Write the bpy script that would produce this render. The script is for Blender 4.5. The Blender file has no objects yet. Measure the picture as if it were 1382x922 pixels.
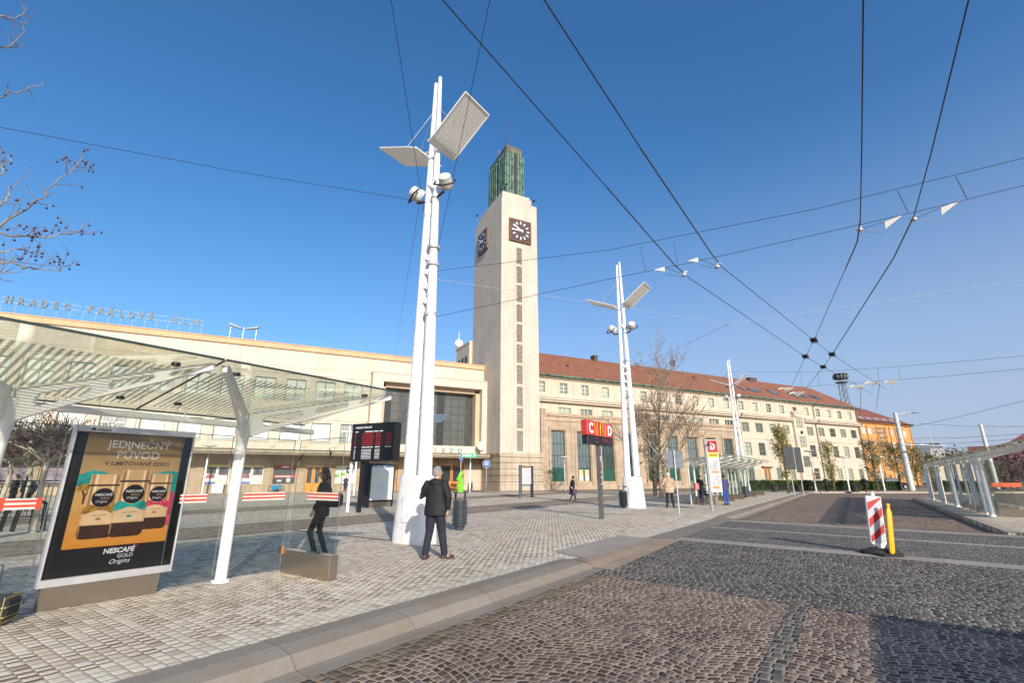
import bpy, math, random
from mathutils import Vector, Matrix, Euler
R = math.radians
rnd = random.Random(11)
S = bpy.context.scene
C = S.collection
# ---------------------------------------------------------------- survey frame
FL, PITCH, EYE, CX, CY = 641.0, R(16.0), 1.57, 691.0, 461.0
SP, CP = math.sin(PITCH), math.cos(PITCH)
def ray(x, y):
    return (x-CX, FL*CP+(y-CY)*SP, FL*SP-(y-CY)*CP)
def gp(x, y, z=0.0):                    # sight line -> point at height z
    r = ray(x, y); t = (z-EYE)/r[2]
    return Vector((r[0]*t, r[1]*t, z))
def dp(x, y, D):                        # sight line -> point at distance D
    r = ray(x, y); t = D/r[1]
    return Vector((r[0]*t, D, EYE+r[2]*t))
RA = -R(34.8)                           # road frame: local x = across, y = along the road
RX = Vector((math.cos(RA), math.sin(RA), 0)); RY = Vector((-RX.y, RX.x, 0))
def rw(x, y, z=0.0): return RX*x+RY*y+Vector((0, 0, z))
FA = R(90-63.3)                         # facade frame
FO = gp(674.5, 663)
FX = Vector((math.cos(FA), math.sin(FA), 0)); FY = Vector((-FX.y, FX.x, 0))
def fw(u, w, z=0.0): return FO+FX*u+FY*w+Vector((0, 0, z))

# ---------------------------------------------------------------- materials
MATS = {}
def _new(name):
    m = bpy.data.materials.new(name); m.use_nodes = True
    nt = m.node_tree; nt.nodes.clear()
    o = nt.nodes.new('ShaderNodeOutputMaterial')
    p = nt.nodes.new('ShaderNodeBsdfPrincipled')
    nt.links.new(p.outputs[0], o.inputs[0])
    return m, nt, p, o
def nd(nt, t, **kw):
    n = nt.nodes.new(t)
    for k, v in kw.items():
        if k in n.inputs.keys() and not hasattr(n, k): n.inputs[k].default_value = v
        else: setattr(n, k, v)
    return n
def mixc(nt, fac, a, b, mode='MIX'):
    n = nt.nodes.new('ShaderNodeMix'); n.data_type = 'RGBA'; n.blend_type = mode
    for sock, v in ((n.inputs[0], fac), (n.inputs[6], a), (n.inputs[7], b)):
        if isinstance(v, (int, float)): sock.default_value = v
        elif isinstance(v, tuple): sock.default_value = (*v[:3], 1)
        else: nt.links.new(v, sock)
    return n.outputs[2]
def ramp(nt, src, stops):
    n = nt.nodes.new('ShaderNodeValToRGB'); e = n.color_ramp.elements
    while len(e) < len(stops): e.new(0.5)
    for el, (p, c) in zip(e, stops):
        el.position = p; el.color = (*c, 1) if isinstance(c, tuple) else (c, c, c, 1)
    nt.links.new(src, n.inputs[0]); return n.outputs[0]
def noise(nt, co, scale, detail=3, rough=.6):
    n = nt.nodes.new('ShaderNodeTexNoise'); n.inputs['Scale'].default_value = scale
    n.inputs['Detail'].default_value = detail; n.inputs['Roughness'].default_value = rough
    nt.links.new(co, n.inputs['Vector']); return n.outputs['Fac']
def coord(nt, kind='Object', scale=None):
    t = nt.nodes.new('ShaderNodeTexCoord'); o = t.outputs[kind]
    if scale:
        m = nt.nodes.new('ShaderNodeMapping'); m.inputs['Scale'].default_value = scale
        nt.links.new(o, m.inputs[0]); o = m.outputs[0]
    return o
def bump(nt, p, h, strength, dist):
    b = nt.nodes.new('ShaderNodeBump'); b.inputs['Strength'].default_value = strength
    b.inputs['Distance'].default_value = dist
    nt.links.new(h, b.inputs['Height']); nt.links.new(b.outputs[0], p.inputs['Normal'])
def math_(nt, op, a, b=None):
    n = nt.nodes.new('ShaderNodeMath'); n.operation = op
    for s, v in ((n.inputs[0], a), (n.inputs[1], b)):
        if v is None: continue
        if isinstance(v, (int, float)): s.default_value = v
        else: nt.links.new(v, s)
    return n.outputs[0]
def M(name, col, rough=.6, metal=0.0, var=.12, scale=3.0, bmp=0.0, bscale=40.0, bd=.01, coat=0):
    """paint / cloth / metal with soft uneven tone"""
    if name in MATS: return MATS[name]
    m, nt, p, o = _new(name); co = coord(nt)
    f = noise(nt, co, scale, 5)
    dk = tuple(c*(1-var*1.6) for c in col); lt = tuple(min(1, c*(1+var)) for c in col)
    c = ramp(nt, f, [(.3, dk), (.7, lt)])
    nt.links.new(c, p.inputs['Base Color'])
    p.inputs['Roughness'].default_value = rough; p.inputs['Metallic'].default_value = metal
    if coat: p.inputs['Coat Weight'].default_value = coat
    if bmp:
        bump(nt, p, noise(nt, co, bscale, 3), bmp, bd)
    MATS[name] = m; return m
def M_plaster(name, col, dirt=(.30, .24, .18), amount=.35, blocks=None, rough=.85):
    if name in MATS: return MATS[name]
    m, nt, p, o = _new(name); co = coord(nt)
    big = noise(nt, co, .35, 5, .65)
    st = noise(nt, coord(nt, 'Object', (1.6, 1.6, .10)), 1.3, 5, .7)          # vertical rain streaks
    c = mixc(nt, ramp(nt, big, [(.35, 0.0), (.75, 1.0)]), col, tuple(x*.80 for x in col))
    c = mixc(nt, math_(nt, 'MULTIPLY', ramp(nt, st, [(.46, 0.0), (.78, 1.0)]), amount), c, dirt)
    h = noise(nt, co, 30, 2)
    if blocks:                                                                # ashlar joints
        bw, bh, tone = blocks
        sep = nt.nodes.new('ShaderNodeSeparateXYZ'); nt.links.new(co, sep.inputs[0])
        cmb = nt.nodes.new('ShaderNodeCombineXYZ')
        nt.links.new(math_(nt, 'ADD', sep.outputs[0], sep.outputs[1]), cmb.inputs[0]); nt.links.new(sep.outputs[2], cmb.inputs[1])
        b = nt.nodes.new('ShaderNodeTexBrick'); nt.links.new(cmb.outputs[0], b.inputs[0])
        b.inputs['Scale'].default_value = 1; b.inputs['Brick Width'].default_value = bw; b.inputs['Row Height'].default_value = bh
        b.inputs['Mortar Size'].default_value = .012; b.inputs['Color1'].default_value = (1, 1, 1, 1)
        b.inputs['Color2'].default_value = (tone, tone*.97, tone*.93, 1); b.inputs['Mortar'].default_value = (.5, .45, .4, 1)
        c = mixc(nt, 1.0, c, b.outputs['Color'], 'MULTIPLY')
    nt.links.new(c, p.inputs['Base Color']); p.inputs['Roughness'].default_value = rough; p.inputs['Specular IOR Level'].default_value = .2
    bump(nt, p, h, .15, .01)
    MATS[name] = m; return m
def M_glass(name, tint, refl=.5, rough=.0):
    """thin architectural glass: clear sheet with a Fresnel reflection"""
    if name in MATS: return MATS[name]
    m, nt, p, o = _new(name); nt.nodes.remove(p)
    t = nt.nodes.new('ShaderNodeBsdfTransparent'); t.inputs[0].default_value = (*tint, 1)
    g = nt.nodes.new('ShaderNodeBsdfGlossy'); g.inputs['Roughness'].default_value = rough; g.inputs[0].default_value = (.9, .95, .93, 1)
    fr = nt.nodes.new('ShaderNodeFresnel'); fr.inputs[0].default_value = 1.5
    mx = nt.nodes.new('ShaderNodeMixShader')
    nt.links.new(math_(nt, 'MULTIPLY', fr.outputs[0], refl), mx.inputs[0])
    nt.links.new(t.outputs[0], mx.inputs[1]); nt.links.new(g.outputs[0], mx.inputs[2]); nt.links.new(mx.outputs[0], o.inputs[0])
    MATS[name] = m; return m
def M_pane(name, dark, light, bias=.5, rough=.12):
    """window pane: curtains or a dark room behind, different from pane to pane"""
    if name in MATS: return MATS[name]
    m, nt, p, o = _new(name)
    oi = nt.nodes.new('ShaderNodeObjectInfo'); co = coord(nt)
    wn = noise(nt, coord(nt, 'Object', (9, 9, .6)), 1.0, 2)
    f = math_(nt, 'ADD', math_(nt, 'MULTIPLY', oi.outputs['Random'], .7), math_(nt, 'MULTIPLY', wn, .5))
    c = ramp(nt, f, [(bias-.12, dark), (bias+.12, light)])
    nt.links.new(c, p.inputs['Base Color']); p.inputs['Roughness'].default_value = rough
    p.inputs['Specular IOR Level'].default_value = .6
    MATS[name] = m; return m
def M_setts(name, w, h, cols, joint, head=(.05, .05), bed=(.05, .05), warp=.01, arc=None, rowoff='half', bed_tone=1.0, bstr=.5, big=(.82, 1.06), slide=.0):
    """rows of hand laid stone setts: courses run along x; head joints along y"""
    if name in MATS: return MATS[name]
    m, nt, p, o = _new(name); co = coord(nt)
    def nz(scale, k, d=2):
        n = nt.nodes.new('ShaderNodeTexNoise'); n.inputs['Scale'].default_value = scale; n.inputs['Detail'].default_value = d; nt.links.new(co, n.inputs[0])
        sc = nt.nodes.new('ShaderNodeSeparateColor'); nt.links.new(n.outputs['Color'], sc.inputs[0])
        return [math_(nt, 'MULTIPLY', math_(nt, 'SUBTRACT', sc.outputs[q], .5), k) for q in (0, 1)]
    sp = nt.nodes.new('ShaderNodeSeparateXYZ'); nt.links.new(co, sp.inputs[0])
    a1, b1_ = nz(6.5, warp*2.4); a2, b2_ = nz(19, warp*1.6)
    X = math_(nt, 'ADD', sp.outputs[0], math_(nt, 'ADD', a1, a2)); Y = math_(nt, 'ADD', sp.outputs[1], math_(nt, 'ADD', b1_, b2_))
    if arc:                                                     # segmental arcs
        per, amp = arc
        tri = math_(nt, 'SUBTRACT', math_(nt, 'MULTIPLY', math_(nt, 'FRACT', math_(nt, 'DIVIDE', X, per)), 2.0), 1.0)
        Y = math_(nt, 'ADD', Y, math_(nt, 'MULTIPLY', math_(nt, 'MULTIPLY', tri, tri), amp))
    ry = math_(nt, 'DIVIDE', Y, h); row = math_(nt, 'FLOOR', ry); fy = math_(nt, 'FRACT', ry)
    def white(x, y, seed):
        c = nt.nodes.new('ShaderNodeCombineXYZ'); c.inputs[2].default_value = seed
        for sck, v in ((c.inputs[0], x), (c.inputs[1], y)):
            if isinstance(v, (int, float)): sck.default_value = v
            else: nt.links.new(v, sck)
        n = nt.nodes.new('ShaderNodeTexWhiteNoise'); n.noise_dimensions = '3D'; nt.links.new(c.outputs[0], n.inputs['Vector']); return n
    off = math_(nt, 'MULTIPLY', math_(nt, 'MODULO', row, 2.0), .5) if rowoff == 'half' else white(0.0, row, 3.1).outputs['Value']
    if slide: off = math_(nt, 'ADD', off, math_(nt, 'MULTIPLY', white(0.0, row, 8.1).outputs['Value'], slide))
    rx = math_(nt, 'ADD', math_(nt, 'DIVIDE', X, w), off); col = math_(nt, 'FLOOR', rx); fx = math_(nt, 'FRACT', rx)
    wn = white(col, row, .37); sc = nt.nodes.new('ShaderNodeSeparateColor'); nt.links.new(wn.outputs['Color'], sc.inputs[0])
    # distance to the joints, joint widths differ from stone to stone
    dx = math_(nt, 'SUBTRACT', .5, math_(nt, 'ABSOLUTE', math_(nt, 'SUBTRACT', fx, .5)))
    dy = math_(nt, 'SUBTRACT', .5, math_(nt, 'ABSOLUTE', math_(nt, 'SUBTRACT', fy, .5)))
    hw_ = math_(nt, 'ADD', head[0], math_(nt, 'MULTIPLY', math_(nt, 'POWER', sc.outputs[1], 1.5), head[1]))
    bw_ = math_(nt, 'ADD', bed[0], math_(nt, 'MULTIPLY', sc.outputs[2], bed[1]))
    def edge(dv, wv, soft): 
        mr = nt.nodes.new('ShaderNodeMapRange'); mr.clamp = True
        nt.links.new(dv, mr.inputs['Value']); nt.links.new(wv, mr.inputs['From Min']); nt.links.new(math_(nt, 'ADD', wv, soft), mr.inputs['From Max']); return mr.outputs[0]
    ex, ey = edge(dx, hw_, .03), edge(dy, bw_, .03)
    stone = ramp(nt, wn.outputs['Value'], cols)
    stone = mixc(nt, .55, stone, ramp(nt, noise(nt, co, 70, 4), [(.3, .5), (.7, 1.0)]), 'MULTIPLY')
    jn = noise(nt, co, 3.0, 4)
    jc = mixc(nt, ramp(nt, jn, [(.35, 0.0), (.65, 1.0)]), tuple(c*.62 for c in joint), joint)
    bc = mixc(nt, ramp(nt, jn, [(.35, 0.0), (.65, 1.0)]), tuple(min(.8, c*.62*bed_tone) for c in joint), tuple(min(.8, c*bed_tone) for c in joint))
    c = mixc(nt, ey, bc, stone); c = mixc(nt, ex, jc, c)
    c = mixc(nt, 1.0, c, ramp(nt, noise(nt, co, .33, 6, .68), [(.32, big[0]), (.68, big[1])]), 'MULTIPLY')
    nt.links.new(c, p.inputs['Base Color']); p.inputs['Roughness'].default_value = .92; p.inputs['Specular IOR Level'].default_value = .12
    hh = math_(nt, 'MULTIPLY', edge(dx, hw_, .16), edge(dy, bw_, .16))
    hh = math_(nt, 'ADD', hh, math_(nt, 'ADD', math_(nt, 'MULTIPLY', sc.outputs[0], .35), math_(nt, 'MULTIPLY', noise(nt, co, 45, 3), .35)))
    bump(nt, p, hh, bstr, .02)
    MATS[name] = m; return m

# ---------------------------------------------------------------- mesh builder
class MB:
    def __init__(s): s.v = []; s.f = []; s.mi = []; s.sm = []; s.cur = 0; s.smooth = False
    def add(s, vs, fs, smooth=None):
        b = len(s.v); s.v += [tuple(v) for v in vs]
        for f in fs:
            s.f.append(tuple(b+i for i in f)); s.mi.append(s.cur); s.sm.append(s.smooth if smooth is None else smooth)
        return s
    def mat(s, i): s.cur = i; return s
    def box(s, x0, x1, y0, y1, z0, z1, T=None):
        vs = [Vector((x, y, z)) for z in (z0, z1) for y in (y0, y1) for x in (x0, x1)]
        if T is not None: vs = [T @ v for v in vs]
        return s.add(vs, [(0, 2, 3, 1), (4, 5, 7, 6), (0, 1, 5, 4), (2, 6, 7, 3), (0, 4, 6, 2), (1, 3, 7, 5)], False)
    def bbox(s, x0, x1, y0, y1, z0, z1, b=.02, T=None):          # box with chamfered edges
        ax = [(x0, x1), (y0, y1), (z0, z1)]; vs = []; idx = {}
        for sx in (0, 1):
            for sy in (0, 1):
                for sz in (0, 1):
                    sgn = (sx, sy, sz)
                    for k in range(3):
                        p = [ax[a][sgn[a]]+(b if sgn[a] == 0 else -b)*(a != k) for a in range(3)]
                        idx[(sgn, k)] = len(vs); vs.append(Vector(p))
        fs = []
        import itertools
        for k in range(3):
            o = [a for a in range(3) if a != k]
            for side in (0, 1):
                q = []
                for a, c in ((0, 0), (1, 0), (1, 1), (0, 1)):
                    g = [0, 0, 0]; g[k] = side; g[o[0]] = a; g[o[1]] = c; q.append(idx[(tuple(g), k)])
                fs.append(tuple(q))
            for a in (0, 1):
                for c in (0, 1):
                    g0 = [0, 0, 0]; g0[o[0]] = a; g0[o[1]] = c; g1 = list(g0); g1[k] = 1
                    g0, g1 = tuple(g0), tuple(g1)
                    fs.append((idx[(g0, o[0])], idx[(g1, o[0])], idx[(g1, o[1])], idx[(g0, o[1])]))
        for g in itertools.product((0, 1), repeat=3): fs.append(tuple(idx[(g, k)] for k in range(3)))
        if T is not None: vs = [T @ v for v in vs]
        return s.add(vs, fs, False)
    def quad(s, a, b, c, d): return s.add([a, b, c, d], [(0, 1, 2, 3)], False)
    def tube(s, pts, rad, n=10, cap=True, sq=1.0, up=None):
        pts = [Vector(p) for p in pts]
        if not hasattr(rad, '__len__'): rad = [rad]*len(pts)
        vs = []; prev = None
        for i, p in enumerate(pts):
            t = (pts[min(i+1, len(pts)-1)]-pts[max(i-1, 0)])
            t = t.normalized() if t.length > 1e-9 else Vector((0, 0, 1))
            if prev is None:
                a = Vector(up) if up else (Vector((1, 0, 0)) if abs(t.x) < .9 else Vector((0, 1, 0)))
            else: a = prev
            e1 = a-t*a.dot(t); e1.normalize(); e2 = t.cross(e1); prev = e1
            for k in range(n):
                an = 2*math.pi*k/n
                vs.append(p+e1*(rad[i]*math.cos(an))+e2*(rad[i]*sq*math.sin(an)))
        fs = []
        for i in range(len(pts)-1):
            for k in range(n):
                fs.append((i*n+k, i*n+(k+1) % n, (i+1)*n+(k+1) % n, (i+1)*n+k))
        s.add(vs, fs, n > 4)
        if cap:
            b = len(s.v)-len(vs)
            s.f.append(tuple(b+k for k in reversed(range(n)))); s.f.append(tuple(b+(len(pts)-1)*n+k for k in range(n)))
            s.mi += [s.cur]*2; s.sm += [False]*2
        return s
    def loft(s, lv, n=16, cap=True):                              # [(z,cx,cy,rx,ry)]
        vs = []
        for z, cx, cy, rx, ry in lv:
            for k in range(n):
                a = 2*math.pi*k/n; vs.append((cx+rx*math.cos(a), cy+ry*math.sin(a), z))
        fs = []
        for i in range(len(lv)-1):
            for k in range(n): fs.append((i*n+k, i*n+(k+1) % n, (i+1)*n+(k+1) % n, (i+1)*n+k))
        s.add(vs, fs, True)
        if cap:
            b = len(s.v)-len(vs)
            s.f.append(tuple(b+k for k in reversed(range(n)))); s.f.append(tuple(b+(len(lv)-1)*n+k for k in range(n)))
            s.mi += [s.cur]*2; s.sm += [True]*2
        return s
    def ell(s, c, r, n=14, m=8, T=None):
        vs = [Vector((0, 0, 1))]
        for i in range(1, m):
            t = math.pi*i/m
            for k in range(n):
                a = 2*math.pi*k/n; vs.append(Vector((math.sin(t)*math.cos(a), math.sin(t)*math.sin(a), math.cos(t))))
        vs.append(Vector((0, 0, -1))); c = Vector(c)
        vs = [Vector((v.x*r[0], v.y*r[1], v.z*r[2])) for v in vs]
        if T is not None: vs = [T @ v for v in vs]
        vs = [v+c for v in vs]
        fs = [(0, 1+k, 1+(k+1) % n) for k in range(n)]
        for i in range(m-2):
            for k in range(n):
                a = 1+i*n; fs.append((a+k, a+n+k, a+n+(k+1) % n, a+(k+1) % n))
        a = 1+(m-2)*n; fs += [(a+(k+1) % n, a+k, len(vs)-1) for k in range(n)]
        return s.add(vs, fs, True)
    def ext(s, poly, o, ex, ey, thick):                           # extruded 2-D polygon (front at o, back at -normal)
        o, ex, ey = Vector(o), Vector(ex), Vector(ey); nn = ex.cross(ey).normalized(); n = len(poly)
        a = [o+ex*x+ey*y for x, y in poly]
        if thick == 0: return s.add(a, [tuple(range(n))], False)
        b = [p-nn*thick for p in a]
        return s.add(a+b, [tuple(range(n)), tuple(range(2*n-1, n-1, -1))]+[(i, n+i, n+(i+1) % n, (i+1) % n) for i in range(n)], False)
    def text(s, txt, size, o, ex, ey, thick=0.0, align='CENTER', shear=0.0, sx=1.0, bold=0.0):
        cu = bpy.data.curves.new('t', 'FONT'); cu.body = txt; cu.size = size; cu.align_x = align; cu.shear = shear
        cu.resolution_u = 3; cu.extrude = thick/2; cu.offset = bold
        ob = bpy.data.objects.new('t', cu); C.objects.link(ob)
        dg = bpy.context.evaluated_depsgraph_get(); dg.update()
        me = bpy.data.meshes.new_from_object(ob.evaluated_get(dg))
        o, ex, ey = Vector(o), Vector(ex), Vector(ey); nn = ex.cross(ey).normalized()
        vs = [o+ex*(v.co.x*sx)+ey*v.co.y+nn*v.co.z for v in me.vertices]
        s.add(vs, [tuple(p.vertices) for p in me.polygons], False)
        bpy.data.objects.remove(ob); bpy.data.curves.remove(cu); bpy.data.meshes.remove(me)
        return s
    def mesh(s, name, mats):
        me = bpy.data.meshes.new(name); me.from_pydata(s.v, [], s.f)
        if not isinstance(mats, (list, tuple)): mats = [mats]
        for m in mats: me.materials.append(m)
        me.polygons.foreach_set('material_index', s.mi); me.polygons.foreach_set('use_smooth', s.sm)
        me.update()
        if any(s.sm): me.set_sharp_from_angle(angle=R(50))
        return me
    def build(s, name, mats, parent=None, label=None):
        o = bpy.data.objects.new(name, s.mesh(name, mats)); C.objects.link(o)
        if parent: o.parent = parent
        if label: o['label'] = label
        return o
def tag(o, label=None, cat=None, group=None, kind=None):
    if label: o['label'] = label
    if cat: o['category'] = cat
    if group: o['group'] = group
    if kind: o['kind'] = kind
    return o
def thing(name, label, cat, loc=(0, 0, 0), rz=0.0, group=None):
    o = bpy.data.objects.new(name, None); C.objects.link(o)
    o.empty_display_size = .2; o.location = loc; o.rotation_euler = (0, 0, rz)
    return tag(o, label, cat, group)
def dup(root, loc, rz=None, label=None, scale=None):
    r = root.copy(); C.objects.link(r); r.location = loc
    if rz is not None: r.rotation_euler = (0, 0, rz)
    if label: r['label'] = label
    if scale: r.scale = (scale,)*3
    for ch in list(root.children):
        c = ch.copy(); C.objects.link(c); c.parent = r
        for g in list(ch.children):
            d = g.copy(); C.objects.link(d); d.parent = c
    return r
def struct(name, mb, m, loc=(0, 0, 0), rz=0.0):
    o = mb.build(name, m); o.location = loc; o.rotation_euler = (0, 0, rz); o['kind'] = 'structure'; return o
X3, Y3, Z3 = Vector((1, 0, 0)), Vector((0, 1, 0)), Vector((0, 0, 1))

# ---------------------------------------------------------------- palette
white = M('white_paint', (.80, .80, .78), .4, var=.04, scale=1.5)
offwhite = M('white_paint_weathered', (.60, .59, .56), .5, var=.1, scale=2)
steel = M('brushed_steel', (.45, .45, .44), .35, .8, var=.12)
grey = M('grey_paint', (.28, .29, .30), .5, var=.1)
lgrey = M('light_grey_metal', (.50, .51, .52), .45, .3, var=.08)
dgrey = M('anthracite_paint', (.055, .06, .07), .45, var=.15)
black = M('black_paint', (.015, .015, .017), .4, var=.2)
cable = M('cable_black', (.02, .02, .022), .6)
red = M('signal_red', (.55, .035, .03), .45, var=.05)
redorange = M('orange_red_paint', (.72, .11, .03), .45, var=.08)
yellow = M('yellow_plastic', (.85, .42, .01), .45, var=.05)
blue = M('sign_blue', (.02, .12, .45), .4, var=.05)
green = M('sign_green', (.01, .33, .17), .4, var=.05)
wood = M('varnished_wood', (.48, .20, .05), .45, var=.25, scale=2)
concrete = M('concrete', (.36, .31, .26), .85, var=.2, scale=5, bmp=.4, bscale=80)
granite_base = M('polished_plinth', (.34, .29, .235), .24, .75, var=.25, scale=120)
glass_clear = M_glass('clear_glass', (.83, .88, .85), .8)
glass_roof = M_glass('tinted_roof_glass', (.84, .88, .72), .45)
_nt = glass_roof.node_tree; _o = [n for n in _nt.nodes if n.type == 'OUTPUT_MATERIAL'][0]; _src = _o.inputs[0].links[0].from_socket
_df = _nt.nodes.new('ShaderNodeBsdfTranslucent'); _df.inputs[0].default_value = (.80, .80, .62, 1); _mx = _nt.nodes.new('ShaderNodeMixShader'); _mx.inputs[0].default_value = .14
_nt.links.new(_src, _mx.inputs[1]); _nt.links.new(_df.outputs[0], _mx.inputs[2]); _nt.links.new(_mx.outputs[0], _o.inputs[0])
# ================================================================ GROUND
LIGHT = [(0.0, (.47, .385, .275)), (.06, (.66, .57, .43)), (.4, (.76, .675, .53)), (1.0, (.85, .775, .63))]
m_plaza = M_setts('light_granite_setts', .135, .115, LIGHT, (.27, .195, .135), (.012, .22), (.015, .02), .006, None, 'half', 2.2, .3)
m_edgepave = M_setts('light_granite_setts_tight', .135, .115, LIGHT, (.40, .32, .25), (.03, .03), (.02, .03), .005, None, 'half', 1.3, .25)
m_band = M_setts('brown_sett_band', .11, .10, [(0.0, (.30, .23, .165)), (.5, (.44, .35, .265)), (1.0, (.56, .47, .37))], (.17, .125, .09), (.03, .10), (.03, .06), .008, None, 'half', 1.6, .35)
m_road = M_setts('porphyry_cobbles', .105, .092, [(0.0, (.09, .064, .050)), (.35, (.168, .118, .093)), (.75, (.245, .178, .14)), (1.0, (.36, .275, .22))], (.56, .42, .315), (.05, .09), (.04, .10), .022, (1.5, .24), 'rand', 1.0, .8)
m_ramp = M_setts('basalt_cobbles', .125, .105, [(0.0, (.055, .052, .047)), (.5, (.12, .112, .10)), (1.0, (.225, .208, .18))], (.44, .37, .29), (.03, .09), (.02, .10), .024, (1.9, .18), 'rand', .85, .9)
m_cross = M_setts('grey_crossing_setts', .10, .09, [(0.0, (.11, .105, .10)), (.6, (.20, .188, .17)), (1.0, (.30, .28, .25))], (.28, .235, .19), (.04, .07), (.03, .06), .012, None, 'rand', 1.0, .6)
m_drow = M_setts('grey_sett_row', .11, .16, [(0.0, (.09, .085, .075)), (1.0, (.22, .20, .17))], (.42, .34, .25), (.04, .06), (.03, .06), .012, None, 'rand', 1.0, .7)
m_gut = M_setts('gutter_setts', .15, .13, [(0.0, (.13, .115, .09)), (1.0, (.28, .25, .20))], (.42, .27, .15), (.04, .07), (.03, .06), .014, None, 'rand', 1.0, .7)
def M_slab(name, col, joint, dirt):
    m, nt, p, o = _new(name); co = coord(nt)
    b = nt.nodes.new('ShaderNodeTexBrick'); b.offset = 0
    b.inputs['Scale'].default_value = 1; b.inputs['Brick Width'].default_value = joint[0]; b.inputs['Row Height'].default_value = joint[1]
    b.inputs['Mortar Size'].default_value = .004; b.inputs['Color1'].default_value = (*col, 1); b.inputs['Color2'].default_value = (*[c*.85 for c in col], 1)
    b.inputs['Mortar'].default_value = (*[c*.3 for c in col], 1)
    nt.links.new(co, b.inputs[0])
    c = mixc(nt, ramp(nt, noise(nt, co, 1.1, 6, .7), [(.45, 0.0), (.72, .75)]), b.outputs['Color'], dirt)
    c = mixc(nt, .5, c, ramp(nt, noise(nt, co, 60, 3), [(.3, .6), (.7, 1.0)]), 'MULTIPLY')
    nt.links.new(c, p.inputs['Base Color']); p.inputs['Roughness'].default_value = .92; p.inputs['Specular IOR Level'].default_value = .12
    bump(nt, p, noise(nt, co, 50, 4), .25, .01)
    return m
m_slab = M_slab('sand_slabs', (.68, .56, .43), (1, .6), (.55, .44, .33))
m_gslab = M_slab('grey_slabs', (.42, .375, .315), (1.2, 1.0), (.30, .255, .20))
m_kerb = M_slab('kerb_stone', (.30, .265, .22), (40, 1.5), (.24, .175, .115))
m_lkerb = M_slab('light_kerb_slabs', (.50, .43, .345), (40, 1.2), (.36, .30, .23))

def lerp(a, b, t): return a+(b-a)*t
def sst(a, b, x):
    t = max(0, min(1, (x-a)/(b-a))); return t*t*(3-2*t)
def drop(y): return -.07*sst(8.9, 9.7, y)*(1-sst(21.6, 22.9, y))          # dropped kerb at the crossing
def roadz(x, y):
    q = y+.12*(x+5)
    return -.16+.10*max(0, min(1, (q-9.0)/4.9))*(1-sst(21.5, 24.0, q))
def grid(xs, ys_fn, zf, lift=0):
    mb = MB(); n = len(xs); rows = []
    for i, x in enumerate(xs): rows.append([(x, y, zf(x, y)+lift) for y in ys_fn(x)])
    m = len(rows[0]); vs = [p for r_ in rows for p in r_]
    mb.add(vs, [(i*m+j, (i+1)*m+j, (i+1)*m+j+1, i*m+j+1) for i in range(n-1) for j in range(m-1)], True)
    return mb
def yend(x): return (57+.571*x)/.821                                       # where the far kerb crosses
def skew(a, b, n):                                                         # lines parallel to the crossing
    return lambda x: [lerp(a, b, k/n)-.12*(x+5) for k in range(n+1)]
flat = MB()
def toroad(X, Y, z): 
    v = Vector((X, Y, 0)); return (v.dot(RX), v.dot(RY), z)
A_ = rw(-6.8, -40)
pts = [toroad(A_.x, A_.y, 0), toroad(*(rw(-6.8, yend(-6.8)).xy), 0), toroad(-500, 57, 0), toroad(-500, A_.y, 0)]
flat.add(pts, [(0, 1, 2, 3)], False)
struct('plaza', flat, m_plaza, rz=RA)
far = MB(); far.add([toroad(-1600, 57, 0), toroad(1600, 57, 0), toroad(1600, 1700, 0), toroad(-1600, 1700, 0)], [(0, 1, 2, 3)], False)
struct('far_pavement', far, m_band, rz=RA)
ys_strip = [-40, 0, 4, 7, 8.5, 8.9, 9.1, 9.3, 9.5, 9.7, 10.2, 13, 16, 19, 21.6, 21.9, 22.2, 22.5, 22.9, 24, 30, 45]
sy = lambda x: ys_strip+[yend(x)]
struct('pavement_edge', grid([-6.8, -6.2, -5.6], sy, lambda x, y: drop(y)*sst(-6.8, -5.1, x)), m_plaza, rz=RA)
struct('pavement_edge_course', grid([-5.6, -5.1], sy, lambda x, y: drop(y)*sst(-6.8, -5.1, x)), m_edgepave, rz=RA)
prof = [(-5.1, 0), (-4.85, 0), (-4.74, .10), (-4.62, .24), (-4.50, .88), (-4.42, .95), (-4.28, 1)]
fr = dict((round(a, 2), b) for a, b in prof)
kz = lambda x, y: lerp(drop(y), roadz(x, y), fr[round(x, 2)])
kg_ = grid([a for a, b in prof], sy, kz, .004); kg_.sm = [False]*len(kg_.f); struct('kerb', kg_, m_kerb, rz=RA)
xs = [-4.28, -3.95, -3, -2, -1.06, -.84, 0, 1, 2, 3, 4, 8, 20, 60, 300]
struct('road', grid(xs, lambda x: [-120, -30, 0, 5, 8.9-.12*(x+5)]+[lerp(8.9, 30, k/30)-.12*(x+5) for k in range(1, 31)]+[60+.0*x, 160], lambda x, y: roadz(x, y)), m_road, rz=RA)
xs2 = [-4.28, -3, -2, -1, 0, 1, 2, 3, 4, 8, 20, 40]
struct('cobbled_ramp', grid(xs2, skew(8.9, 14.0, 6), roadz, .005), m_ramp, rz=RA)
struct('crossing_edge_slabs', grid(xs2, skew(14.0, 14.65, 2), roadz, .006), m_gslab, rz=RA)
struct('crossing', grid(xs2, skew(14.65, 20.9, 6), roadz, .005), m_cross, rz=RA)
struct('crossing_line', grid(xs2, skew(17.9, 18.2, 2), roadz, .010), m_lkerb, rz=RA)
struct('crossing_far_slabs', grid(xs2, skew(20.9, 21.6, 2), roadz, .006), m_gslab, rz=RA)
struct('gutter', grid([-4.28, -3.98], lambda x: [-40, 0, 5, 8.85-.12*(x+5)], roadz, .006), m_gut, rz=RA)
struct('gutter_beyond_crossing', grid([-4.28, -3.98], lambda x: [21.7-.12*(x+5), 23, 24.2, 35, 63], roadz, .006), m_gut, rz=RA)
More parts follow.
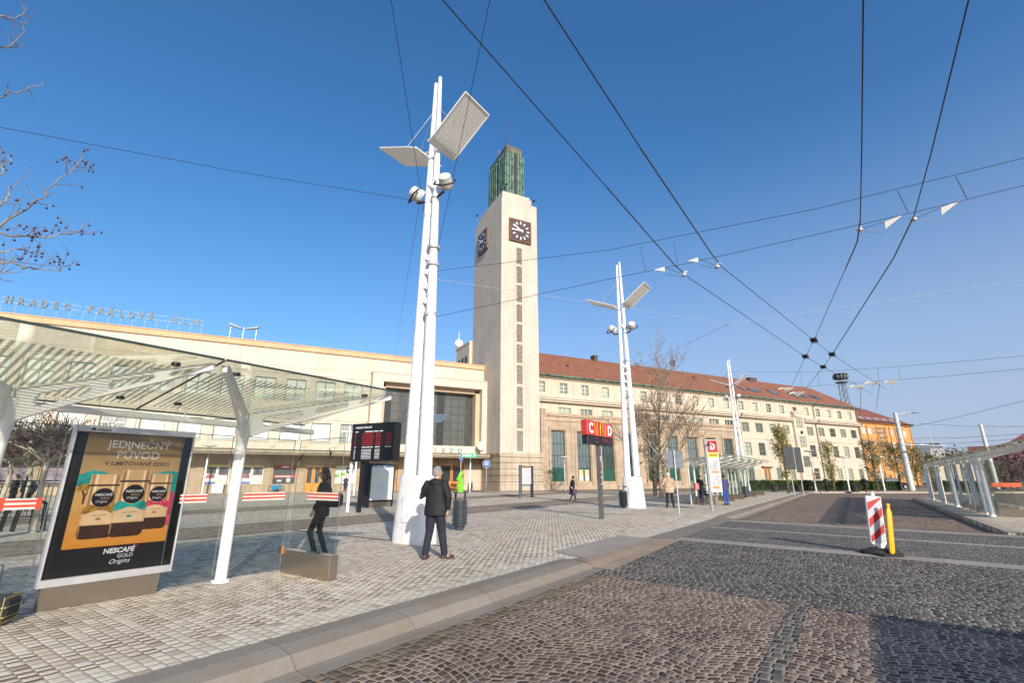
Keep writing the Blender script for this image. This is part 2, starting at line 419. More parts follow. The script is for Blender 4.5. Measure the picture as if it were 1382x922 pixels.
struct('lane_setts', grid([-1.02, -.80], lambda x: [-40, 0, 4, 8.85-.12*(x+5)], roadz, .006), m_drow, rz=RA)
struct('lane_setts_beyond_crossing', grid([-.95, -.73], lambda x: [21.7-.12*(x+5), 24.2, 40, 62], roadz, .006), m_drow, rz=RA)
# bands laid in the plaza
b1 = MB(); b1.add([(-8.0, 5.6, .004), (-7.62, 5.6, .004), (-7.62, 30, .004), (-8.0, 30, .004)], [(0, 1, 2, 3)], False); struct('paving_band', b1, m_slab, rz=RA)
b2 = MB(); b2.add([(-17.6, -30, .004), (-14.7, -30, .004), (-14.7, 55, .004), (-17.6, 55, .004)], [(0, 1, 2, 3)], False); struct('paving_band_brown', b2, m_band, rz=RA)
b3 = MB(); b3.add([(-27.5, -30, .004), (-24.5, -30, .004), (-24.5, 48, .004), (-27.5, 48, .004)], [(0, 1, 2, 3)], False); struct('paving_band_brown', b3, m_band, rz=RA)
b4 = MB()
for x_ in (-14.62, -17.72, -24.4): b4.add([(x_-.07, -30, .006), (x_+.07, -30, .006), (x_+.07, 48, .006), (x_-.07, 48, .006)], [(0, 1, 2, 3)], False)
for y_ in (9, 21, 33.0): b4.add([(-14.5, y_, .006), (-8.1, y_, .006), (-8.1, y_+.12, .006), (-14.5, y_+.12, .006)], [(0, 1, 2, 3)], False)
struct('drain_lines', b4, m_drow, rz=RA)
ydr = lambda x: [9.75+.28*(x+4.85)/-1.0, 10.3, 11, 12, 13, 13.9]
def kerbz(x, y):
    if x <= -5.1: return drop(y)*sst(-6.8, -5.1, x)
    f_ = 0.0
    for (xa, fa), (xb, fb) in zip(prof, prof[1:]):
        if xa <= x <= xb: f_ = lerp(fa, fb, (x-xa)/(xb-xa))
    return lerp(drop(y), roadz(x, y), f_ if x < -4.28 else 1.0)
struct('dropped_kerb_slabs', grid([-5.85, -5.5, -5.1, -4.86], ydr, kerbz, .010), m_gslab, rz=RA)
struct('dropped_kerb_face', grid([-4.86, -4.74, -4.62, -4.50, -4.42, -4.28, -4.12], lambda x: [9.3, 9.6, 10, 10.6, 11.3, 12, 13, 13.9], kerbz, .012), M_slab('worn_tan_kerb', (.42, .315, .22), (40, .9), (.27, .21, .155)), rz=RA)
# traffic island with its kerb
isl = [(3.45, 20.8), (7.5, 19.6), (7.5, 50.5), (6.2, 52.2), (4.4, 52.2), (3.45, 50.8)]
ib = MB(); ib.ext(isl, (0, 0, 0), X3, Y3, .3); struct('traffic_island', ib, m_plaza, rz=RA)
kb = MB()
cxi, cyi = 5.4, 36
for a, b in zip(isl, isl[1:]+isl[:1]):
    ia = (a[0]+(.3 if a[0] < cxi else -.3), a[1]+(.3 if a[1] < cyi else -.3)); jb = (b[0]+(.3 if b[0] < cxi else -.3), b[1]+(.3 if b[1] < cyi else -.3))
    kb.add([(*a, .006), (*b, .006), (*jb, .006), (*ia, .006)], [(0, 1, 2, 3)], False)
struct('island_kerb', kb, m_lkerb, rz=RA)
kf = MB()
kf.add([toroad(rw(-4.28, yend(-4.28)).x, 56.8, .005), toroad(300, 56.8, .005), toroad(300, 57.2, .005), toroad(rw(-4.28, yend(-4.28)).x, 57.2, .005)], [(0, 1, 2, 3)], False)
kf.add([toroad(rw(-4.28, yend(-4.28)).x, 56.8, -.17), toroad(300, 56.8, -.17), toroad(300, 56.8, .005), toroad(rw(-4.28, yend(-4.28)).x, 56.8, .005)], [(0, 1, 2, 3)], False)
struct('far_kerb', kf, m_lkerb, rz=RA)

# ================================================================ BUILDINGS
pl_hall = M_plaster('cream_plaster', (.64, .56, .46), (.33, .28, .22), .38)
pl_tower = M_plaster('tower_plaster', (.575, .51, .43), (.28, .24, .20), amount=.55)
pl_wing = M_plaster('wing_plaster', (.58, .51, .41), (.31, .25, .18), amount=.5)
pl_attic = M_plaster('attic_stone', (.66, .42, .25), amount=.3)
stone = M_plaster('tan_stone', (.49, .39, .285), (.16, .12, .085), .6, (1.5, .75, .82))
stone_base = M_plaster('tower_base_stone', (.53, .45, .355), (.17, .13, .09), .6, (1.9, .7, .86))
stone_dark = M_plaster('weathered_stone', (.40, .31, .21), (.15, .12, .09), .7, (1.4, .7, .8))
orange_pl = M_plaster('orange_plaster', (.60, .33, .115), amount=.25)
orange_dk = M_plaster('orange_pilaster', (.50, .19, .05), amount=.2)
copper = M('green_copper', (.095, .185, .14), .7, .0, var=.5, scale=1.2)
copper_dk = M('brown_copper', (.13, .105, .065), .6, var=.4, scale=1.5)
greenframe = M('green_window_paint', (.055, .14, .09), .5)
oliveframe = M('olive_window_paint', (.19, .20, .14), .6)
whiteframe = M('white_window_paint', (.70, .69, .63), .5)
pane_hall = M_pane('hall_pane', (.10, .13, .13), (.62, .64, .62), .42)
pane_wing = M_pane('wing_pane', (.05, .06, .055), (.34, .38, .31), .55)
pane_dark = M_pane('dark_pane', (.03, .04, .042), (.14, .17, .18), .5, .06)
pane_slate = M_pane('portal_pane', (.035, .04, .038), (.10, .105, .095), .5, .15)
louv = M('louvre_grey', (.34, .31, .27), .7, var=.3, scale=6)
def M_tiles(name, col):
    m, nt, p, o = _new(name); co = coord(nt)
    mp = nt.nodes.new('ShaderNodeMapping'); nt.links.new(co, mp.inputs[0]); mp.inputs['Rotation'].default_value = (0, 0, 0)
    b = nt.nodes.new('ShaderNodeTexBrick'); b.inputs['Scale'].default_value = 1; b.inputs['Brick Width'].default_value = .35; b.inputs['Row Height'].default_value = .28
    b.inputs['Mortar Size'].default_value = .02; b.inputs['Color1'].default_value = (*col, 1); b.inputs['Color2'].default_value = (*[c*.62 for c in col], 1); b.inputs['Mortar'].default_value = (*[c*.4 for c in col], 1)
    nt.links.new(mp.outputs[0], b.inputs[0])
    c = mixc(nt, ramp(nt, noise(nt, co, .5, 6, .7), [(.4, 0.0), (.75, .6)]), b.outputs['Color'], tuple(x*.5 for x in col))
    sp = noise(nt, co, 3.5, 2); c = mixc(nt, ramp(nt, sp, [(.6, 0.0), (.7, .35)]), c, (col[0]*1.3, col[1]*1.5, col[2]*1.6))
    nt.links.new(c, p.inputs['Base Color']); p.inputs['Roughness'].default_value = .8
    bump(nt, p, b.outputs['Fac'], -.5, .03); return m
tiles = M_tiles('clay_roof_tiles', (.335, .135, .075))
tiles2 = M_tiles('dark_clay_roof_tiles', (.30, .10, .06))

def wall(mb, u0, u1, z0, z1, w, ops, depth=.3):
    """front sheet at w with rectangular openings (a,b,c,d = u0,u1,z0,z1) and their reveals"""
    us = sorted({u0, u1, *[o[0] for o in ops], *[o[1] for o in ops]}); zs = sorted({z0, z1, *[o[2] for o in ops], *[o[3] for o in ops]})
    us = [u for u in us if u0 <= u <= u1]; zs = [z for z in zs if z0 <= z <= z1]
    for a, b in zip(us, us[1:]):
        run = None
        for c, d in zip(zs, zs[1:]):
            mu, mz = (a+b)/2, (c+d)/2
            if any(o[0] < mu < o[1] and o[2] < mz < o[3] for o in ops):
                if run: mb.quad((a, w, run[0]), (b, w, run[0]), (b, w, run[1]), (a, w, run[1])); run = None
            else: run = (run[0], d) if run else (c, d)
        if run: mb.quad((a, w, run[0]), (b, w, run[0]), (b, w, run[1]), (a, w, run[1]))
    for a, b, c, d in ops:
        e = w+depth
        mb.quad((a, w, c), (a, w, d), (a, e, d), (a, e, c)); mb.quad((b, w, c), (b, e, c), (b, e, d), (b, w, d))
        mb.quad((a, w, c), (a, e, c), (b, e, c), (b, w, c)); mb.quad((a, w, d), (b, w, d), (b, e, d), (a, e, d))
WINC = {}
def win_mesh(key, W, H, nx, ny, mats, pm, fw_=.07, bar=.045, split=None, outer=.0):
    """window frame centred on x with its sill at z=0, pane behind"""
    if key in WINC: return WINC[key]
    f = MB(); g = MB()
    y0, y1 = -.06, .03
    f.mat(0); f.box(-W/2, -W/2+fw_, y0, y1, 0, H); f.box(W/2-fw_, W/2, y0, y1, 0, H)
    f.box(-W/2+fw_, W/2-fw_, y0, y1, 0, fw_); f.box(-W/2+fw_, W/2-fw_, y0, y1, H-fw_, H)
    f.mat(1)
    xs_ = [lerp(-W/2, W/2, k/nx) for k in range(1, nx)]; zs_ = [H*s_ for s_ in split] if split else [lerp(0, H, k/ny) for k in range(1, ny)]
    for x in xs_: f.box(x-bar, x+bar, y0+.012, y1-.012, fw_, H-fw_)
    cuts = [-W/2+fw_]+[q for x in xs_ for q in (x-bar, x+bar)]+[W/2-fw_]
    for z in zs_:
        for a, b in zip(cuts[::2], cuts[1::2]): f.box(a, b, y0+.008, y1-.014, z-bar, z+bar)
    g.quad((-W/2+fw_*.5, .0, fw_*.5), (W/2-fw_*.5, .0, fw_*.5), (W/2-fw_*.5, .0, H-fw_*.5), (-W/2+fw_*.5, .0, H-fw_*.5))
    WINC[key] = (f.mesh('window', mats), g.mesh('pane', pm)); return WINC[key]
def put_win(parent, me, u, w, z, label=None):
    o = bpy.data.objects.new('window', me[0]); C.objects.link(o); o.parent = parent; o.location = (u, w, z)
    p = bpy.data.objects.new('pane', me[1]); C.objects.link(p); p.parent = o
    if label: o['label'] = label
    return o

# ---------------------------------------------------------------- station hall
WH = 5.5
hall = thing('station_hall', 'long low cream station hall with glazed portal and canopy left of the clock tower', 'station building', FO, FA)
cs = [-17.25-3.22*k for k in range(15)]
ops = [(c-1.08, c+1.08, 5.52, 7.68) for c in cs]+[(c-1.08, c+1.08, 10.2, 12.6) for c in cs]
mb = MB(); UL = -66
wall(mb, UL, -15.3, 4.5, 16.05, WH, ops, .28)
mb.quad((-15.3, WH, 14.1), (0, WH, 14.1), (0, WH, 16.05), (-15.3, WH, 16.05))
for c in cs:                                                    # flat pilasters and sills
    mb.box(c+1.31, c+1.91, WH-.14, WH-.002, 8.1, 13.2); mb.box(c+1.36, c+1.86, WH-.10, WH-.002, 4.9, 7.98)
    mb.box(c-1.2, c+1.2, WH-.10, WH-.003, 5.40, 5.52); mb.box(c-1.2, c+1.2, WH-.10, WH-.003, 10.08, 10.2)
mb.box(UL, -15.32, WH-.06, WH-.002, 8.02, 8.09); mb.box(UL, -15.32, WH-.08, WH-.002, 13.22, 13.38); mb.box(UL, -15.32, WH-.05, WH-.002, 14.05, 14.12)
mb.quad((UL, WH+18, -.1), (UL, WH, -.1), (UL, WH, 16.05), (UL, WH+18, 16.05)); mb.quad((0, WH+18, 16.05), (UL, WH+18, 16.05), (UL, WH, 16.05), (0, WH, 16.05))
mb.build('wall', pl_hall, hall)
mb = MB(); mb.box(UL-.2, .0, WH-.22, WH+.5, 16.05, 16.62); mb.box(UL-.2, .0, WH-.30, WH+.45, 16.62, 16.70)
mb.build('cornice', pl_attic, hall)
hw = win_mesh('hall', 2.16, 2.16, 2, 2, [greenframe, whiteframe], pane_hall, .09, .06, [.62])
hu = win_mesh('hallup', 2.16, 2.4, 2, 2, [greenframe, oliveframe], pane_hall, .09, .05, [.55])
for c in cs[:11]:
    put_win(hall, hw, c, WH+.2, 5.52); put_win(hall, hu, c, WH+.2, 10.2)
for c in cs[11:]: put_win(hall, hw, c, WH+.2, 5.52); put_win(hall, hu, c, WH+.2, 10.2)
# ground floor wall under the canopy
mb = MB(); ops = []
pos = {}
for k, c in enumerate(cs): pos[k] = c-.05
for k, c in pos.items():
    ops.append((c-1.12, c+1.12, .9 if k not in (1, 5) else .0, 2.9))
ops[1] = (-21.6, -19.9, 0.0, 2.85); ops[5] = (-34.6, -32.7, .0, 2.85)
ops.append((-14.6, -11.2, 0, 3.2)); ops.append((-9.6, -6.2, 0, 3.2)); ops.append((-5.7, -2.65, 0, 3.2))
wall(mb, UL, .0, -.12, 4.5, WH+.05, ops, .35)
for c in cs: mb.box(c+1.3, c+1.95, WH-.10, WH+.048, -.12, 3.9)
mb.box(-15.5, -14.9, WH-.3, WH+.047, -.12, 4.1); mb.box(-6.1, -5.78, WH-.3, WH+.047, -.12, 4.1)
mb.build('ground_floor_wall', stone, hall)
mb = MB(); mb.box(-2.55, -.25, WH-.03, WH+.045, -.1, 3.2)
mb.build('stone_panel', M('pale_stone_panel', (.50, .43, .34), .7), hall)
cols_ = [M('poster_white', (.66, .64, .62), .35), M('poster_yellow', (.62, .55, .16), .35), M('poster_mauve', (.22, .17, .24), .35, var=.6, scale=1.2), M('poster_dark', (.05, .05, .06), .35, var=.4, scale=2),
         M('poster_red', (.45, .04, .045), .35), M('poster_blue', (.10, .16, .42), .35), M('poster_leaf', (.16, .42, .06), .35, var=.4), M('dark_opening', (.02, .018, .016), .5)]
for k, c in pos.items():
    if k in (1, 5): continue
    a, b = c-1.12, c+1.12; y = WH+.30; mb = MB()
    q = lambda i, x0, x1, z0, z1, l=0: (mb.mat(i), mb.box(lerp(a, b, x0), lerp(a, b, x1), y-.01-l, y+.05, lerp(.9, 2.9, z0), lerp(.9, 2.9, z1)))
    if k in (3, 4):
        q(0, 0, 1, 0, 1); q(1, 0, 1, .9, 1, .005); q(3, .06, .44, .55, .86, .004); q(2, .1, .4, .3, .56, .006); q(2, .54, .95, .45, .88, .004); q(3, .62, .82, .5, .8, .007)
        q(4, .05, .42, .32, .4, .008); q(5, 0, .48, 0, .12, .006); q(1, .5, 1, .1, .13, .004)
    elif k == 2:
        q(3, 0, 1, 0, 1); q(4, 0, 1, .82, 1, .005); q(4, 0, 1, .33, .46, .005); q(0, .35, .68, .86, .95, .008); q(0, .1, .85, .37, .42, .008); q(0, .62, .78, .08, .3, .006); q(0, .2, .4, .12, .2, .006)
    elif k == 0:
        q(0, 0, 1, 0, 1); q(3, .55, .9, .58, .92, .005); q(6, .28, .55, .42, .6, .006); q(0, .62, .84, .7, .8, .008); q(3, .66, .78, .45, .6, .005); q(6, 0, .2, .35, .5, .006)
    else:
        q(7, 0, 1, 0, 1); q(2, .05, .95, .1, .9, .005)
    p = mb.build('window_poster', cols_, hall)
    if k == 2: p['label'] = 'red and black poster filling the window'
def wood_door(parent, u0, u1, w, z0, z1, leaves, mats, label=None):
    mb = MB(); g = MB(); n = leaves; W = (u1-u0)/n
    for k in range(n):
        a, b = u0+k*W+.02, u0+(k+1)*W-.02
        mb.box(a, a+.16, w, w+.07, z0, z1); mb.box(b-.16, b, w, w+.07, z0, z1); mb.box(a+.16, b-.16, w+.002, w+.068, z0, z0+(z1-z0)*.36)
        mb.box(a+.16, b-.16, w+.002, w+.068, z1-.22, z1); g.box(a+.16, b-.16, w+.03, w+.04, z0+(z1-z0)*.36, z1-.22)
    d = mb.build('door', mats[0], parent, label); g.build('pane', mats[1], d)
    h = MB()
    for k in range(n): h.tube([(u0+(k+.5)*W+(.3*W if k % 2 == 0 else -.3*W), w-.05, 1.0), (u0+(k+.5)*W+(.3*W if k % 2 == 0 else -.3*W), w-.05, 1.3)], .018, 6)
    h.build('handle', steel, d); return d
ordoor = M('orange_door', (.66, .26, .035), .4)
for a, b in ((-21.58, -19.92), (-34.58, -32.72)):
    wood_door(hall, a, b, WH+.2, -.08, 2.82, 2, [ordoor, pane_dark])
for a, b in ((-14.6, -11.2), (-9.6, -6.2), (-5.7, -2.65)):
    wood_door(hall, a, b, WH+.25, -.08, 3.18, 2, [wood, pane_dark])
# canopy
mb = MB(); mb.box(UL, -.5, 1.9, WH-.31, 4.08, 4.40); mb.box(UL, -.5, 2.1, WH-.31, 3.92, 4.079); mb.box(-.5, -.005, 2.9, WH-.31, 4.08, 4.40)
mb.build('canopy', M_plaster('canopy_concrete', (.40, .34, .26), (.12, .09, .06), .6), hall)
mb = MB(); mb.box(UL, -.5, 1.84, 1.96, 4.33, 4.43); mb.build('canopy_edge', copper_dk, hall)
mb = MB()
for k, c in enumerate(cs[:9]): mb.box(c-.5, c+.5, 4.2, 4.32, 3.89, 3.94)
mb.build('canopy_light', offwhite, hall)
# portal
mb = MB(); P0, P1, A0, A1 = -15.3, .0, -13.95, -.75
mb.box(P0, A0, 4.2, WH+.9, 4.41, 14.1); mb.box(A1, P1-.01, 4.2, WH+.9, 4.41, 14.1); mb.box(A0, A1, 4.2, WH+.9, 13.05, 14.1)
mb.box(A0+.002, A1-.002, 4.9, WH+.9, 4.41, 5.5)
mb.box(P0-.05, P1-.012, 4.12, WH-.01, 14.1, 14.22)
mb.build('portal_frame', pl_hall, hall)
mb = MB(); mb.box(A0+.001, A0+.5, 5.2, 6.4, 5.5, 12.55); mb.box(A1-.6, A1-.001, 5.0, 6.4, 5.5, 12.55); mb.box(A0+.5, A1-.6, 5.2, 6.4, 12.5, 13.04)
mb.build('portal_reveal', M_plaster('portal_reveal_plaster', (.55, .44, .32)), hall)
G0, G1 = A0+.5, A1-.6; nx = 12; zs_ = [5.5, 6.55, 7.6, 8.65, 9.7, 10.75, 11.8, 12.5]
fb = MB()
for k in range(nx+1): u = lerp(G0, G1, k/nx); fb.box(u-.035, u+.035, 6.1, 6.2, 5.5, 12.5)
for z in zs_[1:-1]:
    for k in range(nx): fb.box(lerp(G0, G1, k/nx)+.035, lerp(G0, G1, (k+1)/nx)-.035, 6.11, 6.19, z-.03, z+.03)
pg = fb.build('portal_glazing', M('dark_glazing_bars', (.05, .05, .05), .5), hall)
for k in range(nx):
    g = MB(); g.quad((lerp(G0, G1, k/nx), 6.16, 5.5), (lerp(G0, G1, (k+1)/nx), 6.16, 5.5), (lerp(G0, G1, (k+1)/nx), 6.16, 12.5), (lerp(G0, G1, k/nx), 6.16, 12.5)); g.build('pane', pane_slate, pg)
mb = MB()                                                     # winged wheel emblem
for k, (z, L) in enumerate(((9.75, 2.0), (9.45, 1.75), (9.15, 1.5), (8.85, 1.2))):
    mb.mat(0); mb.ext([(-6.75, z-.2), (-6.75+L, z-.06), (-6.75+L-.12, z-.24), (-6.75, z-.4)], (0, 6.06, 0), X3, Z3, .04)
mb.mat(1); ringp = [(math.cos(a)*.42-6.95, math.sin(a)*.42+8.75) for a in [math.pi*(.3+1.3*k/12) for k in range(13)]]
mb.ext(ringp+[(math.cos(a)*.2-6.95, math.sin(a)*.2+8.75) for a in [math.pi*(1.6-1.3*k/12) for k in range(13)]], (0, 6.06, 0), X3, Z3, .04)
mb.build('wing_emblem', [M('emblem_blue', (.10, .16, .24), .4), M('emblem_red', (.28, .09, .07), .4)], hall)
mb = MB()
for ch, u in (('J', -7.3), ('E', -6.25), ('Z', -5.2), ('D', -4.1)):
    mb.text(ch, .78, (u, 3.2, 4.50), X3, Z3, .12, bold=.02)
mb.build('canopy_letters', [M('letter_blue_grey', (.20, .25, .34), .4)], hall)
mb = MB()                                                     # dish above the entrance
for k in range(1): pass
vs = []
import itertools
rings = [(0, -.18), (.3, -.13), (.58, .0)]
for r_, yy in rings:
    for a in range(20): vs.append((math.cos(a*math.pi/10)*r_, yy, math.sin(a*math.pi/10)*r_))
mb.add([(x-.95, y*-1+3.7, z+5.55) for x, y, z in vs], [(i*20+a, i*20+(a+1) % 20, (i+1)*20+(a+1) % 20, (i+1)*20+a) for i in range(2) for a in range(20)], True)
mb.tube([(-.95, 3.9, 5.5), (-.95, 3.9, 4.5)], .04, 6); mb.tube([(-.95, 3.6, 5.2), (-.6, 3.1, 5.7)], .02, 5)
dish = mb.build('satellite_dish', offwhite); dish.location = FO; dish.rotation_euler = (0, 0, FA); tag(dish, 'white satellite dish on the canopy over the portal entrance', 'dish')
# roof sign
sg = thing('roof_sign', 'steel letters of the town name standing along the hall roof', 'sign', fw(0, WH+.1), FA)
txt = 'HRADEC KRÁLOVÉ HL.N.'
chars = [(ch, u) for ch, u in zip('HRADEC', [-50.0, -48.95, -47.9, -46.85, -45.95+.2, -45.25+.35])]
us_ = {}
row = [(ch, -49.8+.86*k) for k, ch in enumerate('HRADEC')]+[(ch, -43.65+.84*k) for k, ch in enumerate('KRÁLOVÉ')]+[('H', -36.5), ('L.', -35.5), ('N.', -34.45)]
lm = M('sign_letter_steel', (.09, .12, .145), .5)
for ch, u in row:
    b = MB(); b.text(ch, .98, (u, 0, 17.72), X3, Z3, .14, bold=.04, sx=.74); b.build('letter', lm, sg)
b = MB()
for z in (17.85, 18.35):
    for a, c in ((-50.5, -44.5), (-44.2, -37.2), (-37.0, -33.8)): b.tube([(a, .16, z), (c, .16, z)], .009, 5)
for k in range(17): b.tube([(-50.3+k*1.02, .18, 16.6), (-50.3+k*1.02, .18, 17.9)], .02, 5)
b.build('support_frame', lgrey, sg)
fl = thing('roof_floodlights', 'pair of slanted floodlight panels standing on the hall roof edge', 'floodlights', fw(-29.9, WH+.2), FA)
for s_ in (-1, 1):
    b = MB(); b.add([(s_*.25, -.35, 18.0), (s_*1.6, -.35, 18.45), (s_*1.6, .5, 18.55), (s_*.25, .5, 18.1), (s_*.25, -.35, 17.9), (s_*1.4, -.35, 18.2), (s_*1.4, .5, 18.3), (s_*.25, .5, 18.0)],
                    [(0, 1, 2, 3), (4, 7, 6, 5), (0, 4, 5, 1), (1, 5, 6, 2), (2, 6, 7, 3), (3, 7, 4, 0)], False); b.build('lamp_panel', M('lamp_grey', (.30, .31, .30), .5), fl)
b = MB()
for x in (-1.3, 0, 1.3): b.tube([(x, 0, 16.6), (x, 0, 18.15)], .045, 6)
b.build('post', lgrey, fl)

# ---------------------------------------------------------------- clock tower
tw = thing('clock_tower', 'tall cream clock tower with green copper lantern on top', 'tower', FO, FA)
mb = MB(); zl = [4.76+2.87*k for k in range(10)]
ops = [(2.37, 3.22, z, z+2.52) for z in zl]
wall(mb, 0, 5.75, 4.55, 40.55, 0, ops, .25)
mb.box(0, 5.75, .26, 10.0, 4.55, 40.55)
mb.box(.001, 5.749, .001, .26, 40.4, 40.56)
mb.quad((0, 0, 4.55), (0, 0, 40.55), (0, .26, 40.55), (0, .26, 4.55)); mb.quad((5.75, 0, 4.55), (5.75, .26, 4.55), (5.75, .26, 40.55), (5.75, 0, 40.55))
mb.box(.12, 4.9, .05, 8.6, 40.55, 41.45); mb.box(.25, 4.7, .2, 8.3, 41.45, 41.9)
mb.box(3.62, 3.78, -.06, -.002, 4.6, 40.3); mb.box(2.05, 2.3, -.05, -.002, 4.6, 33.5)
mb.build('shaft', pl_tower, tw)
for z in zl:
    b = MB(); b.quad((2.37, .22, z), (3.22, .22, z), (3.22, .22, z+2.52), (2.37, .22, z+2.52))
    for k in range(14): b.box(2.38, 3.21, .10, .18, z+.05+k*.178, z+.05+k*.178+.075)
    for u in (2.55, 2.79, 3.03): b.box(u-.02, u+.02, .085, .098, z, z+2.52)
    b.build('louvre', louv, tw)
mb = MB(); wz = [-.1, 1.02, 1.79, 2.55, 3.32, 3.99, 4.5]
for a, b_ in zip(wz, wz[1:]):
    mb.box(-.06, 6.06, -.16, 10.0, a+.05, b_-.05); mb.box(.02, 6.0, -.02, 9.99, b_-.05, b_+.05)
mb.box(-.16, 6.12, -.18, 10.05, 4.38, 4.6)
mb.build('base', stone_base, tw)
mb = MB(); mb.box(2.75, 3.75, -.11, -.085, -.05, 1.0); mb.build('cellar_door', wood, tw)
def clock(parent, T):
    b = MB(); b.box(-1.75, 1.75, -.32, 0, -1.75, 1.75, T); f = b.build('clock', M('clock_case_brown', (.17, .085, .06), .5, var=.2), parent)
    b = MB(); b.box(-1.6, 1.6, -.35, -.322, -1.6, 1.6, T); b.build('dial', M('clock_dial', (.075, .045, .04), .4), f)
    b = MB()
    for k in range(12):
        a = k*math.pi/6; c, s_ = math.cos(a), math.sin(a); l0, l1, hw_ = 1.0, 1.42, .10
        P = lambda l, q: T @ Vector((s_*l+c*q, -.37, c*l-s_*q))
        b.quad(P(l0, -hw_), P(l0, hw_), P(l1, hw_), P(l1, -hw_))
    b.build('hour_marks', white, f)
    b = MB()
    for a, L, hw_ in ((R(-57), 1.4, .13), (R(-93), 1.05, .16)):
        c, s_ = math.cos(a), math.sin(a); P = lambda l, q, d_=0: T @ Vector((s_*l+c*q, -.42-d_, c*l-s_*q))
        for dd in (0,): b.add([P(-.35, -hw_), P(-.35, hw_), P(L, hw_*.6), P(L, -hw_*.6), P(-.35, -hw_, .03), P(-.35, hw_, .03), P(L, hw_*.6, .03), P(L, -hw_*.6, .03)], [(0, 1, 2, 3), (4, 7, 6, 5), (0, 4, 5, 1), (2, 6, 7, 3)], False)
    b.build('hands', white, f)
mb = MB()
for z in (8.6, 12.9, 17.2, 21.5, 25.8, 30.1):
    mb.box(-.004, 0, 0.002, 10, z, z+.03); mb.box(0, 2.0, -.004, -.001, z, z+.03); mb.box(3.8, 5.75, -.004, -.001, z, z+.03)
mb.box(-.004, 0, 5.0, 5.03, 4.6, 40.4); mb.build('joint_lines', M('joint_grey', (.38, .31, .24), .9), tw)
clock(tw, Matrix.Translation((2.88, 0, 35.75)))
clock(tw, Matrix.Translation((0, 6.2, 36.3)) @ Matrix.Rotation(-math.pi/2, 4, 'Z'))
mb = MB(); mb.box(1.2, 4.1, 1.0, 7.2, 41.9, 49.6)
for u in (1.3, 1.75, 2.2, 3.1, 3.55, 4.0): mb.box(u-.10, u+.10, .82, .999, 41.9, 49.75)
for w in (1.2, 1.9, 2.6, 3.3, 4.4, 5.1, 5.8, 6.5, 7.05): mb.box(1.02, 1.199, w-.13, w+.13, 41.9, 49.65)
for z in (43.4, 45, 46.6, 48.2): mb.box(1.16, 4.14, .96, .999, z-.03, z+.03)
lan = mb.build('lantern', copper, tw)
mb = MB(); mb.box(1.15, 3.7, .9, 7.0, 49.6, 50.5); mb.box(1.3, 3.4, 1.2, 5.2, 50.5, 50.95); mb.build('lantern_cap', copper_dk, lan)
mb = MB(); mb.box(2.5, 2.95, .95, .998, 42.6, 49.4)
for w in (2.25, 3.85, 5.45): mb.box(1.14, 1.198, w-.2, w+.2, 43, 49.2)
mb.build('lantern_slot', cols_[7], lan)
mb = MB(); mb.tube([(2.4, 3.5, 50.9), (2.4, 3.5, 54), (2.4, 3.5, 57.3)], [.09, .06, .03], 6); mb.build('antenna', dgrey, tw)
mb = MB(); mb.tube([(1.7, 4.6, 50.9), (1.7, 4.6, 52.6)], .03, 5)
for z, L in ((51.6, .7), (51.9, .6), (52.2, .5)): mb.tube([(1.7-L, 4.6, z), (1.7+L, 4.6, z)], .022, 4)
mb.build('aerial', M('aerial_red', (.45, .12, .12), .5), tw)
for x, y, z in ((5.9, 1.0, 42.2), (-.25, 8.7, 42.2), (1.0, .5, 43.4)):
    b = MB(); b.box(x-.12, x+.12, y-.18, y+.18, z-.12, z+.12); b.tube([(x, y, z-.1), (x, y, z-.7), (x*.9+.3, y, z-1.6)], .025, 5); b.build('camera', black, tw)
# block behind hall and tower
bk = thing('stair_block', 'plain cream block with small dark windows behind the hall, beside the tower', 'building', FO, FA)
mb = MB(); mb.box(-.5, 9, 10.02, 15.6, 0, 21.2); mb.box(-.6, 9.1, 9.95, 15.8, 21.2, 21.45); mb.build('wall', M_plaster('block_plaster', (.60, .50, .38)), bk)
for w in (11.2, 12.7, 14.2):
    b = MB(); b.box(-.55, -.503, w-.4, w+.4, 17.6, 19.3); b.build('window', cols_[7], bk)
mb = MB(); mb.ell((-.3, 15.2, 22.3), (.75, .75, .75), 14, 8); mb.tube([(-.3, 15.2, 21.4), (-.3, 15.2, 24.4)], .05, 6); mb.build('radome', white, bk)

# ---------------------------------------------------------------- office wing
wg = thing('office_wing', 'long four storey cream wing with red tiled roof right of the clock tower', 'building', FO, FA)
WW = 1.5; U0, U1 = 5.76, 82
top = [10.6+3.66*k for k in range(-1, 20)]
top = [u for u in top if u < 81]
ops = []; wins = []
def addw(u, z0, z1, W, key):
    ops.append((u-W/2, u+W/2, z0, z1)); wins.append((u, z0, z1, W, key))
for k, u in enumerate(top):
    if k == 15: addw(61.95, 13.6, 14.35, 1.1, 'tiny')
    else: addw(61.95+(k-15)*3.53 if k > 15 else u, 12.95, 14.45, 1.25, 'top')
for k in range(10): addw(10.7+3.66*k, 10.15, 10.95, 2.0, 'mezz')
for u in (40.2, 43.6): addw(u, 10.1, 10.9, 1.9, 'mezz')
c3 = [47.6, 51.2, 54.9, 58.55, 65.6, 69.1, 72.7, 76.2, 79.8]
for u in c3:
    addw(u, 9.2, 10.8, 1.85, 'r3'); addw(u, 5.25, 7.4, 1.7, 'r2')
    if u not in (51.2,): addw(u, 1.2, 3.2, 1.5, 'r1')
mb = MB(); wall(mb, U0, U1, -.1, 15.2, WW, ops, .26)
mb.quad((U1, WW, -.1), (U1, WW+13, -.1), (U1, WW+13, 15.2), (U1, WW, 15.2))
for k in range(21):
    u = 10.6+3.66*(k-1)+1.83
    if u < 60: mb.box(u-.25, u+.25, WW-.06, WW-.002, 12.6, 14.75); 
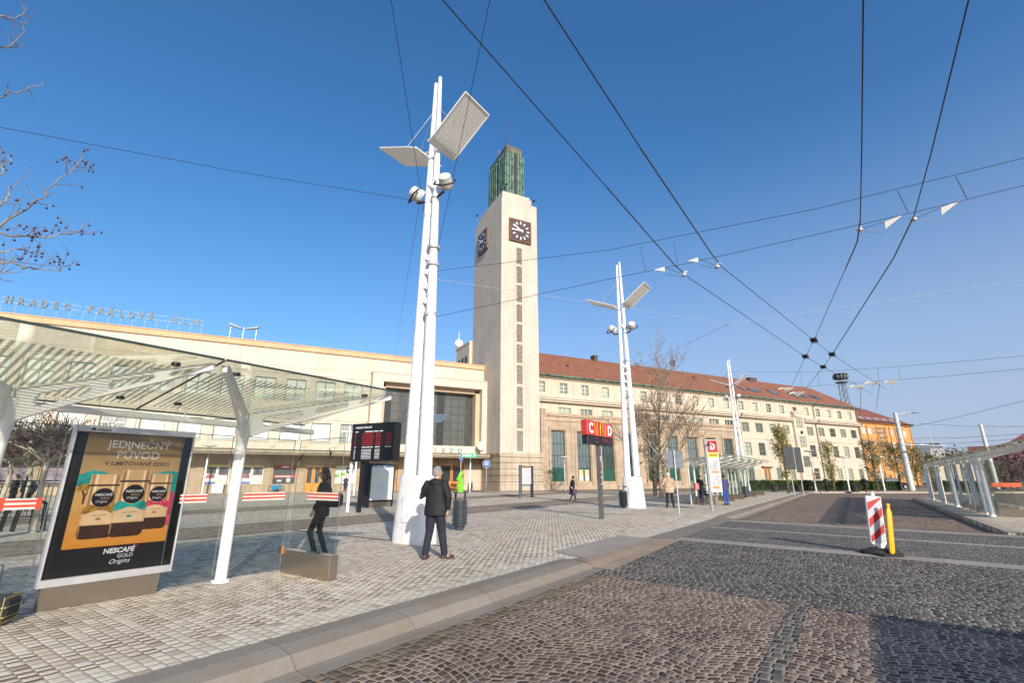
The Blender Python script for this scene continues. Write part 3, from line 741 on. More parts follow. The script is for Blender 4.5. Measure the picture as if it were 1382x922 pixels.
for a, b in ((U0+.4, 60.4), (63.6, U1)):
    mb.box(a, b, WW-.10, WW-.002, 12.36, 12.6); mb.box(a, b, WW-.05, WW-.002, 14.76, 15.0)
mb.box(46.2, 60.3, WW-.08, WW-.002, 8.05, 8.2); mb.box(63.7, U1, WW-.08, WW-.002, 8.05, 8.2)
mb.box(46.2, U1, WW-.12, WW-.002, -.1, .9)
mb.build('wall', pl_wing, wg)
mb = MB()
for a, b in ((U0+.4, 60.4), (63.6, U1+.3)):
    mb.box(a, b, WW-.75, WW-.003, 11.85, 12.1); mb.box(a, b, WW-.55, WW-.004, 11.6, 11.85); mb.box(a, b, WW-.85, WW-.003, 12.1, 12.2)
mb.box(U0+.3, U1+.2, WW-.35, WW-.003, 15.0, 15.2)
mb.build('cornice', pl_wing, wg)
mb = MB(); mb.box(60.45, 63.55, WW-.45, WW-.003, -.1, 13.2); mb.box(60.35, 63.65, WW-.55, WW-.003, 13.2, 13.4)
sb = mb.build('stair_bay', pl_wing, wg)
specs = {'top': (1.25, 1.5, 2, 3), 'tiny': (1.1, .75, 2, 2), 'mezz': (2.0, .8, 3, 1), 'r3': (1.85, 1.6, 3, 2), 'r2': (1.7, 2.15, 2, 3), 'r1': (1.5, 2.0, 2, 3)}
for u, z0, z1, W, key in wins:
    s_ = specs[key]; me = win_mesh('w'+key, *s_, [oliveframe, whiteframe if key in ('top', 'mezz') else oliveframe], pane_wing, .07, .035)
    o = put_win(wg, me, u, WW+.18, z0)
    if key == 'mezz' and W != 2.0: o.scale.x = W/2.0
for u, z in ((62.6, 10.55), (62.8, 7.0), (62.9, 3.45)):
    b = MB(); b.box(-.85, .85, -.04, .02, 0, 1.9); b.mat(1)
    for x in (-.8, 0, .8): b.box(x-.05, x+.05, -.08, -.041, 0, 1.9)
    for zz in (.05, .95, 1.85): b.box(-.85, .85, -.075, -.042, zz-.05, zz+.05)
    o = b.build('stair_window', [pane_wing, oliveframe], wg); o.location = (u-.6, WW-.46, z)
b = MB(); b.box(61.9, 62.2, WW-.75, WW-.46, 9.35, 9.85); b.build('bracket_lamp', black, wg)
b = MB(); b.box(60.45, 61.0, WW-.62, WW-.5, 12.6, 13.3); b.box(60.2, 61.2, WW-.7, WW-.46, 12.5, 12.6); b.build('carving', stone, wg)
wood_door(wg, 50.7, 52.5, WW-.05, 0, 3.2, 2, [ordoor, pane_dark]); wood_door(wg, 63.8, 64.7, WW-.05, 0, 2.3, 1, [ordoor, pane_dark])
b = MB(); b.box(50.2, 53, WW-.6, WW-.004, 3.3, 3.5); b.box(63.4, 65.0, WW-.7, WW-.004, 2.4, 2.55); b.build('door_canopy', concrete, wg)
# portico
PW = .8; pops = []; k = 0; u = 7.95
while u < 43:
    pops.append((u, u+2.15, 1.07, 7.7)); u += 4.12
mb = MB(); wall(mb, 6.3, 45.6, -.1, 10.0, PW, pops, .5)
mb.box(6.2, 7.0, PW-.25, PW-.002, -.1, 10.5); mb.quad((6.3, PW, 10), (45.6, PW, 10), (45.6, WW, 10), (6.3, WW, 10)); mb.quad((45.6, PW, -.1), (45.6, WW, -.1), (45.6, WW, 10), (45.6, PW, 10))
mb.box(7.02, 45.7, PW-.18, PW-.002, 9.6, 10.02); mb.box(7.02, 45.7, PW-.10, PW-.002, 8.95, 9.08)
for a, b, c, d in pops:
    mb.box(a-.42, a-.12, PW-.12, PW-.002, c-.5, d+.42); mb.box(b+.12, b+.42, PW-.12, PW-.002, c-.5, d+.42); mb.box(a-.12, b+.12, PW-.12, PW-.002, d+.14, d+.42)
mb.box(7.02, 45.6, PW-.14, PW-.003, -.1, .5)
mb.build('portico', stone, wg)
mb = MB()
for u in (17.6, 19.7): mb.box(u, u+2.0, PW-.22, PW-.182, 9.64, 9.99) if False else None
mb.box(17.5, 19.5, PW-.22, PW-.19, 9.15, 9.55); mb.box(19.6, 21.6, PW-.22, PW-.19, 9.15, 9.55); mb.build('name_plate', M('pink_stone', (.55, .36, .22), .7), wg)
for k, (a, b_, c, d) in enumerate(pops):
    W = b_-a; f = MB(); y0, y1 = PW+.3, PW+.36
    f.mat(0); H = d-c
    for x in (a+.03, a+W*.27, a+W*.5, a+W*.76, b_-.03): f.box(x-.024, x+.024, y0, y1, c, d)
    for t in (.26, .5, .74, .99): f.box(a, b_, y0+.006, y1-.006, c+H*t-.04, c+H*t+.04)
    f.box(a, b_, y0+.012, y0+.03, c, c+H*.25)
    w_ = f.build('tall_window', M('shop_green_paint', (.018, .085, .058), .4), wg)
    g = MB(); g.quad((a, PW+.34, c+H*.25), (b_, PW+.34, c+H*.25), (b_, PW+.34, d), (a, PW+.34, d)); g.build('pane', pane_dark, w_)
    if k == 1:
        g = MB(); g.box(a+.25, a+.95, PW+.2, PW+.29, .1, 2.6); g.box(b_-.95, b_-.25, PW+.2, PW+.29, .1, 2.6); dd = g.build('door', M('cream_door', (.52, .44, .28), .5), wg)
        g = MB(); g.mat(0)
        for x in (a+.45, b_-.75): g.box(x, x+.3, PW+.15, PW+.198, 1.2, 1.9)
        g.build('notice', white, dd)
# roof
mb = MB(); E0, E1, RZ, RWd = U0+.1, U1+.5, 20.4, 8.0
ev, bk_ = WW-.55, WW+13.5
mb.add([(E0, ev, 15.35), (E1, ev, 15.35), (78.6, RWd, RZ), (E0, RWd, RZ), (E1, bk_, 15.35), (E0, bk_, 15.35)], [(0, 1, 2, 3), (1, 4, 2), (4, 5, 3, 2), (0, 3, 5)], False)
rf = mb.build('roof', tiles, wg)
sl = (RZ-15.35)/(RWd-ev)
def slopebox(b, u0, u1, w0, w1, h0, h1):
    vs = []
    for h in (h0, h1):
        for w in (w0, w1):
            for u in (u0, u1): vs.append((u, w, 15.35+(w-ev)*sl+h))
    b.add(vs, [(0, 2, 3, 1), (4, 5, 7, 6), (0, 1, 5, 4), (2, 6, 7, 3), (0, 4, 6, 2), (1, 3, 7, 5)], False)
for u0, u1 in ((50.3, 51.3), (52.8, 55.2), (58.4, 60.4), (64.9, 66.3), (67.6, 69.6), (71.4, 73.4)):
    b = MB(); slopebox(b, u0, u1, 2.9, 4.2, .0, .14); b.mat(1); slopebox(b, u0+.12, u1-.12, 3.0, 4.1, .14, .16); b.build('skylight', [dgrey, pane_dark], rf)
for u, h, W_ in ((20.6, .55, .7), (58.6, .35, 2.0)):
    b = MB(); b.box(u, u+W_, 7.4, 8.4, 19.8, 20.4+h); b.box(u-.08, u+W_+.08, 7.32, 8.48, 20.4+h, 20.5+h); b.build('chimney', M('chimney_brick', (.10, .07, .06), .9), rf)
b = MB()
for (u, w) in ((46.5, 3.2), (13, 4.0), (41, 5.5)): 
    for k in range(1): slopebox(b, u, u+.3, w, w+.4, .0, .25)
b.build('roof_vent', dgrey, rf)
b = MB(); b.tube([(38.6, 7.9, 20.3), (38.6, 7.9, 22.6)], .05, 6)
for a in (0, 2.1, 4.2): b.box(38.6+math.cos(a)*.35-.09, 38.6+math.cos(a)*.35+.09, 7.9+math.sin(a)*.35-.09, 7.9+math.sin(a)*.35+.09, 21.2, 22.3)
b.tube([(38.6, 7.9, 22.6), (38.6, 7.9, 25)], .02, 5); b.build('phone_antenna', dgrey, rf)
b = MB(); b.tube([(E0, ev-.08, 15.28), (E1, ev-.08, 15.28)], .13, 8); b.build('gutter', copper, wg)
for u in (46.0, 67.5, 81.7):
    b = MB(); b.tube([(u, ev-.05, 15.2), (u, WW-.12, 14.7), (u, WW-.12, 12.3)], .07, 6); b.tube([(u, WW-.95, 12.3), (u, WW-.95, 11.9), (u, WW-.12, 11.4), (u, WW-.14, 0)], .07, 6); b.build('downpipe', M('downpipe_grey', (.12, .15, .13), .5), wg)
# ---------------------------------------------------------------- orange building
ob = thing('orange_building', 'orange rendered office building with red roof beyond the cream wing', 'building', FO, FA)
OW = 2.0; a0, a1 = 82.6, 103.2
ops = []; ow = []
for z in (10.4, 7.75, 4.85, 1.5):
    for u in (84.6, 86.8, 88.4, 93.2, 95.3, 97.7, 100.6):
        W = 1.5 if u not in (88.4, 93.2) else .9
        ops.append((u-W/2, u+W/2, z, z+1.25)); ow.append((u, z, W))
ops.append((89.6, 92.4, 3.0, 11.8))
mb = MB(); wall(mb, a0, a1, -.1, 12.6, OW, ops, .25); mb.quad((a1, OW, -.1), (a1, OW+12, -.1), (a1, OW+12, 12.6), (a1, OW, 12.6)); mb.quad((a0, OW+12, 12.6), (a0, OW, 12.6), (a0, OW, -.1), (a0, OW+12, -.1)); mb.build('wall', orange_pl, ob)
me = win_mesh('ow', 1.5, 1.25, 2, 2, [whiteframe, whiteframe], M_pane('orange_house_pane', (.10, .11, .12), (.55, .56, .55), .45), .07, .05)
for u, z, W in ow: put_win(ob, me, u, OW+.15, z).scale.x = W/1.5
mb = MB()
for u in (83.1, 85.7, 89.2, 92.75, 94.3, 96.6, 99.2, 102.9): mb.box(u-.16, u+.16, OW-.12, OW-.002, .0, 12.2)
mb.build('pilaster', orange_dk, ob)
mb = MB()
for k in range(9):
    for j in range(3): mb.box(89.62+j*.92, 89.62+j*.92+.86, OW+.1, OW+.15, 3.02+k*.97, 3.02+k*.97+.86)
mb.build('stair_glazing', M('dull_stair_glass', (.42, .30, .16), .4, var=.4, scale=1.5), ob)
mb = MB(); mb.box(a0-.1, a1+.4, OW-.4, OW+12.4, 12.6, 12.95); mb.build('cornice', orange_dk, ob)
mb = MB(); mb.add([(a0-.1, OW-.5, 12.96), (a1+.5, OW-.5, 12.96), (98.3, 8, 17.0), (a0-.1, 8, 17.0), (a1+.5, 14.5, 12.96), (a0-.1, 14.5, 12.96)], [(0, 1, 2, 3), (1, 4, 2), (4, 5, 3, 2), (0, 3, 5)], False); rf = mb.build('roof', tiles2, ob)
mb = MB()
for u in (85, 88, 91, 94, 97): mb.add([(u, 2.4, 13.62), (u+1.8, 2.4, 13.62), (u+1.8, 3.2, 14.12), (u, 3.2, 14.12)], [(0, 1, 2, 3)], False)
mb.build('skylight', lgrey, rf)
mb = MB(); mb.tube([(a0, OW-.55, 12.95), (a1+.5, OW-.55, 12.95)], .16, 6); mb.build('gutter', dgrey, ob)
wood_door(ob, 90.3, 91.7, OW-.05, 0, 2.3, 1, [ordoor, pane_dark])
# ================================================================ LIGHT MASTS
def mast_meshes():
    T = {}
    def pole(sgn):
        b = MB(); n = 9
        pts = [(sgn*lerp(.27, .09, k/(n-1)), 0, lerp(1.55, 14.35 if sgn > 0 else 14.2, k/(n-1))) for k in range(n)]
        b.tube(pts, [lerp(.188, .058, k/(n-1)) for k in range(n)], 16)
        for z in (3.2, 3.45, 5.0, 5.2, 9.3, 9.8):
            t = (z-1.55)/12.8; b.tube([(sgn*lerp(.27, .09, t), 0, z-.02), (sgn*lerp(.27, .09, t), 0, z+.02)], lerp(.188, .058, t)+.012, 16)
        return b
    base = MB()
    lv = []
    for z, hx, hy in ((0, .62, .34), (.06, .62, .34), (.9, .56, .30), (1.62, .50, .26)):
        lv.append((z, hx, hy))
    n = 28; vs = []
    for z, hx, hy in lv:
        for k in range(n):
            a = 2*math.pi*k/n; c, s_ = math.cos(a), math.sin(a)
            vs.append((hx*math.copysign(abs(c)**.55, c), hy*math.copysign(abs(s_)**.7, s_), z))
    base.add(vs, [(i*n+k, i*n+(k+1) % n, (i+1)*n+(k+1) % n, (i+1)*n+k) for i in range(3) for k in range(n)]+[tuple(3*n+k for k in range(n))], True)
    def panel(sgn):
        b = MB(); so, zo = (1.72, 12.42) if sgn > 0 else (2.0, 12.16)
        prof = [(.26, 11.40), (.38, 11.43), (.52, 11.52)]+[(lerp(.52, so, k/5), lerp(11.52, zo, k/5)) for k in range(1, 6)]
        m = 2; vs = []
        for j in range(m+1):
            y = lerp(-.56, .56, j/m)
            for s_, z in prof: vs.append((sgn*s_, y, z))
        k = len(prof)
        b.add(vs, [(j*k+i, j*k+i+1, (j+1)*k+i+1, (j+1)*k+i) for j in range(m) for i in range(k-1)], False)
        b.add([(x, y, z+.05) for x, y, z in vs], [(j*k+i, (j+1)*k+i, (j+1)*k+i+1, j*k+i+1) for j in range(m) for i in range(k-1)], False)
        for y in (-.56, .56):
            e = [(sgn*s_, y, z+.018) for s_, z in prof]; b.tube(e, .03, 6)
        for s_, z in (prof[0], prof[-1]): b.tube([(sgn*s_, -.56, z+.018), (sgn*s_, .56, z+.018)], .03, 6)
        return b
    zo_ = lambda g: 12.42 if g > 0 else 12.16
    def stay(sgn):
        b = MB()
        for y in (-.3, .3): b.tube([(sgn*.1, 0, 13.1), (sgn*1.1, y, lerp(11.52, zo_(sgn), .45))], .012, 4)
        b.tube([(sgn*.1, 0, 11.6), (sgn*.5, 0, 11.62)], .05, 6); return b
    def flood(sgn):
        b = MB(); T_ = Matrix.Translation((sgn*.62, -.1, 10.15)) @ Matrix.Rotation(sgn*R(28), 4, 'Z') @ Matrix.Rotation(R(-25), 4, 'X')
        b.smooth = True
        lv = [(-.2, .10), (-.15, .19), (.05, .21), (.14, .235), (.22, .215)]
        vs = []
        for y, r_ in lv:
            for k in range(14): vs.append(T_ @ Vector((r_*math.cos(k*math.pi/7), y, r_*math.sin(k*math.pi/7))))
        b.add(vs, [(i*14+k, i*14+(k+1) % 14, (i+1)*14+(k+1) % 14, (i+1)*14+k) for i in range(4) for k in range(14)]+[tuple(range(14)), tuple(4*14+k for k in reversed(range(14)))], True)
        b.mat(1)
        b.tube([T_ @ Vector(q) for q in ((-.3, 0, 0), (-.3, -.05, -.25), (0, -.05, -.36), (.3, -.05, -.25), (.3, 0, 0))], .03, 6)
        b.tube([(sgn*.1, 0, 9.75), (sgn*.55, -.08, 9.8)], .04, 6)
        return b
    lad = []
    for z in (6.5, 6.95, 7.4, 7.85):
        t = (z-1.55)/12.8; x = lerp(.27, .075, t); l_ = MB(); l_.ext([(-x, -.10), (x, -.10), (x, .10), (-x, .10)], (0, 0, z), X3, Y3, .03)
        l_.add([(-x, -.1, z-.03), (x, -.1, z-.03), (x, -.1, z-.22), (-x, -.1, z-.06)], [(0, 1, 2, 3)], False); lad.append(l_)
    l_ = MB(); l_.add([(-.15, -.12, 10.3), (.15, -.12, 10.3), (.12, -.12, 10.1), (-.15, -.10, 10.3), (.15, -.10, 10.3), (.12, -.10, 10.1)], [(0, 1, 2), (3, 5, 4), (0, 3, 4, 1), (1, 4, 5, 2), (2, 5, 3, 0)], False); lad.append(l_)
    ring = MB()
    for z in (7.55, 8.1, 6.0): ring.tube([(.17, 0, z-.05), (.17, 0, z+.05)], .19, 14)
    return base, pole, panel, stay, flood, lad, ring
m1 = thing('light_mast', 'tallest nearest white twin pole light mast beside the walking man', 'light mast', gp(558.5, 733), RA, 'white twin pole light masts along the plaza')
base, pole, panel, stay, flood, lad, ring = mast_meshes()
groove_shade, nt, p, o = _new('groove_shade_panel'); _s = nt.nodes.new('ShaderNodeSeparateXYZ'); nt.links.new(coord(nt), _s.inputs[0])
nt.links.new(ramp(nt, math_(nt, 'FRACT', math_(nt, 'MULTIPLY', _s.outputs[1], 8.5)), [(0.0, (.64, .63, .60)), (.2, (.78, .77, .74)), (.9, (.84, .83, .81)), (1.0, (.66, .65, .62))]), p.inputs[0]); p.inputs['Roughness'].default_value = .6  # groove shading painted as darker lines; the sheet itself is flat
mastwhite = M('mast_white', (.80, .80, .79), .32, var=.035, scale=.8)
bo = base.build('base', M('mast_base_white', (.76, .75, .73), .5, var=.07, scale=3), m1)
b = MB(); b.box(-.12, .12, -.345, -.325, .5, 1.1); b.build('hatch', mastwhite, bo)
for s_ in (1, -1):
    pole(s_).build('pole', mastwhite, m1); p = panel(s_).build('reflector', groove_shade, m1); stay(s_).build('stay', steel, p); flood(s_).build('floodlight', [offwhite, black], m1)
for l_ in lad: l_.build('rung_plate', mastwhite, m1)
for z in (7.55, 8.1, 6.0): b = MB(); b.tube([(.17, 0, z-.05), (.17, 0, z+.05)], .19, 14); b.build('clamp_ring', lgrey, m1)
for pos_, lb in ((gp(856, 686), 'second white twin pole light mast, behind the red C and D sign'), (dp(997, 600, 52)*1, 'farthest white twin pole light mast, rising behind the glass bus shelter'),):
    v = Vector((pos_.x, pos_.y, 0)); dup(m1, v, RA, lb)

# ================================================================ BUS SHELTERS
frit, nt, p, o = _new('frit_print'); nt.nodes.remove(p)
_t = nt.nodes.new('ShaderNodeBsdfTransparent'); _t.inputs[0].default_value = (.62, .62, .52, 1); _d = nt.nodes.new('ShaderNodeBsdfDiffuse'); _d.inputs[0].default_value = (.42, .41, .34, 1)
_tr = nt.nodes.new('ShaderNodeBsdfTranslucent'); _tr.inputs[0].default_value = (.42, .41, .34, 1); _a = nt.nodes.new('ShaderNodeMixShader'); _b = nt.nodes.new('ShaderNodeMixShader'); _b.inputs[0].default_value = .7
nt.links.new(_d.outputs[0], _a.inputs[1]); nt.links.new(_tr.outputs[0], _a.inputs[2]); nt.links.new(_t.outputs[0], _b.inputs[1]); nt.links.new(_a.outputs[0], _b.inputs[2]); nt.links.new(_b.outputs[0], o.inputs[0])
def shelter(name, label, x0, y0, n, posts, glass, mats_shadow=None, tips=True, back=True, fine=True):
    t = thing(name, label, 'bus shelter', rw(x0, y0), RA)          # local x: + towards the kerb, y along the road
    L = n*2.85; ZB, ZF, XB, XF = 2.575, 2.98, -.5, 2.2
    zr = lambda x: lerp(ZB, ZF, (x-XB)/(XF-XB))
    for k in range(n):
        b = MB(); a, c = k*2.85+.012, (k+1)*2.85-.012
        b.quad((XB, a, zr(XB)), (XF, a, zr(XF)), (XF, c, zr(XF)), (XB, c, zr(XB)))
        g = b.build('roof_glass', glass_roof, t)
        f = MB(); m = 34
        for j in range(m):
            y = lerp(a+.1, c-.1, (j+.5)/m); f.quad((XB+.25, y-.019, zr(XB+.25)+.004), (XF-.55, y-.019, zr(XF-.55)+.004), (XF-.55, y+.019, zr(XF-.55)+.004), (XB+.25, y+.019, zr(XB+.25)+.004))
        f.build('frit_stripes', frit, g)
        f = MB(); f.box(XF-.02, XF+.01, a, c, zr(XF)-.012, zr(XF)+.012); f.box(XB-.01, XB+.02, a, c, zr(XB)-.012, zr(XB)+.012)
        f.build('glass_edge', M('glass_edge_dark', (.03, .05, .045), .3), g)
        f = MB()
        for x in (0.05, XF-.45):
            for y in (a+.35, c-.35): f.tube([(x, y, zr(x)-.02), (x, y, zr(x)+.02)], .05, 10)
        f.build('glass_clamps', black, g)
    b = MB()
    for k in range(1, n):
        y = k*2.85; b.add([(XB, y-.02, zr(XB)-.01), (XF, y-.02, zr(XF)-.01), (XF, y+.02, zr(XF)-.01), (XB, y+.02, zr(XB)-.01)], [(0, 1, 2, 3)], False)
    if n > 1: b.build('seam', M('seam_grey', (.12, .10, .08), .6), t)
    for k in posts:
        y = (k+.5)*2.85
        b = MB(); b.tube([(0, y, 0), (0, y, 2.15)], [.085, .085], 16); b.tube([(0, y, 0), (0, y, .03)], .13, 14); b.build('post', mastwhite, t)
        b = MB(); b.tube([(0, y, 2.1), (0, y, 2.3), (.02, y, 2.52)], [.088, .11, .13], 14); b.build('post_head', mastwhite, t)
        for s_ in (-1, 1):                                     # two tapering arms with slots, V-shaped to the roof corners
            tip = Vector((XF-.12, y+s_*1.36, zr(XF-.12)-.03)); st = Vector((.03, y+s_*.03, 2.2))
            h = Vector((tip.x-st.x, tip.y-st.y, 0)); hl = h.length; hn = h/hl; sd = Vector((-hn.y, hn.x, 0))
            topz = lambda q: lerp(zr(.03)-.03, tip.z, q); botz = lambda q: lerp(2.2, tip.z-.08, q**.85)
            segs = [(0, .10), (.10, .40), (.40, .47), (.47, .72), (.72, .77), (.77, .93), (.93, 1.0)]
            a = MB()
            def pr(q, f_): return st+hn*(hl*q)-Vector((0, 0, st.z))+Vector((0, 0, lerp(botz(q), topz(q), f_)))
            def slab(q0, q1, f0, f1, w_):
                vs = [pr(q, f_)+sd*e for e in (-w_, w_) for q, f_ in ((q0, f0), (q1, f0), (q1, f1), (q0, f1))]
                a.add(vs, [(3, 2, 1, 0), (4, 5, 6, 7), (0, 1, 5, 4), (1, 2, 6, 5), (2, 3, 7, 6), (3, 0, 4, 7)], False)
            for i, (q0, q1) in enumerate(segs):
                if i % 2 == 0: slab(q0, q1, 0, 1, .022)
                else:
                    slab(q0, q1, 0, .26, .021); slab(q0, q1, .74, 1, .021)
                    for q, e in ((q0, 1), (q1, -1)):               # rounded slot ends
                        dq = (.02)*e; slab(q, q+dq, .26, .40, .0205) ; slab(q, q+dq, .60, .74, .0205); slab(q, q+dq*.4, .40, .6, .0205)
            slab(0, 1.0, .985, 1.0, .05)
            a.build('arm', mastwhite, t)
    b = MB(); b.tube([(.03, .2, 2.46), (.03, L-.15, 2.40)], .05, 10)
    for k in range(n*2): b.tube([(.03, .5+k*1.42, 2.42), (.03, .5+k*1.42, 2.6)], .012, 5)
    b.build('lamp_tube', mastwhite, t)
    return t
sh = shelter('bus_shelter', 'near bus shelter with striped glass roof and white forked posts beside the poster', -8.4, -.17, 2, (0, 1), glass_roof)
def glass_wall(parent, p0, p1, z0, z1, stripe=None, pos_=None, name='glass_panel'):
    b = MB(); p0, p1 = Vector(p0), Vector(p1); dirv = (p1-p0).normalized(); sd = Vector((-dirv.y, dirv.x, 0))
    b.quad(p0+Z3*z0, p1+Z3*z0, p1+Z3*z1, p0+Z3*z1)
    g = b.build(name, glass_clear, parent)
    e = MB(); 
    e.tube([p0+Z3*z0, p0+Z3*z1], .007, 4); e.tube([p1+Z3*z0, p1+Z3*z1], .007, 4); e.tube([p0+Z3*z1, p1+Z3*z1], .006, 4)
    e.build('glass_edge', M('glass_edge_green', (.10, .15, .13), .3), g)
    if stripe:
        for a, c in stripe:
            s_ = MB()
            for k, (h0, h1, mi) in enumerate(((1.195, 1.222, 0), (1.222, 1.250, 1), (1.250, 1.277, 0), (1.277, 1.305, 1), (1.305, 1.325, 0))):
                s_.mat(mi)
                for o_ in (.004, -.004):
                    s_.quad(p0+dirv*a+sd*o_+Z3*h0, p0+dirv*c+sd*o_+Z3*h0, p0+dirv*c+sd*o_+Z3*h1, p0+dirv*a+sd*o_+Z3*h1)
            (s_.mat(1), [s_.box(-.0045, .0045, 0, .05, 1.185, 1.335, Matrix.Translation(p0+dirv*e_) @ Matrix.Rotation(math.atan2(dirv.y, dirv.x)-math.pi/2, 4, 'Z')) for e_ in (a, c-.05)]) if name == 'glass_panel' and c-a < 1 and a > .2 else None
            s_.build('warning_stripes', [M('decal_white', (.60, .60, .56), .5), M('decal_red', (.56, .065, .03), .5)], g)
    return g
# local frame of the near shelter: x-8.4, y+.17
for a, c, st in ((-.6, 1.1, [(.3, 1.2)]), (1.15, 2.02, [(.42, .8)]), (3.40, 4.12, [(.08, .46)]), (4.35, 5.22, [(.06, .80)])):
    glass_wall(sh, (.03, a, 0), (.03, c, 0), .12, 2.23, st)
eg = glass_wall(sh, (.05, 5.32, 0), (1.36, 5.32, 0), .37, 2.23, [(.40, 1.28)], name='end_glass')
def bird(parent, x, z, a, s_, mirror=1):
    pts = [(0, .16), (.10, .05), (.42, .10), (.62, -.04), (.40, .0), (.16, -.08), (.05, -.22), (.10, -.36), (-.02, -.34), (-.06, -.18), (-.22, -.12), (-.48, -.22), (-.62, -.40), (-.52, -.12), (-.26, .04), (-.08, .06)]
    b = MB(); c, s2 = math.cos(a), math.sin(a)
    P = [((px*c-pz*s2)*s_*mirror, (px*s2+pz*c)*s_) for px, pz in pts]
    b.ext(P, (x, 5.32-.006, z), X3, Z3, 0); b.build('bird_sticker', black, parent)
bird(eg, .10, 1.93, R(35), .22); bird(eg, .98, 1.97, R(105), .20)
b = MB(); b.bbox(.0, 1.37, 5.24, 5.40, 0, .37, .012); b.build('stone_base', granite_base, sh)
b = MB(); b.box(-.04, .07, 5.20, 5.235, .30, .42); b.build('bracket', M('rust_bracket', (.35, .16, .07), .7), sh)

# ---------------------------------------------------------------- poster case (city light)
ad = thing('poster_case', 'tall lit poster case with coffee jars advertisement standing in the near shelter', 'advertising case', rw(-8.42, 1.93), RA)
b = MB(); W, Z0_, Z1_ = 1.44, .26, 2.25
b.bbox(-.09, .07, 0, .024, Z0_, Z1_, .006); b.bbox(-.09, .07, W-.024, W, Z0_, Z1_, .006); b.bbox(-.09, .07, .0242, W-.0242, Z1_-.085, Z1_, .008); b.bbox(-.09, .07, .0242, W-.0242, Z0_, Z0_+.095, .008)
b.box(-.085, .03, .025, W-.025, Z0_+.096, Z1_-.086)
fr_ = b.build('case_frame', M('aluminium', (.60, .60, .60), .4, .5), ad)
b = MB(); b.text('railpark', .05, (.0715, .30, Z1_-.062), Y3, Z3, 0, bold=.001); b.tube([(.0715, .16, Z1_-.045), (.0718, .20, Z1_-.045)], .016, 10); b.build('maker_name', dgrey, fr_)
b = MB(); b.box(-.07, .05, .05, W-.14, 0, Z0_-.002); b.build('plinth', granite_base, ad)
# the printed poster: printed areas are thin layers on the sheet
pm_gold = M('print_gold', (.62, .32, .075), .45, var=.25, scale=1.4)
def M_grad(name, c0, c1, z0, z1, rough=.45, axis=2):
    m, nt, p, o = _new(name); co = coord(nt); s_ = nt.nodes.new('ShaderNodeSeparateXYZ'); nt.links.new(co, s_.inputs[0])
    f = math_(nt, 'DIVIDE', math_(nt, 'SUBTRACT', s_.outputs[axis], z0), z1-z0)
    c = ramp(nt, f, [(0.0, c0), (1.0, c1)]); c = mixc(nt, .35, c, ramp(nt, noise(nt, co, 14, 4), [(.3, .55), (.7, 1.0)]), 'MULTIPLY')
    nt.links.new(c, p.inputs['Base Color']); p.inputs['Roughness'].default_value = rough; return m
PY0, PY1, PZ0, PZ1 = .15, W-.135, .375, 2.155
py = lambda f: lerp(PY0, PY1, f); pz = lambda f: lerp(PZ1, PZ0, f)
m_top = M_grad('print_tan', (.50, .33, .13), (.25, .17, .09), 1.55, 2.15)
m_low = M_grad('print_savanna', (.66, .27, .03), (.62, .42, .16), .7, 1.6)
m_teal = M('print_teal', (.015, .33, .28), .45, var=.35, scale=9)
m_pink = M('print_pink', (.60, .06, .12), .45, var=.4, scale=12)
m_blk = M('print_black', (.012, .011, .011), .35)
m_jar = M_grad('print_jar_gold', (.30, .17, .07), (.74, .52, .27), 0, 1)
m_coffee = M('print_coffee', (.055, .022, .010), .5, var=.5, scale=60)
m_cream = M('print_cream', (.72, .52, .30), .45, var=.06)
m_silver = M('print_silver', (.70, .72, .74), .35); m_brown = M('print_brown', (.07, .04, .03), .4)
m_tree = M('print_tree', (.10, .045, .015), .5, var=.4, scale=20); m_canopy = M('print_acacia', (.36, .20, .03), .5, var=.4, scale=20)
pmats = [m_blk, m_top, m_low, m_teal, m_pink, m_coffee, m_cream, m_silver, m_brown, m_tree, m_canopy, M('print_jar_light', (.66, .43, .20), .4), M('print_jar_dark', (.36, .20, .08), .4), M('print_jar_shine', (.85, .70, .47), .35), red]
b = MB(); LX = .0315
def lay(mi, poly, lift): b.mat(mi); b.ext([(py(x), pz(z)) for x, z in poly], (LX+lift*.0006, 0, 0), Y3, Z3, 0)
b.mat(0); b.quad((LX, .026, Z0_+.097), (LX, W-.026, Z0_+.097), (LX, W-.026, Z1_-.087), (LX, .026, Z1_-.087))
lay(1, [(0, .36), (1, .36), (1, 0), (0, 0)], 1); lay(2, [(0, .83), (1, .83), (1, .36), (0, .36)], 1)
lay(3, [(0, .39), (0, .31), (.12, .275), (.22, .285), (.34, .32), (.34, .39)], 2); lay(3, [(.62, .60), (.62, .31), (.78, .29), (.9, .275), (1, .285), (1, .50), (.8, .52)], 2)
lay(4, [(.62, .66), (.7, .52), (.86, .46), (1, .44), (1, .70), (.8, .73), (.62, .70)], 3)
lay(9, [(.085, .52), (.10, .52), (.105, .46), (.135, .425), (.115, .42), (.09, .45), (.075, .42), (.055, .425), (.08, .465)], 4); lay(10, [(.0, .43), (.02, .39), (.08, .37), (.15, .385), (.18, .41), (.15, .43), (.08, .42)], 5)
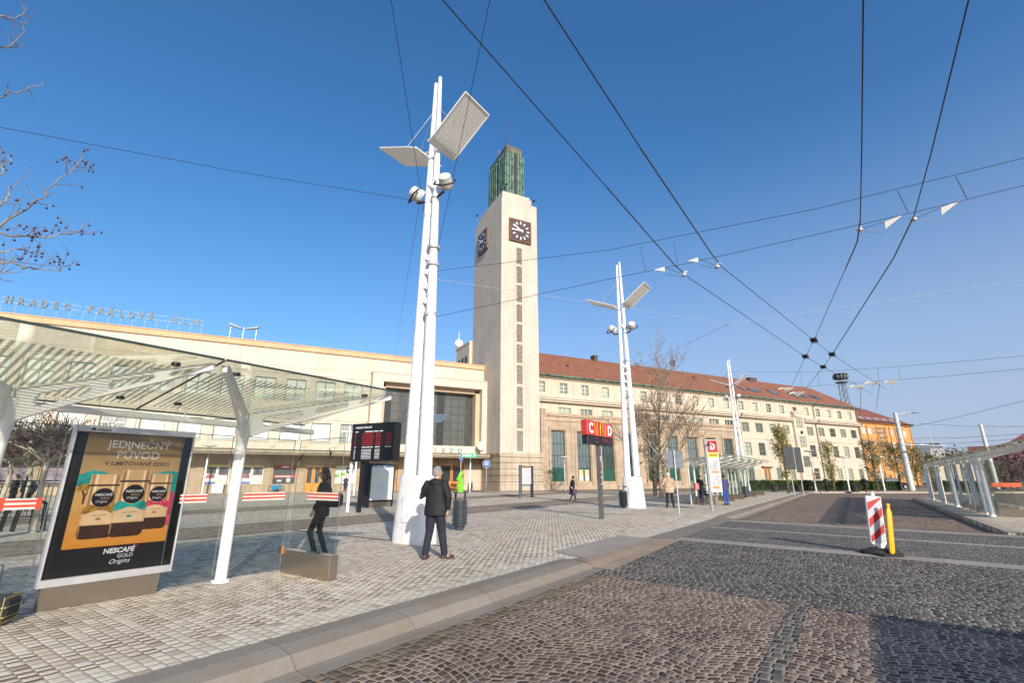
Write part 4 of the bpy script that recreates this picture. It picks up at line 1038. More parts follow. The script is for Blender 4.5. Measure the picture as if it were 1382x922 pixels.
def jar(x0, x1, z0, z1, L, acc):
    w = x1-x0; P = lambda fx, fz: (x0+w*fx, z0+(z1-z0)*fz)
    def band(mi, pts, l): lay(mi, [P(*q) for q in pts], L+l)
    band(11, [(.06, .0), (.94, .0), (.96, .16), (.04, .16)], 0); band(8, [(.04, .16), (.96, .16), (.96, .19), (.04, .19)], 0)
    band(11, [(.08, .19), (.92, .19), (.95, .24), (1.0, .60), (1.0, .80), (.0, .80), (.0, .60), (.05, .24)], 0)
    for a, c, mi in ((.10, .17, 12), (.2, .27, 13), (.80, .9, 12), (.72, .78, 13)):
        band(mi, [(a, .005), (c, .005), (c, .16), (a, .16)], 1); band(mi, [(a, .19), (c, .19), (c, .80), (a, .80)], 1)
    band(acc, [(.02, .51), (.2, .47), (.5, .53), (.8, .47), (.98, .50), (1.0, .62), (.72, .60), (.5, .58), (.2, .60), (.0, .62)], 2)
    band(6, [(.05+.09*k, .64-.075*math.sin(math.pi*k/10)) for k in range(11)]+[(.95, .78), (.05, .78)], 3)
    band(5, [(.0, .78), (1.0, .78), (1.01, .93), (.97, .98), (.88, 1.0), (.12, 1.0), (.03, .98), (-.01, .93)], 2); band(11, [(.0, .78), (1.0, .78), (1.0, .795), (.0, .795)], 4); band(12, [(.0, .80), (.05, .80), (.05, .96), (.02, .96)], 4)
    cx, cz, rr = x0+w*.52, z0+(z1-z0)*.37, w*.33; asp = (PY1-PY0)/(PZ1-PZ0)
    lay(0, [(cx+rr*math.cos(k*math.pi/14), cz+rr*asp*math.sin(k*math.pi/14)) for k in range(28)], L+4)
    s_ = w*(PY1-PY0)
    b.mat(7); b.text('NESCAFÉ', s_*.125, (LX+(L+6)*.0006, py(cx), pz(cz-.012)), Y3, Z3, 0, bold=.0008, shear=.15)
    b.mat(11); b.text('GOLD', s_*.10, (LX+(L+6)*.0006, py(cx+.02), pz(cz+.012)), Y3, Z3, 0)
    b.mat(7); b.text('Origins', s_*.12, (LX+(L+6)*.0006, py(cx-.01), pz(cz+.036)), Y3, Z3, 0, shear=.35)
    b.mat(acc if acc != 4 else 4); b.box(LX, LX+(L+5)*.0006, py(x0+w*.44), py(x0+w*.58), pz(z0+(z1-z0)*.72), pz(z0+(z1-z0)*.685))
    b.box(LX, LX+(L+5)*.0006, py(x0+w*.3), py(x0+w*.72), pz(z0+(z1-z0)*.65), pz(z0+(z1-z0)*.642))
jar(.67, .955, .30, .725, 6, 4); jar(.10, .42, .305, .765, 6, 10); jar(.385, .715, .27, .765, 14, 3)
lay(0, [(0, 1.0), (1, 1.0), (1, .825), (0, .825)], 3)
b.mat(7); b.text('JEDINEČNÝ', .145, (LX+.004, py(.53), pz(.105)), Y3, Z3, 0, sx=1.0); b.text('PŮVOD', .145, (LX+.004, py(.53), pz(.185)), Y3, Z3, 0, sx=1.05)
b.mat(8); b.text('V LIMITOVANÉ EDICI', .078, (LX+.004, py(.54), pz(.238)), Y3, Z3, 0, bold=.001, shear=.1, sx=1.06)
b.mat(7); b.text('NESCAFÉ', .085, (LX+.006, py(.53), pz(.878)), Y3, Z3, 0, bold=.003, shear=.12); b.text('GOLD', .065, (LX+.006, py(.60), pz(.915)), Y3, Z3, 0); b.text('Origins', .08, (LX+.006, py(.55), pz(.955)), Y3, Z3, 0, shear=.4)
b.mat(14); b.ext([(py(.685), pz(.845)), (py(.715), pz(.83)), (py(.70), pz(.85))], (LX+.006, 0, 0), Y3, Z3, 0)
b.build('poster', pmats, ad)
b = MB(); b.quad((.062, .052, Z0_+.097), (.062, W-.052, Z0_+.097), (.062, W-.052, Z1_-.087), (.062, .052, Z1_-.087)); b.build('glass', M_glass('case_glass', (.97, .97, .97), .5), ad)

# ---------------------------------------------------------------- far shelter and island shelter
s2 = shelter('bus_shelter', 'glass bus shelter with bench behind the D stop board', -8.4, 30.9, 7, (0, 1, 2, 3, 4, 5, 6), glass_roof)
for k in range(7):
    glass_wall(s2, (.03, k*2.85+.2, 0), (.03, k*2.85+1.35, 0), .1, 2.25); glass_wall(s2, (.03, k*2.85+1.5, 0), (.03, k*2.85+2.75, 0), .1, 2.25)
for y in (.35, 6.0, 9.5, 15.2, 19.6): glass_wall(s2, (.05, y, 0), (1.35, y, 0), .37, 2.23, name='end_glass')
for y in (.35, 6.0, 9.5, 15.2, 19.6):
    b = MB(); b.bbox(.0, 1.37, y-.08, y+.08, 0, .37, .012); b.build('stone_base', granite_base, s2)
b = MB(); b.bbox(.15, .55, .9, 5.4, .40, .47, .01)
for y in (1.2, 3.1, 5.1): b.box(.22, .48, y-.04, y+.04, 0, .40)
b.build('bench', concrete, s2)
for k in range(7):
    for y in (.05, 1.43, 2.80): b = MB(); b.tube([(.05, k*2.85+y, 0), (.05, k*2.85+y, 2.55)], .035, 8); b.build('glass_mullion', M('frosted_white_steel', (.62, .66, .63), .4), s2)
s3 = shelter('bus_shelter', 'bus shelter of leaning looking glass panels on the traffic island at right', 4.45, 18.8, 11, (0, 3, 4, 6, 8, 10), glass_roof)
for y in (10.1, 12.6, 14.4, 16.4, 18.9, 23.3, 29.1):
    glass_wall(s3, (-.02, y, 0), (1.30, y, 0), .3, 2.25, name='end_glass')
    b = MB(); b.bbox(-.06, 1.34, y-.08, y+.08, 0, .3, .012); b.build('stone_base', granite_base, s3)
for k in range(3, 11): glass_wall(s3, (.03, k*2.85+.2, 0), (.03, k*2.85+2.65, 0), .1, 2.25)
for y in (10.2, 11.2, 14.5, 16.6, 18.8, 23.2, 29.0, 30.8):
    b = MB(); b.tube([(.03, y, 0), (.03, y, 2.5)], .055, 8); b.build('glass_mullion', mastwhite, s3)

# ================================================================ SIGNS AND STREET FURNITURE
def post_at(px, py_, z=0): v = gp(px, py_, z); return Vector((v.x, v.y, z))
# departure board
v = Vector((-7.75, 24.0, 0)); db = thing('departure_board', 'black electronic departure board on a white pole, red and white rows', 'departure board', (-7.6, 23.6, 0), R(-25))
b = MB(); b.bbox(-.08, 2.5, -.25, .25, 2.30, 4.08, .02); bx_ = b.build('case', black, db)
b = MB(); b.tube([(-.16, 0, 0), (-.16, 0, 2.9)], .075, 10); b.build('post', mastwhite, db); b = MB(); b.box(.45, .62, -.06, .06, 0, 2.35); b.build('column', black, db)
b = MB(); rr = random.Random(3)
b.mat(0); b.box(.06, 2.44, -.257, -.251, 2.38, 4.0)
b.mat(1); b.text('HRADEC KRÁLOVÉ', .115, (.16, -.262, 3.84), X3, Z3, 0, 'LEFT', bold=.003)
for x, w in ((.16, .18), (.75, .5), (1.3, .25), (1.62, .2)): b.box(x, x+w, -.262, -.2575, 3.66, 3.70)
for r_ in range(7):
    z = 3.56-r_*.105; b.mat(2 if r_ < 6 else 1)
    for x0, x1 in ((.16, .24), (.62, 1.28), (1.42, 1.72), (2.0, 2.35)):
        x = x0
        while x < x1:
            w = rr.uniform(.05, .14); b.box(x, min(x+w, x1), -.262, -.2575, z, z+.042); x += w+.035
for r_ in range(7):
    z = 2.82-r_*.067; b.mat(1)
    for x0, x1 in ((.16, .24), (.62, 1.2), (1.42, 1.7)):
        x = x0
        while x < x1:
            w = rr.uniform(.04, .12); b.box(x, min(x+w, x1), -.262, -.2575, z, z+.028); x += w+.02
b.build('display', [M('display_black', (.008, .008, .009), .3), M('display_white', (.72, .74, .78), .5), M('display_red', (.50, .015, .02), .5)], bx_)
# map kiosk
k0, k1 = gp(495, 686), gp(530, 684); mk = thing('map_case', 'black freestanding case with a pale street map, next to the departure board', 'map case', k0, math.atan2(k1.y-k0.y, k1.x-k0.x))
W = (k1-k0).length
b = MB(); b.bbox(-.02, W, 0, .16, .28, 2.32, .015); b.box(-.02, .13, .01, .15, 0, .28); b.box(W-.10, W-.005, .01, .15, 0, .28); b.box(-.32, -.05, .03, .19, .1, 2.4); b.build('case', black, mk)
b = MB(); b.box(.14, W-.11, .04, .12, 0, .279); b.build('plinth', granite_base, mk)
m, nt, p, o = _new('street_map_print'); co = coord(nt)
vo = nt.nodes.new('ShaderNodeTexVoronoi'); vo.feature = 'DISTANCE_TO_EDGE'; vo.inputs['Scale'].default_value = 9; nt.links.new(co, vo.inputs[0])
c = ramp(nt, noise(nt, co, 1.6, 2), [(.42, (.58, .66, .66)), (.55, (.68, .72, .68)), (.68, (.66, .74, .50))]); c = mixc(nt, ramp(nt, vo.outputs[0], [(.0, .7), (.06, 0.0)]), c, (.40, .48, .50)); nt.links.new(c, p.inputs[0]); p.inputs['Roughness'].default_value = .25
b = MB(); b.mat(0); b.box(.13, W-.1, -.006, -.001, .38, 2.12); b.mat(1); b.box(.13, W-.1, -.007, -.001, 2.13, 2.22); b.mat(2)
for x0, x1 in ((.2, .32), (.42, .75), (.8, 1.0)): b.box(x0, min(x1, W-.15), -.010, -.0072, 2.155, 2.195)
b.build('map', [m, M('map_header_blue', (.10, .17, .28), .4), white], mk)
# litter bins with slatted drum
def bin_parts(t):
    b = MB(); n = 20
    for k in range(11):
        z = .16+k*.066; b.tube([(0, 0, z), (0, 0, z+.042)], .232, n, cap=True)
    b.tube([(0, 0, .12), (0, 0, .89)], .17, n); b.build('drum', M('bin_grey', (.06, .075, .085), .45, .2, var=.15), t)
    b = MB(); b.tube([(0, 0, 0), (0, 0, .12)], [.12, .15], 14); b.build('foot', dgrey, t)
    b = MB(); b.tube([(0, 0, 1.10), (0, 0, 1.13)], [.25, .24], n)
    for a in (0, math.pi): b.box(-.03, .03, .19, .225, .1, 1.11, Matrix.Rotation(a+.4, 4, 'Z'))
    b.build('lid', dgrey, t)
bn = thing('litter_bin', 'dark slatted litter bin with a lid right of the walking man', 'litter bin', gp(620, 716), .5, 'dark litter bins on the plaza'); bin_parts(bn)
for q, lb in (((842, 686), 'dark litter bin at the foot of the second light mast'), ((1007, 672), 'dark litter bin at the far end of the glass shelter'), ((683, 658), 'small dark litter bin by the pale stone panel near the station doors')):
    if q[1] == 658: dup(bn, fw(-1.9, 4.6), .3, lb)
    else: dup(bn, gp(*q), .9, lb)
# town plan board
i0, i1 = gp(702, 672.5), gp(719, 671); W = 1.75
tb = thing('notice_board', 'white notice board in a dark two post frame in front of the tower', 'notice board', i0, math.atan2(i1.y-i0.y, i1.x-i0.x)-.15)
b = MB(); b.bbox(-.1, .18, -.08, .08, 0, 2.55, .02); b.bbox(W-.12, W+.16, -.08, .08, 0, 2.5, .02); b.box(.1801, W-.1201, -.06, .06, 2.38, 2.48); b.box(.1801, W-.1201, -.06, .06, .92, 1.02); b.build('frame', M('board_frame_grey', (.09, .11, .13), .5), tb)
b = MB(); b.mat(0); b.box(.185, W-.125, -.05, .05, 1.021, 2.379); b.mat(1); b.box(.35, W-.45, -.056, -.051, 2.28, 2.36); b.mat(2); rr = random.Random(9)
for k in range(26):
    x, z = rr.uniform(.3, W-.5), rr.uniform(1.15, 2.15); b.box(x, x+rr.uniform(.06, .22), -.055, -.051, z, z+.014)
b.build('sheet', [M('board_sheet', (.60, .62, .62), .4), M('board_orange', (.65, .28, .05), .4), M('board_lines', (.36, .38, .38), .5)], tb)
# C / D stop sign
v = gp(812, 701); cd = thing('stop_sign', 'red box sign lettered C and D on a steel post over a black display', 'sign', v, R(54))
b = MB(); b.box(-.055, .055, -.09, .09, 0, 3.1); pst = b.build('post', M('dark_steel_post', (.22, .21, .20), .35, .6), cd)
b = MB(); b.mat(0); b.box(-.058, .058, -.096, -.0901, 1.55, 1.62); b.box(-.058, .058, -.096, -.0901, 1.75, 1.8); b.mat(1); b.box(-.058, .058, -.096, -.0901, 1.621, 1.749); b.build('band', [M('sticker_cream', (.6, .55, .4), .5), blue], pst)
b = MB(); b.mat(0)
for z, w in ((2.35, .06), (2.28, .05), (2.2, .06), (1.3, .05)): b.box(-w, w*.4, -.093, -.0901, z, z+.045)
b.build('sticker', white, pst)
b = MB(); b.bbox(-1.16, 1.16, -.14, .14, 3.18, 3.78, .02); bx2 = b.build('sign_box', M('sign_box_red', (.48, .035, .035), .4, var=.05), cd)
b = MB(); b.bbox(-1.14, 1.14, -.13, .13, 2.84, 3.175, .02); d2 = b.build('display', black, cd)
for x0, x1, z in ((-.5, -.2, 3.08), (-.45, -.2, 2.92), (.15, .7, 3.06), (.3, .7, 3.0), (.85, 1.02, 3.02), (.85, 1.02, 2.92)): b = MB(); b.box(x0, x1, -.136, -.131, z, z+.035); b.build('display_row', M('dim_red', (.30, .02, .04), .5), d2)
b = MB(); b.mat(0); b.text('C', .56, (-.84, -.146, 3.285), X3, Z3, 0, bold=.022, sx=.95); b.text('D', .56, (.88, -.146, 3.285), X3, Z3, 0, bold=.022, sx=.95)
rr = random.Random(5)
for k, (x, w, mi, sl_) in enumerate(((-.5, .09, 1, .05), (-.36, .07, 1, -.06), (-.25, .09, 1, .0), (-.12, .06, 3, .06), (.0, .09, 2, -.05), (.10, .05, 3, .03), (.2, .07, 4, .0), (.33, .06, 1, .06), (.45, .07, 4, -.05), (.56, .05, 1, .04))):
    b.mat(mi); b.quad((x-w/2+sl_, -.144, 3.19), (x+w/2+sl_, -.144, 3.19), (x+w/2-sl_, -.144, 3.77), (x-w/2-sl_, -.144, 3.77))
b.build('sign_print', [white, M('stripe_orange', (.75, .22, .02), .4), M('stripe_yellow', (.85, .55, .02), .4), M('stripe_dark', (.16, .015, .01), .4), M('stripe_salmon', (.72, .22, .15), .4)], bx2)
# D stop totem
v = gp(970, 689); dt = thing('stop_totem', 'tall stop board with red D head and white timetable sheets beside the glass shelter', 'stop board', v, R(20)); dt.scale = (.86, .86, .92)
b = MB(); b.box(-.55, -.40, -.05, .05, 0, 3.75); b.build('post', M('totem_steel', (.42, .43, .42), .4, .5), dt)
b = MB(); b.mat(0); b.box(-.399, .42, -.03, .03, .95, 3.75); b.mat(1); b.box(-.36, .40, -.036, -.0301, 3.06, 3.72); b.mat(2); b.box(-.36, .40, -.036, -.0301, 2.78, 3.05)
b.mat(3)
for z0, z1 in ((1.9, 2.72), (1.0, 1.84)): b.box(-.36, .39, -.036, -.0301, z0, z1)
b.mat(4)
rr = random.Random(2)
for k in range(40):
    x, z = rr.uniform(-.32, .24), rr.choice((rr.uniform(2.15, 2.66), rr.uniform(1.3, 1.8))); b.box(x, x+rr.uniform(.03, .10), -.039, -.0361, z, z+.022)
b.mat(5); b.box(-.25, .28, -.039, -.0361, 1.95, 2.05); b.box(-.25, .2, -.039, -.0361, 1.12, 1.25)
b.mat(0); b.text('D', .48, (.02, -.04, 3.23), X3, Z3, 0, bold=.025); b.mat(6); b.text('terminál', .17, (.02, -.04, 2.86), X3, Z3, 0, bold=.006)
b.build('board', [white, M('totem_red', (.42, .045, .055), .45), M('totem_yellow', (.72, .55, .05), .45), M('sheet_white', (.46, .47, .48), .5), M('sheet_grey', (.30, .31, .33), .5), M('sheet_orange', (.66, .25, .10), .5), M('ink_brown', (.10, .07, .03), .5)], dt)
# traffic signs
def sign_pole(t, h, r_=.035): b = MB(); b.tube([(0, 0, 0), (0, 0, h)], r_, 10); b.build('post', lgrey, t)
v = gp(917, 695); ts = thing('traffic_sign', 'grey square back of a traffic sign on a thin pole by the man in beige', 'traffic sign', v, R(-12)); sign_pole(ts, 2.75)
b = MB(); b.bbox(-.38, .38, .04, .07, 1.98, 2.72, .012); b.box(-.3, .3, .02, .04, 2.2, 2.24); b.box(-.3, .3, .02, .04, 2.5, 2.54); b.build('plate', M('sign_back_grey', (.16, .19, .22), .5), ts)
for (px_, D, rz, lb, edge) in ((621, 50.0, R(70), 'blue round sign turned edge on, beside the green direction sign', 1), (656, 54, R(-10), 'blue round sign with white bars on a thin pole by the tower base', 0)):
    v = gp(px_, 665); t = thing('traffic_sign', lb, 'traffic sign', v, rz); h = (2.6 if px_ == 656 else 4.3); sign_pole(t, h, .04)
    cz = 3.05 if px_ == 656 else 3.7; rad = .42 if px_ == 656 else .45
    b = MB(); b.mat(0); pts = [(rad*math.cos(k*math.pi/14), rad*1.0*math.sin(k*math.pi/14)) for k in range(28)]; b.ext(pts, (0, -.06, cz), X3, Z3, .02); b.mat(1); b.ext([(x*.93, z*.93) for x, z in pts], (0, -.064, cz), X3, Z3, 0); b.mat(0)
    for z in (-.12, .02, .16): b.box(-.22, .22, -.07, -.066, cz+z-.03, cz+z+.03)
    if h < cz: b.tube([(0, 0, h-.1), (0, 0, cz+.3)], .035, 8)
    b.build('disc', [white, blue], t)
v = gp(621, 665); gs = thing('direction_sign', 'long green direction sign with white lettering on the post before the entrance', 'direction sign', (v.x, v.y, 0), R(8))
b = MB(); b.mat(0); b.bbox(.06, 1.75, -.03, .03, 3.72, 4.16, .01); b.mat(1)
for x0, x1 in ((.15, .4), (.5, .62), (.66, .8), (.84, 1.1), (1.35, 1.55)): b.box(x0, x1, -.036, -.031, 3.85, 4.02)
b.build('panel', [green, white], gs); b = MB(); b.box(-.05, .06, -.05, .05, 3.75, 3.8); b.box(-.05, .06, -.05, .05, 4.05, 4.1); b.build('clamp', lgrey, gs)
v = gp(1106, 664); bs = thing('traffic_sign', 'large dark rectangular sign backs on two thin posts beside the far hedge', 'traffic sign', dp(1075, 663, 45)*1, R(-20)); bs.location.z = 0
b = MB(); b.bbox(-.6, .25, -.03, .03, 2.3, 4.3, .02); b.bbox(.3, .85, .05, .1, 2.0, 4.25, .02); b.build('plate', dgrey, bs); 
for x_, y_ in ((-.2, .06), (.55, .14)): b = MB(); b.tube([(x_, y_, 0), (x_, y_, 4.2)], .04, 8); b.build('post', lgrey, bs)
# small plaza lamps with disc heads
pl = thing('plaza_lamp', 'small white lamp with disc head in front of the station hall windows', 'lamp', gp(272, 667), 0, 'white disc lamps on the plaza')
def lamp_parts(t, h=4.6, arm=False):
    b = MB(); b.tube([(0, 0, 0), (0, 0, h*.78), (0, 0, h*.79), (0, 0, h)], [.10, .085, .05, .04], 12); b.build('post', mastwhite, t)
    b = MB(); b.tube([(.0, 0, h-.02), (.0, 0, h+.05), (.0, 0, h+.16), (.0, 0, h+.22)], [.12, .62, .62, .2], 20); b.build('lamp_head', offwhite, t)
lamp_parts(pl)
for q, lb in (((634, 664.5), 'white disc lamp before the entrance, in front of the portal dish'), ((763, 663), 'white disc lamp in front of the green framed windows'), ((477, 669), 'white disc lamp behind the departure board'), ((1101, 660), 'white disc lamp before the stair bay of the wing'), ((1146, 659), 'white disc lamp near the right end of the cream wing'), ((1193, 657), 'white disc lamp before the orange building')):
    v = gp(*q); v = Vector((v.x, v.y, 0))
    if q[0] > 1000: v = dp(q[0], q[1], 60); v.z = 0
    dup(pl, v, 0, lb, .85 if q[0] != 1101 else 1.0)
# right hand street lamp
v = gp(1231, 662.5); sl1 = thing('street_lamp', 'tall tapering street lamp with one short arm before the orange building', 'street lamp', (v.x, v.y, 0), 0)
b = MB(); b.tube([(0, 0, 0), (0, 0, 5), (0, 0, 9.7)], [.36, .30, .22], 12)
for z in (5.5, 6.3, 7.6, 8.2): b.tube([(0, 0, z), (0, 0, z+.1)], .33, 12)
b.build('post', M('lamp_post_grey', (.50, .53, .53), .5), sl1)
b = MB(); b.tube([(0, 0, 9.3), (1.6, 0, 9.75), (2.3, 0, 9.75)], .06, 6); b.build('arm', lgrey, sl1); b = MB(); b.ell((2.6, 0, 9.72), (.55, .22, .12), 12, 6); b.build('lamp_head', grey, sl1)
v = dp(1346.5, 660, 62); cp_ = thing('catenary_pole', 'pale catenary pole with brackets behind the island shelter', 'pole', (v.x, v.y, 0), 0)
b = MB(); b.tube([(0, 0, 0), (0, 0, 8.2)], [.28, .18], 12); b.build('post', offwhite, cp_); b = MB(); b.tube([(0, 0, 7.6), (4.5, 0, 7.9)], .05, 6); b.tube([(0, 0, 8.1), (3, 0, 7.9)], .03, 6); b.build('bracket', grey, cp_)
# works beacon
v = gp(1189, 748, -.06); tbn = thing('marker_board', 'red and white striped marker board leaning on a rubber foot in the road', 'marker board', (v.x, v.y, -.06), R(-8))
b = MB(); b.loft([(0, 0, 0, .42, .26), (.07, 0, 0, .40, .24), (.12, 0, 0, .22, .15)], 18); b.box(-.95, .05, -.45, -.18, 0, .06) if False else None; b.build('foot', M('rubber_black', (.02, .02, .02), .8, var=.3, bmp=.3), tbn)
TT = Matrix.Translation((-.02, 0, .10)) @ Matrix.Rotation(R(4), 4, 'Y')
b = MB(); b.box(-.155, .155, -.03, .03, .12, 1.12, TT); b.add([TT @ Vector(q) for q in ((-.15, -.025, .119), (.15, -.025, .119), (.15, .025, .119), (-.15, .025, .119), (.02, -.02, .0), (.08, -.02, 0), (.08, .02, 0), (.02, .02, 0))], [(0, 1, 5, 4), (1, 2, 6, 5), (2, 3, 7, 6), (3, 0, 4, 7)], False); b.tube([TT @ Vector((.0, 0, 1.12)), TT @ Vector((0, 0, 1.22))], [.05, .035], 8); bd_ = b.build('board', white, tbn)
b = MB()
Q = lambda x, z: TT @ Vector((x, -.034, z))
b.mat(1); b.quad(Q(-.145, .13), Q(.145, .13), Q(.145, 1.11), Q(-.145, 1.11)); b.mat(0)
Q = lambda x, z: TT @ Vector((x, -.037, z))
for z in (.30, .66, 1.02):
    pts = [(-.145, z-.22), (.145, z+.06), (.145, z+.24), (-.145, z-.04)]
    lo, hi = .13, 1.11
    pts = [(x, max(lo, min(hi, zz))) for x, zz in pts]; b.add([Q(*q) for q in pts], [(0, 1, 2, 3)], False)
b.build('stripes', [M('reflective_red', (.42, .02, .02), .4), M('reflective_white', (.46, .47, .50), .4)], bd_)
v = gp(1204.5, 751, -.06); yb = thing('delineator_post', 'yellow plastic delineator post standing right of the striped marker board', 'delineator', (v.x, v.y, -.06), 0)
b = MB(); T2 = Matrix.Rotation(R(7), 4, 'Y'); vs = []
lv = [(0, .035, .02), (.10, .062, .035), (.9, .062, .035), (.98, .035, .022), (1.02, .03, .02), (1.03, .04, .025), (1.08, .04, .025)]
b.loft([(z, 0, 0, rx, ry) for z, rx, ry in lv], 14); b.v = [tuple(T2 @ Vector(q)) for q in b.v]; b.build('post', yellow, yb)
b = MB(); b.bbox(-.32, .12, -.2, .12, 0, .05, .015); b.build('foot', M('rubber_black', (.02, .02, .02)), yb)
# suitcase at the left edge
v = gp(-6, 845); sc = thing('suitcase', 'dark plaid suitcase edge lying on the setts at the left picture edge', 'suitcase', v, R(20))
b = MB(); b.bbox(-.42, .12, -.16, .16, .03, .30, .05); b.build('case', M('plaid_dark', (.02, .025, .03), .7), sc)
b = MB()
for x in (-.3, -.15, 0.0, .09): b.box(x-.004, x+.004, -.165, .165, .028, .304)
for z in (.1, .2): b.box(-.424, .124, -.163, .163, z-.004, z+.004)
b.build('plaid_lines', M('plaid_yellow', (.36, .30, .12), .7), sc)
b = MB(); b.tube([(-.3, -.05, .3), (-.3, -.05, .62), (-.05, -.05, .62), (-.05, -.05, .3)], .012, 6); b.build('handle', dgrey, sc)
# unseen bus, a guessed shape added off frame to cast the lower right shadow
v = gp(1142, 830, -.16); sunh = Vector((math.sin(R(159)), math.cos(R(159)), 0)); H_ = 3.0; q = v+sunh*(H_/math.tan(R(22)))
bus = thing('shadow_caster_bus', 'unseen bus added behind the camera to cast the lower right corner shadow', 'bus', (q.x, q.y, -.16), RA)
b = MB(); b.bbox(0, 2.5, -11.5, 0, .28, H_, .06); b.build('body', M('bus_white', (.6, .6, .6), .4), bus)
for x in (-.012, 2.502):
    b = MB(); b.box(x, x+.01, -11, -.5, 1.3, 2.5); b.build('window_band', pane_dark, bus)
b = MB(); b.box(.2, 2.3, .002, .012, 1.1, 2.6); b.build('windscreen', pane_dark, bus)
for x in (.15, 2.35):
    for y in (-2.6, -8.6):
        b = MB(); b.tube([(x-.13, y, .45), (x+.13, y, .45)], .45, 16); b.build('wheel', black, bus)
# ================================================================ OVERHEAD WIRES
def wire(name, pts, r, label, cat='wire', group=None, m=None):
    b = MB(); b.tube(pts, r, 6); o = b.build(name, m or cable); return tag(o, label, cat, group)
ZW = 6.2
def cw(px, ext0=14.0, ext1=0.0):
    P = [gp(x, y, ZW) for x, y in px]
    if ext0: d_ = (P[0]-P[1]).normalized(); P = [P[0]+d_*ext0]+P
    if ext1: d_ = (P[-1]-P[-2]).normalized(); P = P+[P[-1]+d_*ext1]
    return P
g_ = 'trolleybus contact wires crossing overhead'
A1 = cw([(598, 0), (820, 253.7), (911.5, 358.6), (930, 375), (1087, 481.5), (1111, 495.5), (1140, 511), (1162, 523)], 14, 3)
A2 = cw([(735, 0), (864.7, 200), (960, 342), (974.5, 360.6), (1098.5, 459.5), (1123, 478.6), (1179.5, 515)], 14, 3)
B1 = cw([(1165, 0), (1163, 200), (1161, 297.6), (1157, 326), (1141, 362.7), (1098.5, 459.5), (1087, 481.5), (1068, 522)], 14, 3)
B2 = cw([(1307, 0), (1257, 205), (1233.6, 291), (1205.5, 349), (1123, 478.6), (1111, 495.5), (1081, 532)], 14, 3)
wire('contact_wire', A1, .0085, 'thick contact wire slanting from upper left, the left one of its pair', 'contact wire', g_)
wire('contact_wire', A2, .0085, 'thick contact wire slanting from upper left, the right one of its pair', 'contact wire', g_)
wire('contact_wire', B1, .0085, 'thick contact wire running almost straight down from the top, left of its pair', 'contact wire', g_)
wire('contact_wire', B2, .0085, 'thick contact wire running down from the upper right corner', 'contact wire', g_)
for k, (P, i) in enumerate(((A1, 2), (A2, 2), (B1, 3), (B2, 3))):
    b = MB(); b.tube([P[i]*1.0+(P[i+1]-P[i])*-.9 if False else P[i], P[i+1], P[i+2] if k > 1 else P[i+1]+(P[i+2]-P[i+1]).normalized()*.5], .014, 6)
    o = b.build('wire_splice', dgrey); tag(o, ['grey curved guide sleeve on the left slanting contact wire', 'grey curved guide sleeve on the right slanting contact wire', 'grey curved guide sleeve on the vertical contact wire', 'grey curved guide sleeve on the contact wire at upper right'][k], 'sleeve')
xlab = ['top one', 'right one', 'left one', 'bottom one']
for k, (x, y) in enumerate(((1098.5, 459.5), (1123, 478.6), (1087, 481.5), (1111, 495.5))):
    p = gp(x, y, ZW); d1 = (A1[5]-A1[4]).normalized(); d2 = (B1[6]-B1[5]).normalized(); s_ = Vector((-d1.y, d1.x, 0))
    b = MB(); T_ = Matrix.Translation(p) @ Matrix.Rotation(math.atan2(d1.y, d1.x), 4, 'Z')
    b.bbox(-.12, .12, -.10, .10, -.05, .06, .02, T_)
    for dd in (d1, d2):
        sd = Vector((-dd.y, dd.x, 0))
        for e in (-.035, .035): b.tube([p-dd*.42+sd*e, p+dd*.42+sd*e], .013, 5)
    o = b.build('crossing_insulator', black); tag(o, 'black wire crossing insulator, %s of the four' % xlab[k], 'insulator', 'crossing insulators where the contact wires meet')
# span wires
def span_at(x, y, a, b_):            # point above the line a-b (plan) seen along a sight line
    r = ray(x, y); dx, dy = b_[0]-a[0], b_[1]-a[1]
    t = (a[0]*dy-a[1]*dx)/(r[0]*dy-r[1]*dx); return Vector((r[0]*t, r[1]*t, EYE+r[2]*t))
pa, pb = (-2.3, 12.8), (9.6, 7.6)
S1 = [span_at(x, y, pa, pb) for x, y in ((587, 366), (820, 337.6), (1100, 282), (1382, 213))]; S1.append(S1[-1]+(S1[-1]-S1[-2])*2.5)
S2 = [span_at(x, y, pa, pb) for x, y in ((587, 428), (820, 377), (930, 355), (1161, 303), (1231, 287), (1382, 250))]; S2.append(S2[-1]+(S2[-1]-S2[-2])*5)
wire('span_wire', S1, .006, 'upper span wire from the nearest mast toward the right edge', 'span wire'); wire('span_wire', S2, .006, 'lower span wire from the nearest mast carrying the white hangers', 'span wire')
for k, (q0, q1) in enumerate((((864.7, 333.4), (871.2, 366)), ((909.5, 326.5), (914.3, 355.8)), ((1211.2, 257), (1225.5, 286)), ((1289.7, 237.8), (1304.7, 267)))):
    wire('dropper', [span_at(*q0, pa, pb), span_at(*q1, pa, pb)], .007, ['first from the left', 'second from the left', 'third from the left', 'rightmost'][k]+' short dropper between the two span wires', 'dropper', 'short droppers between the span wires')
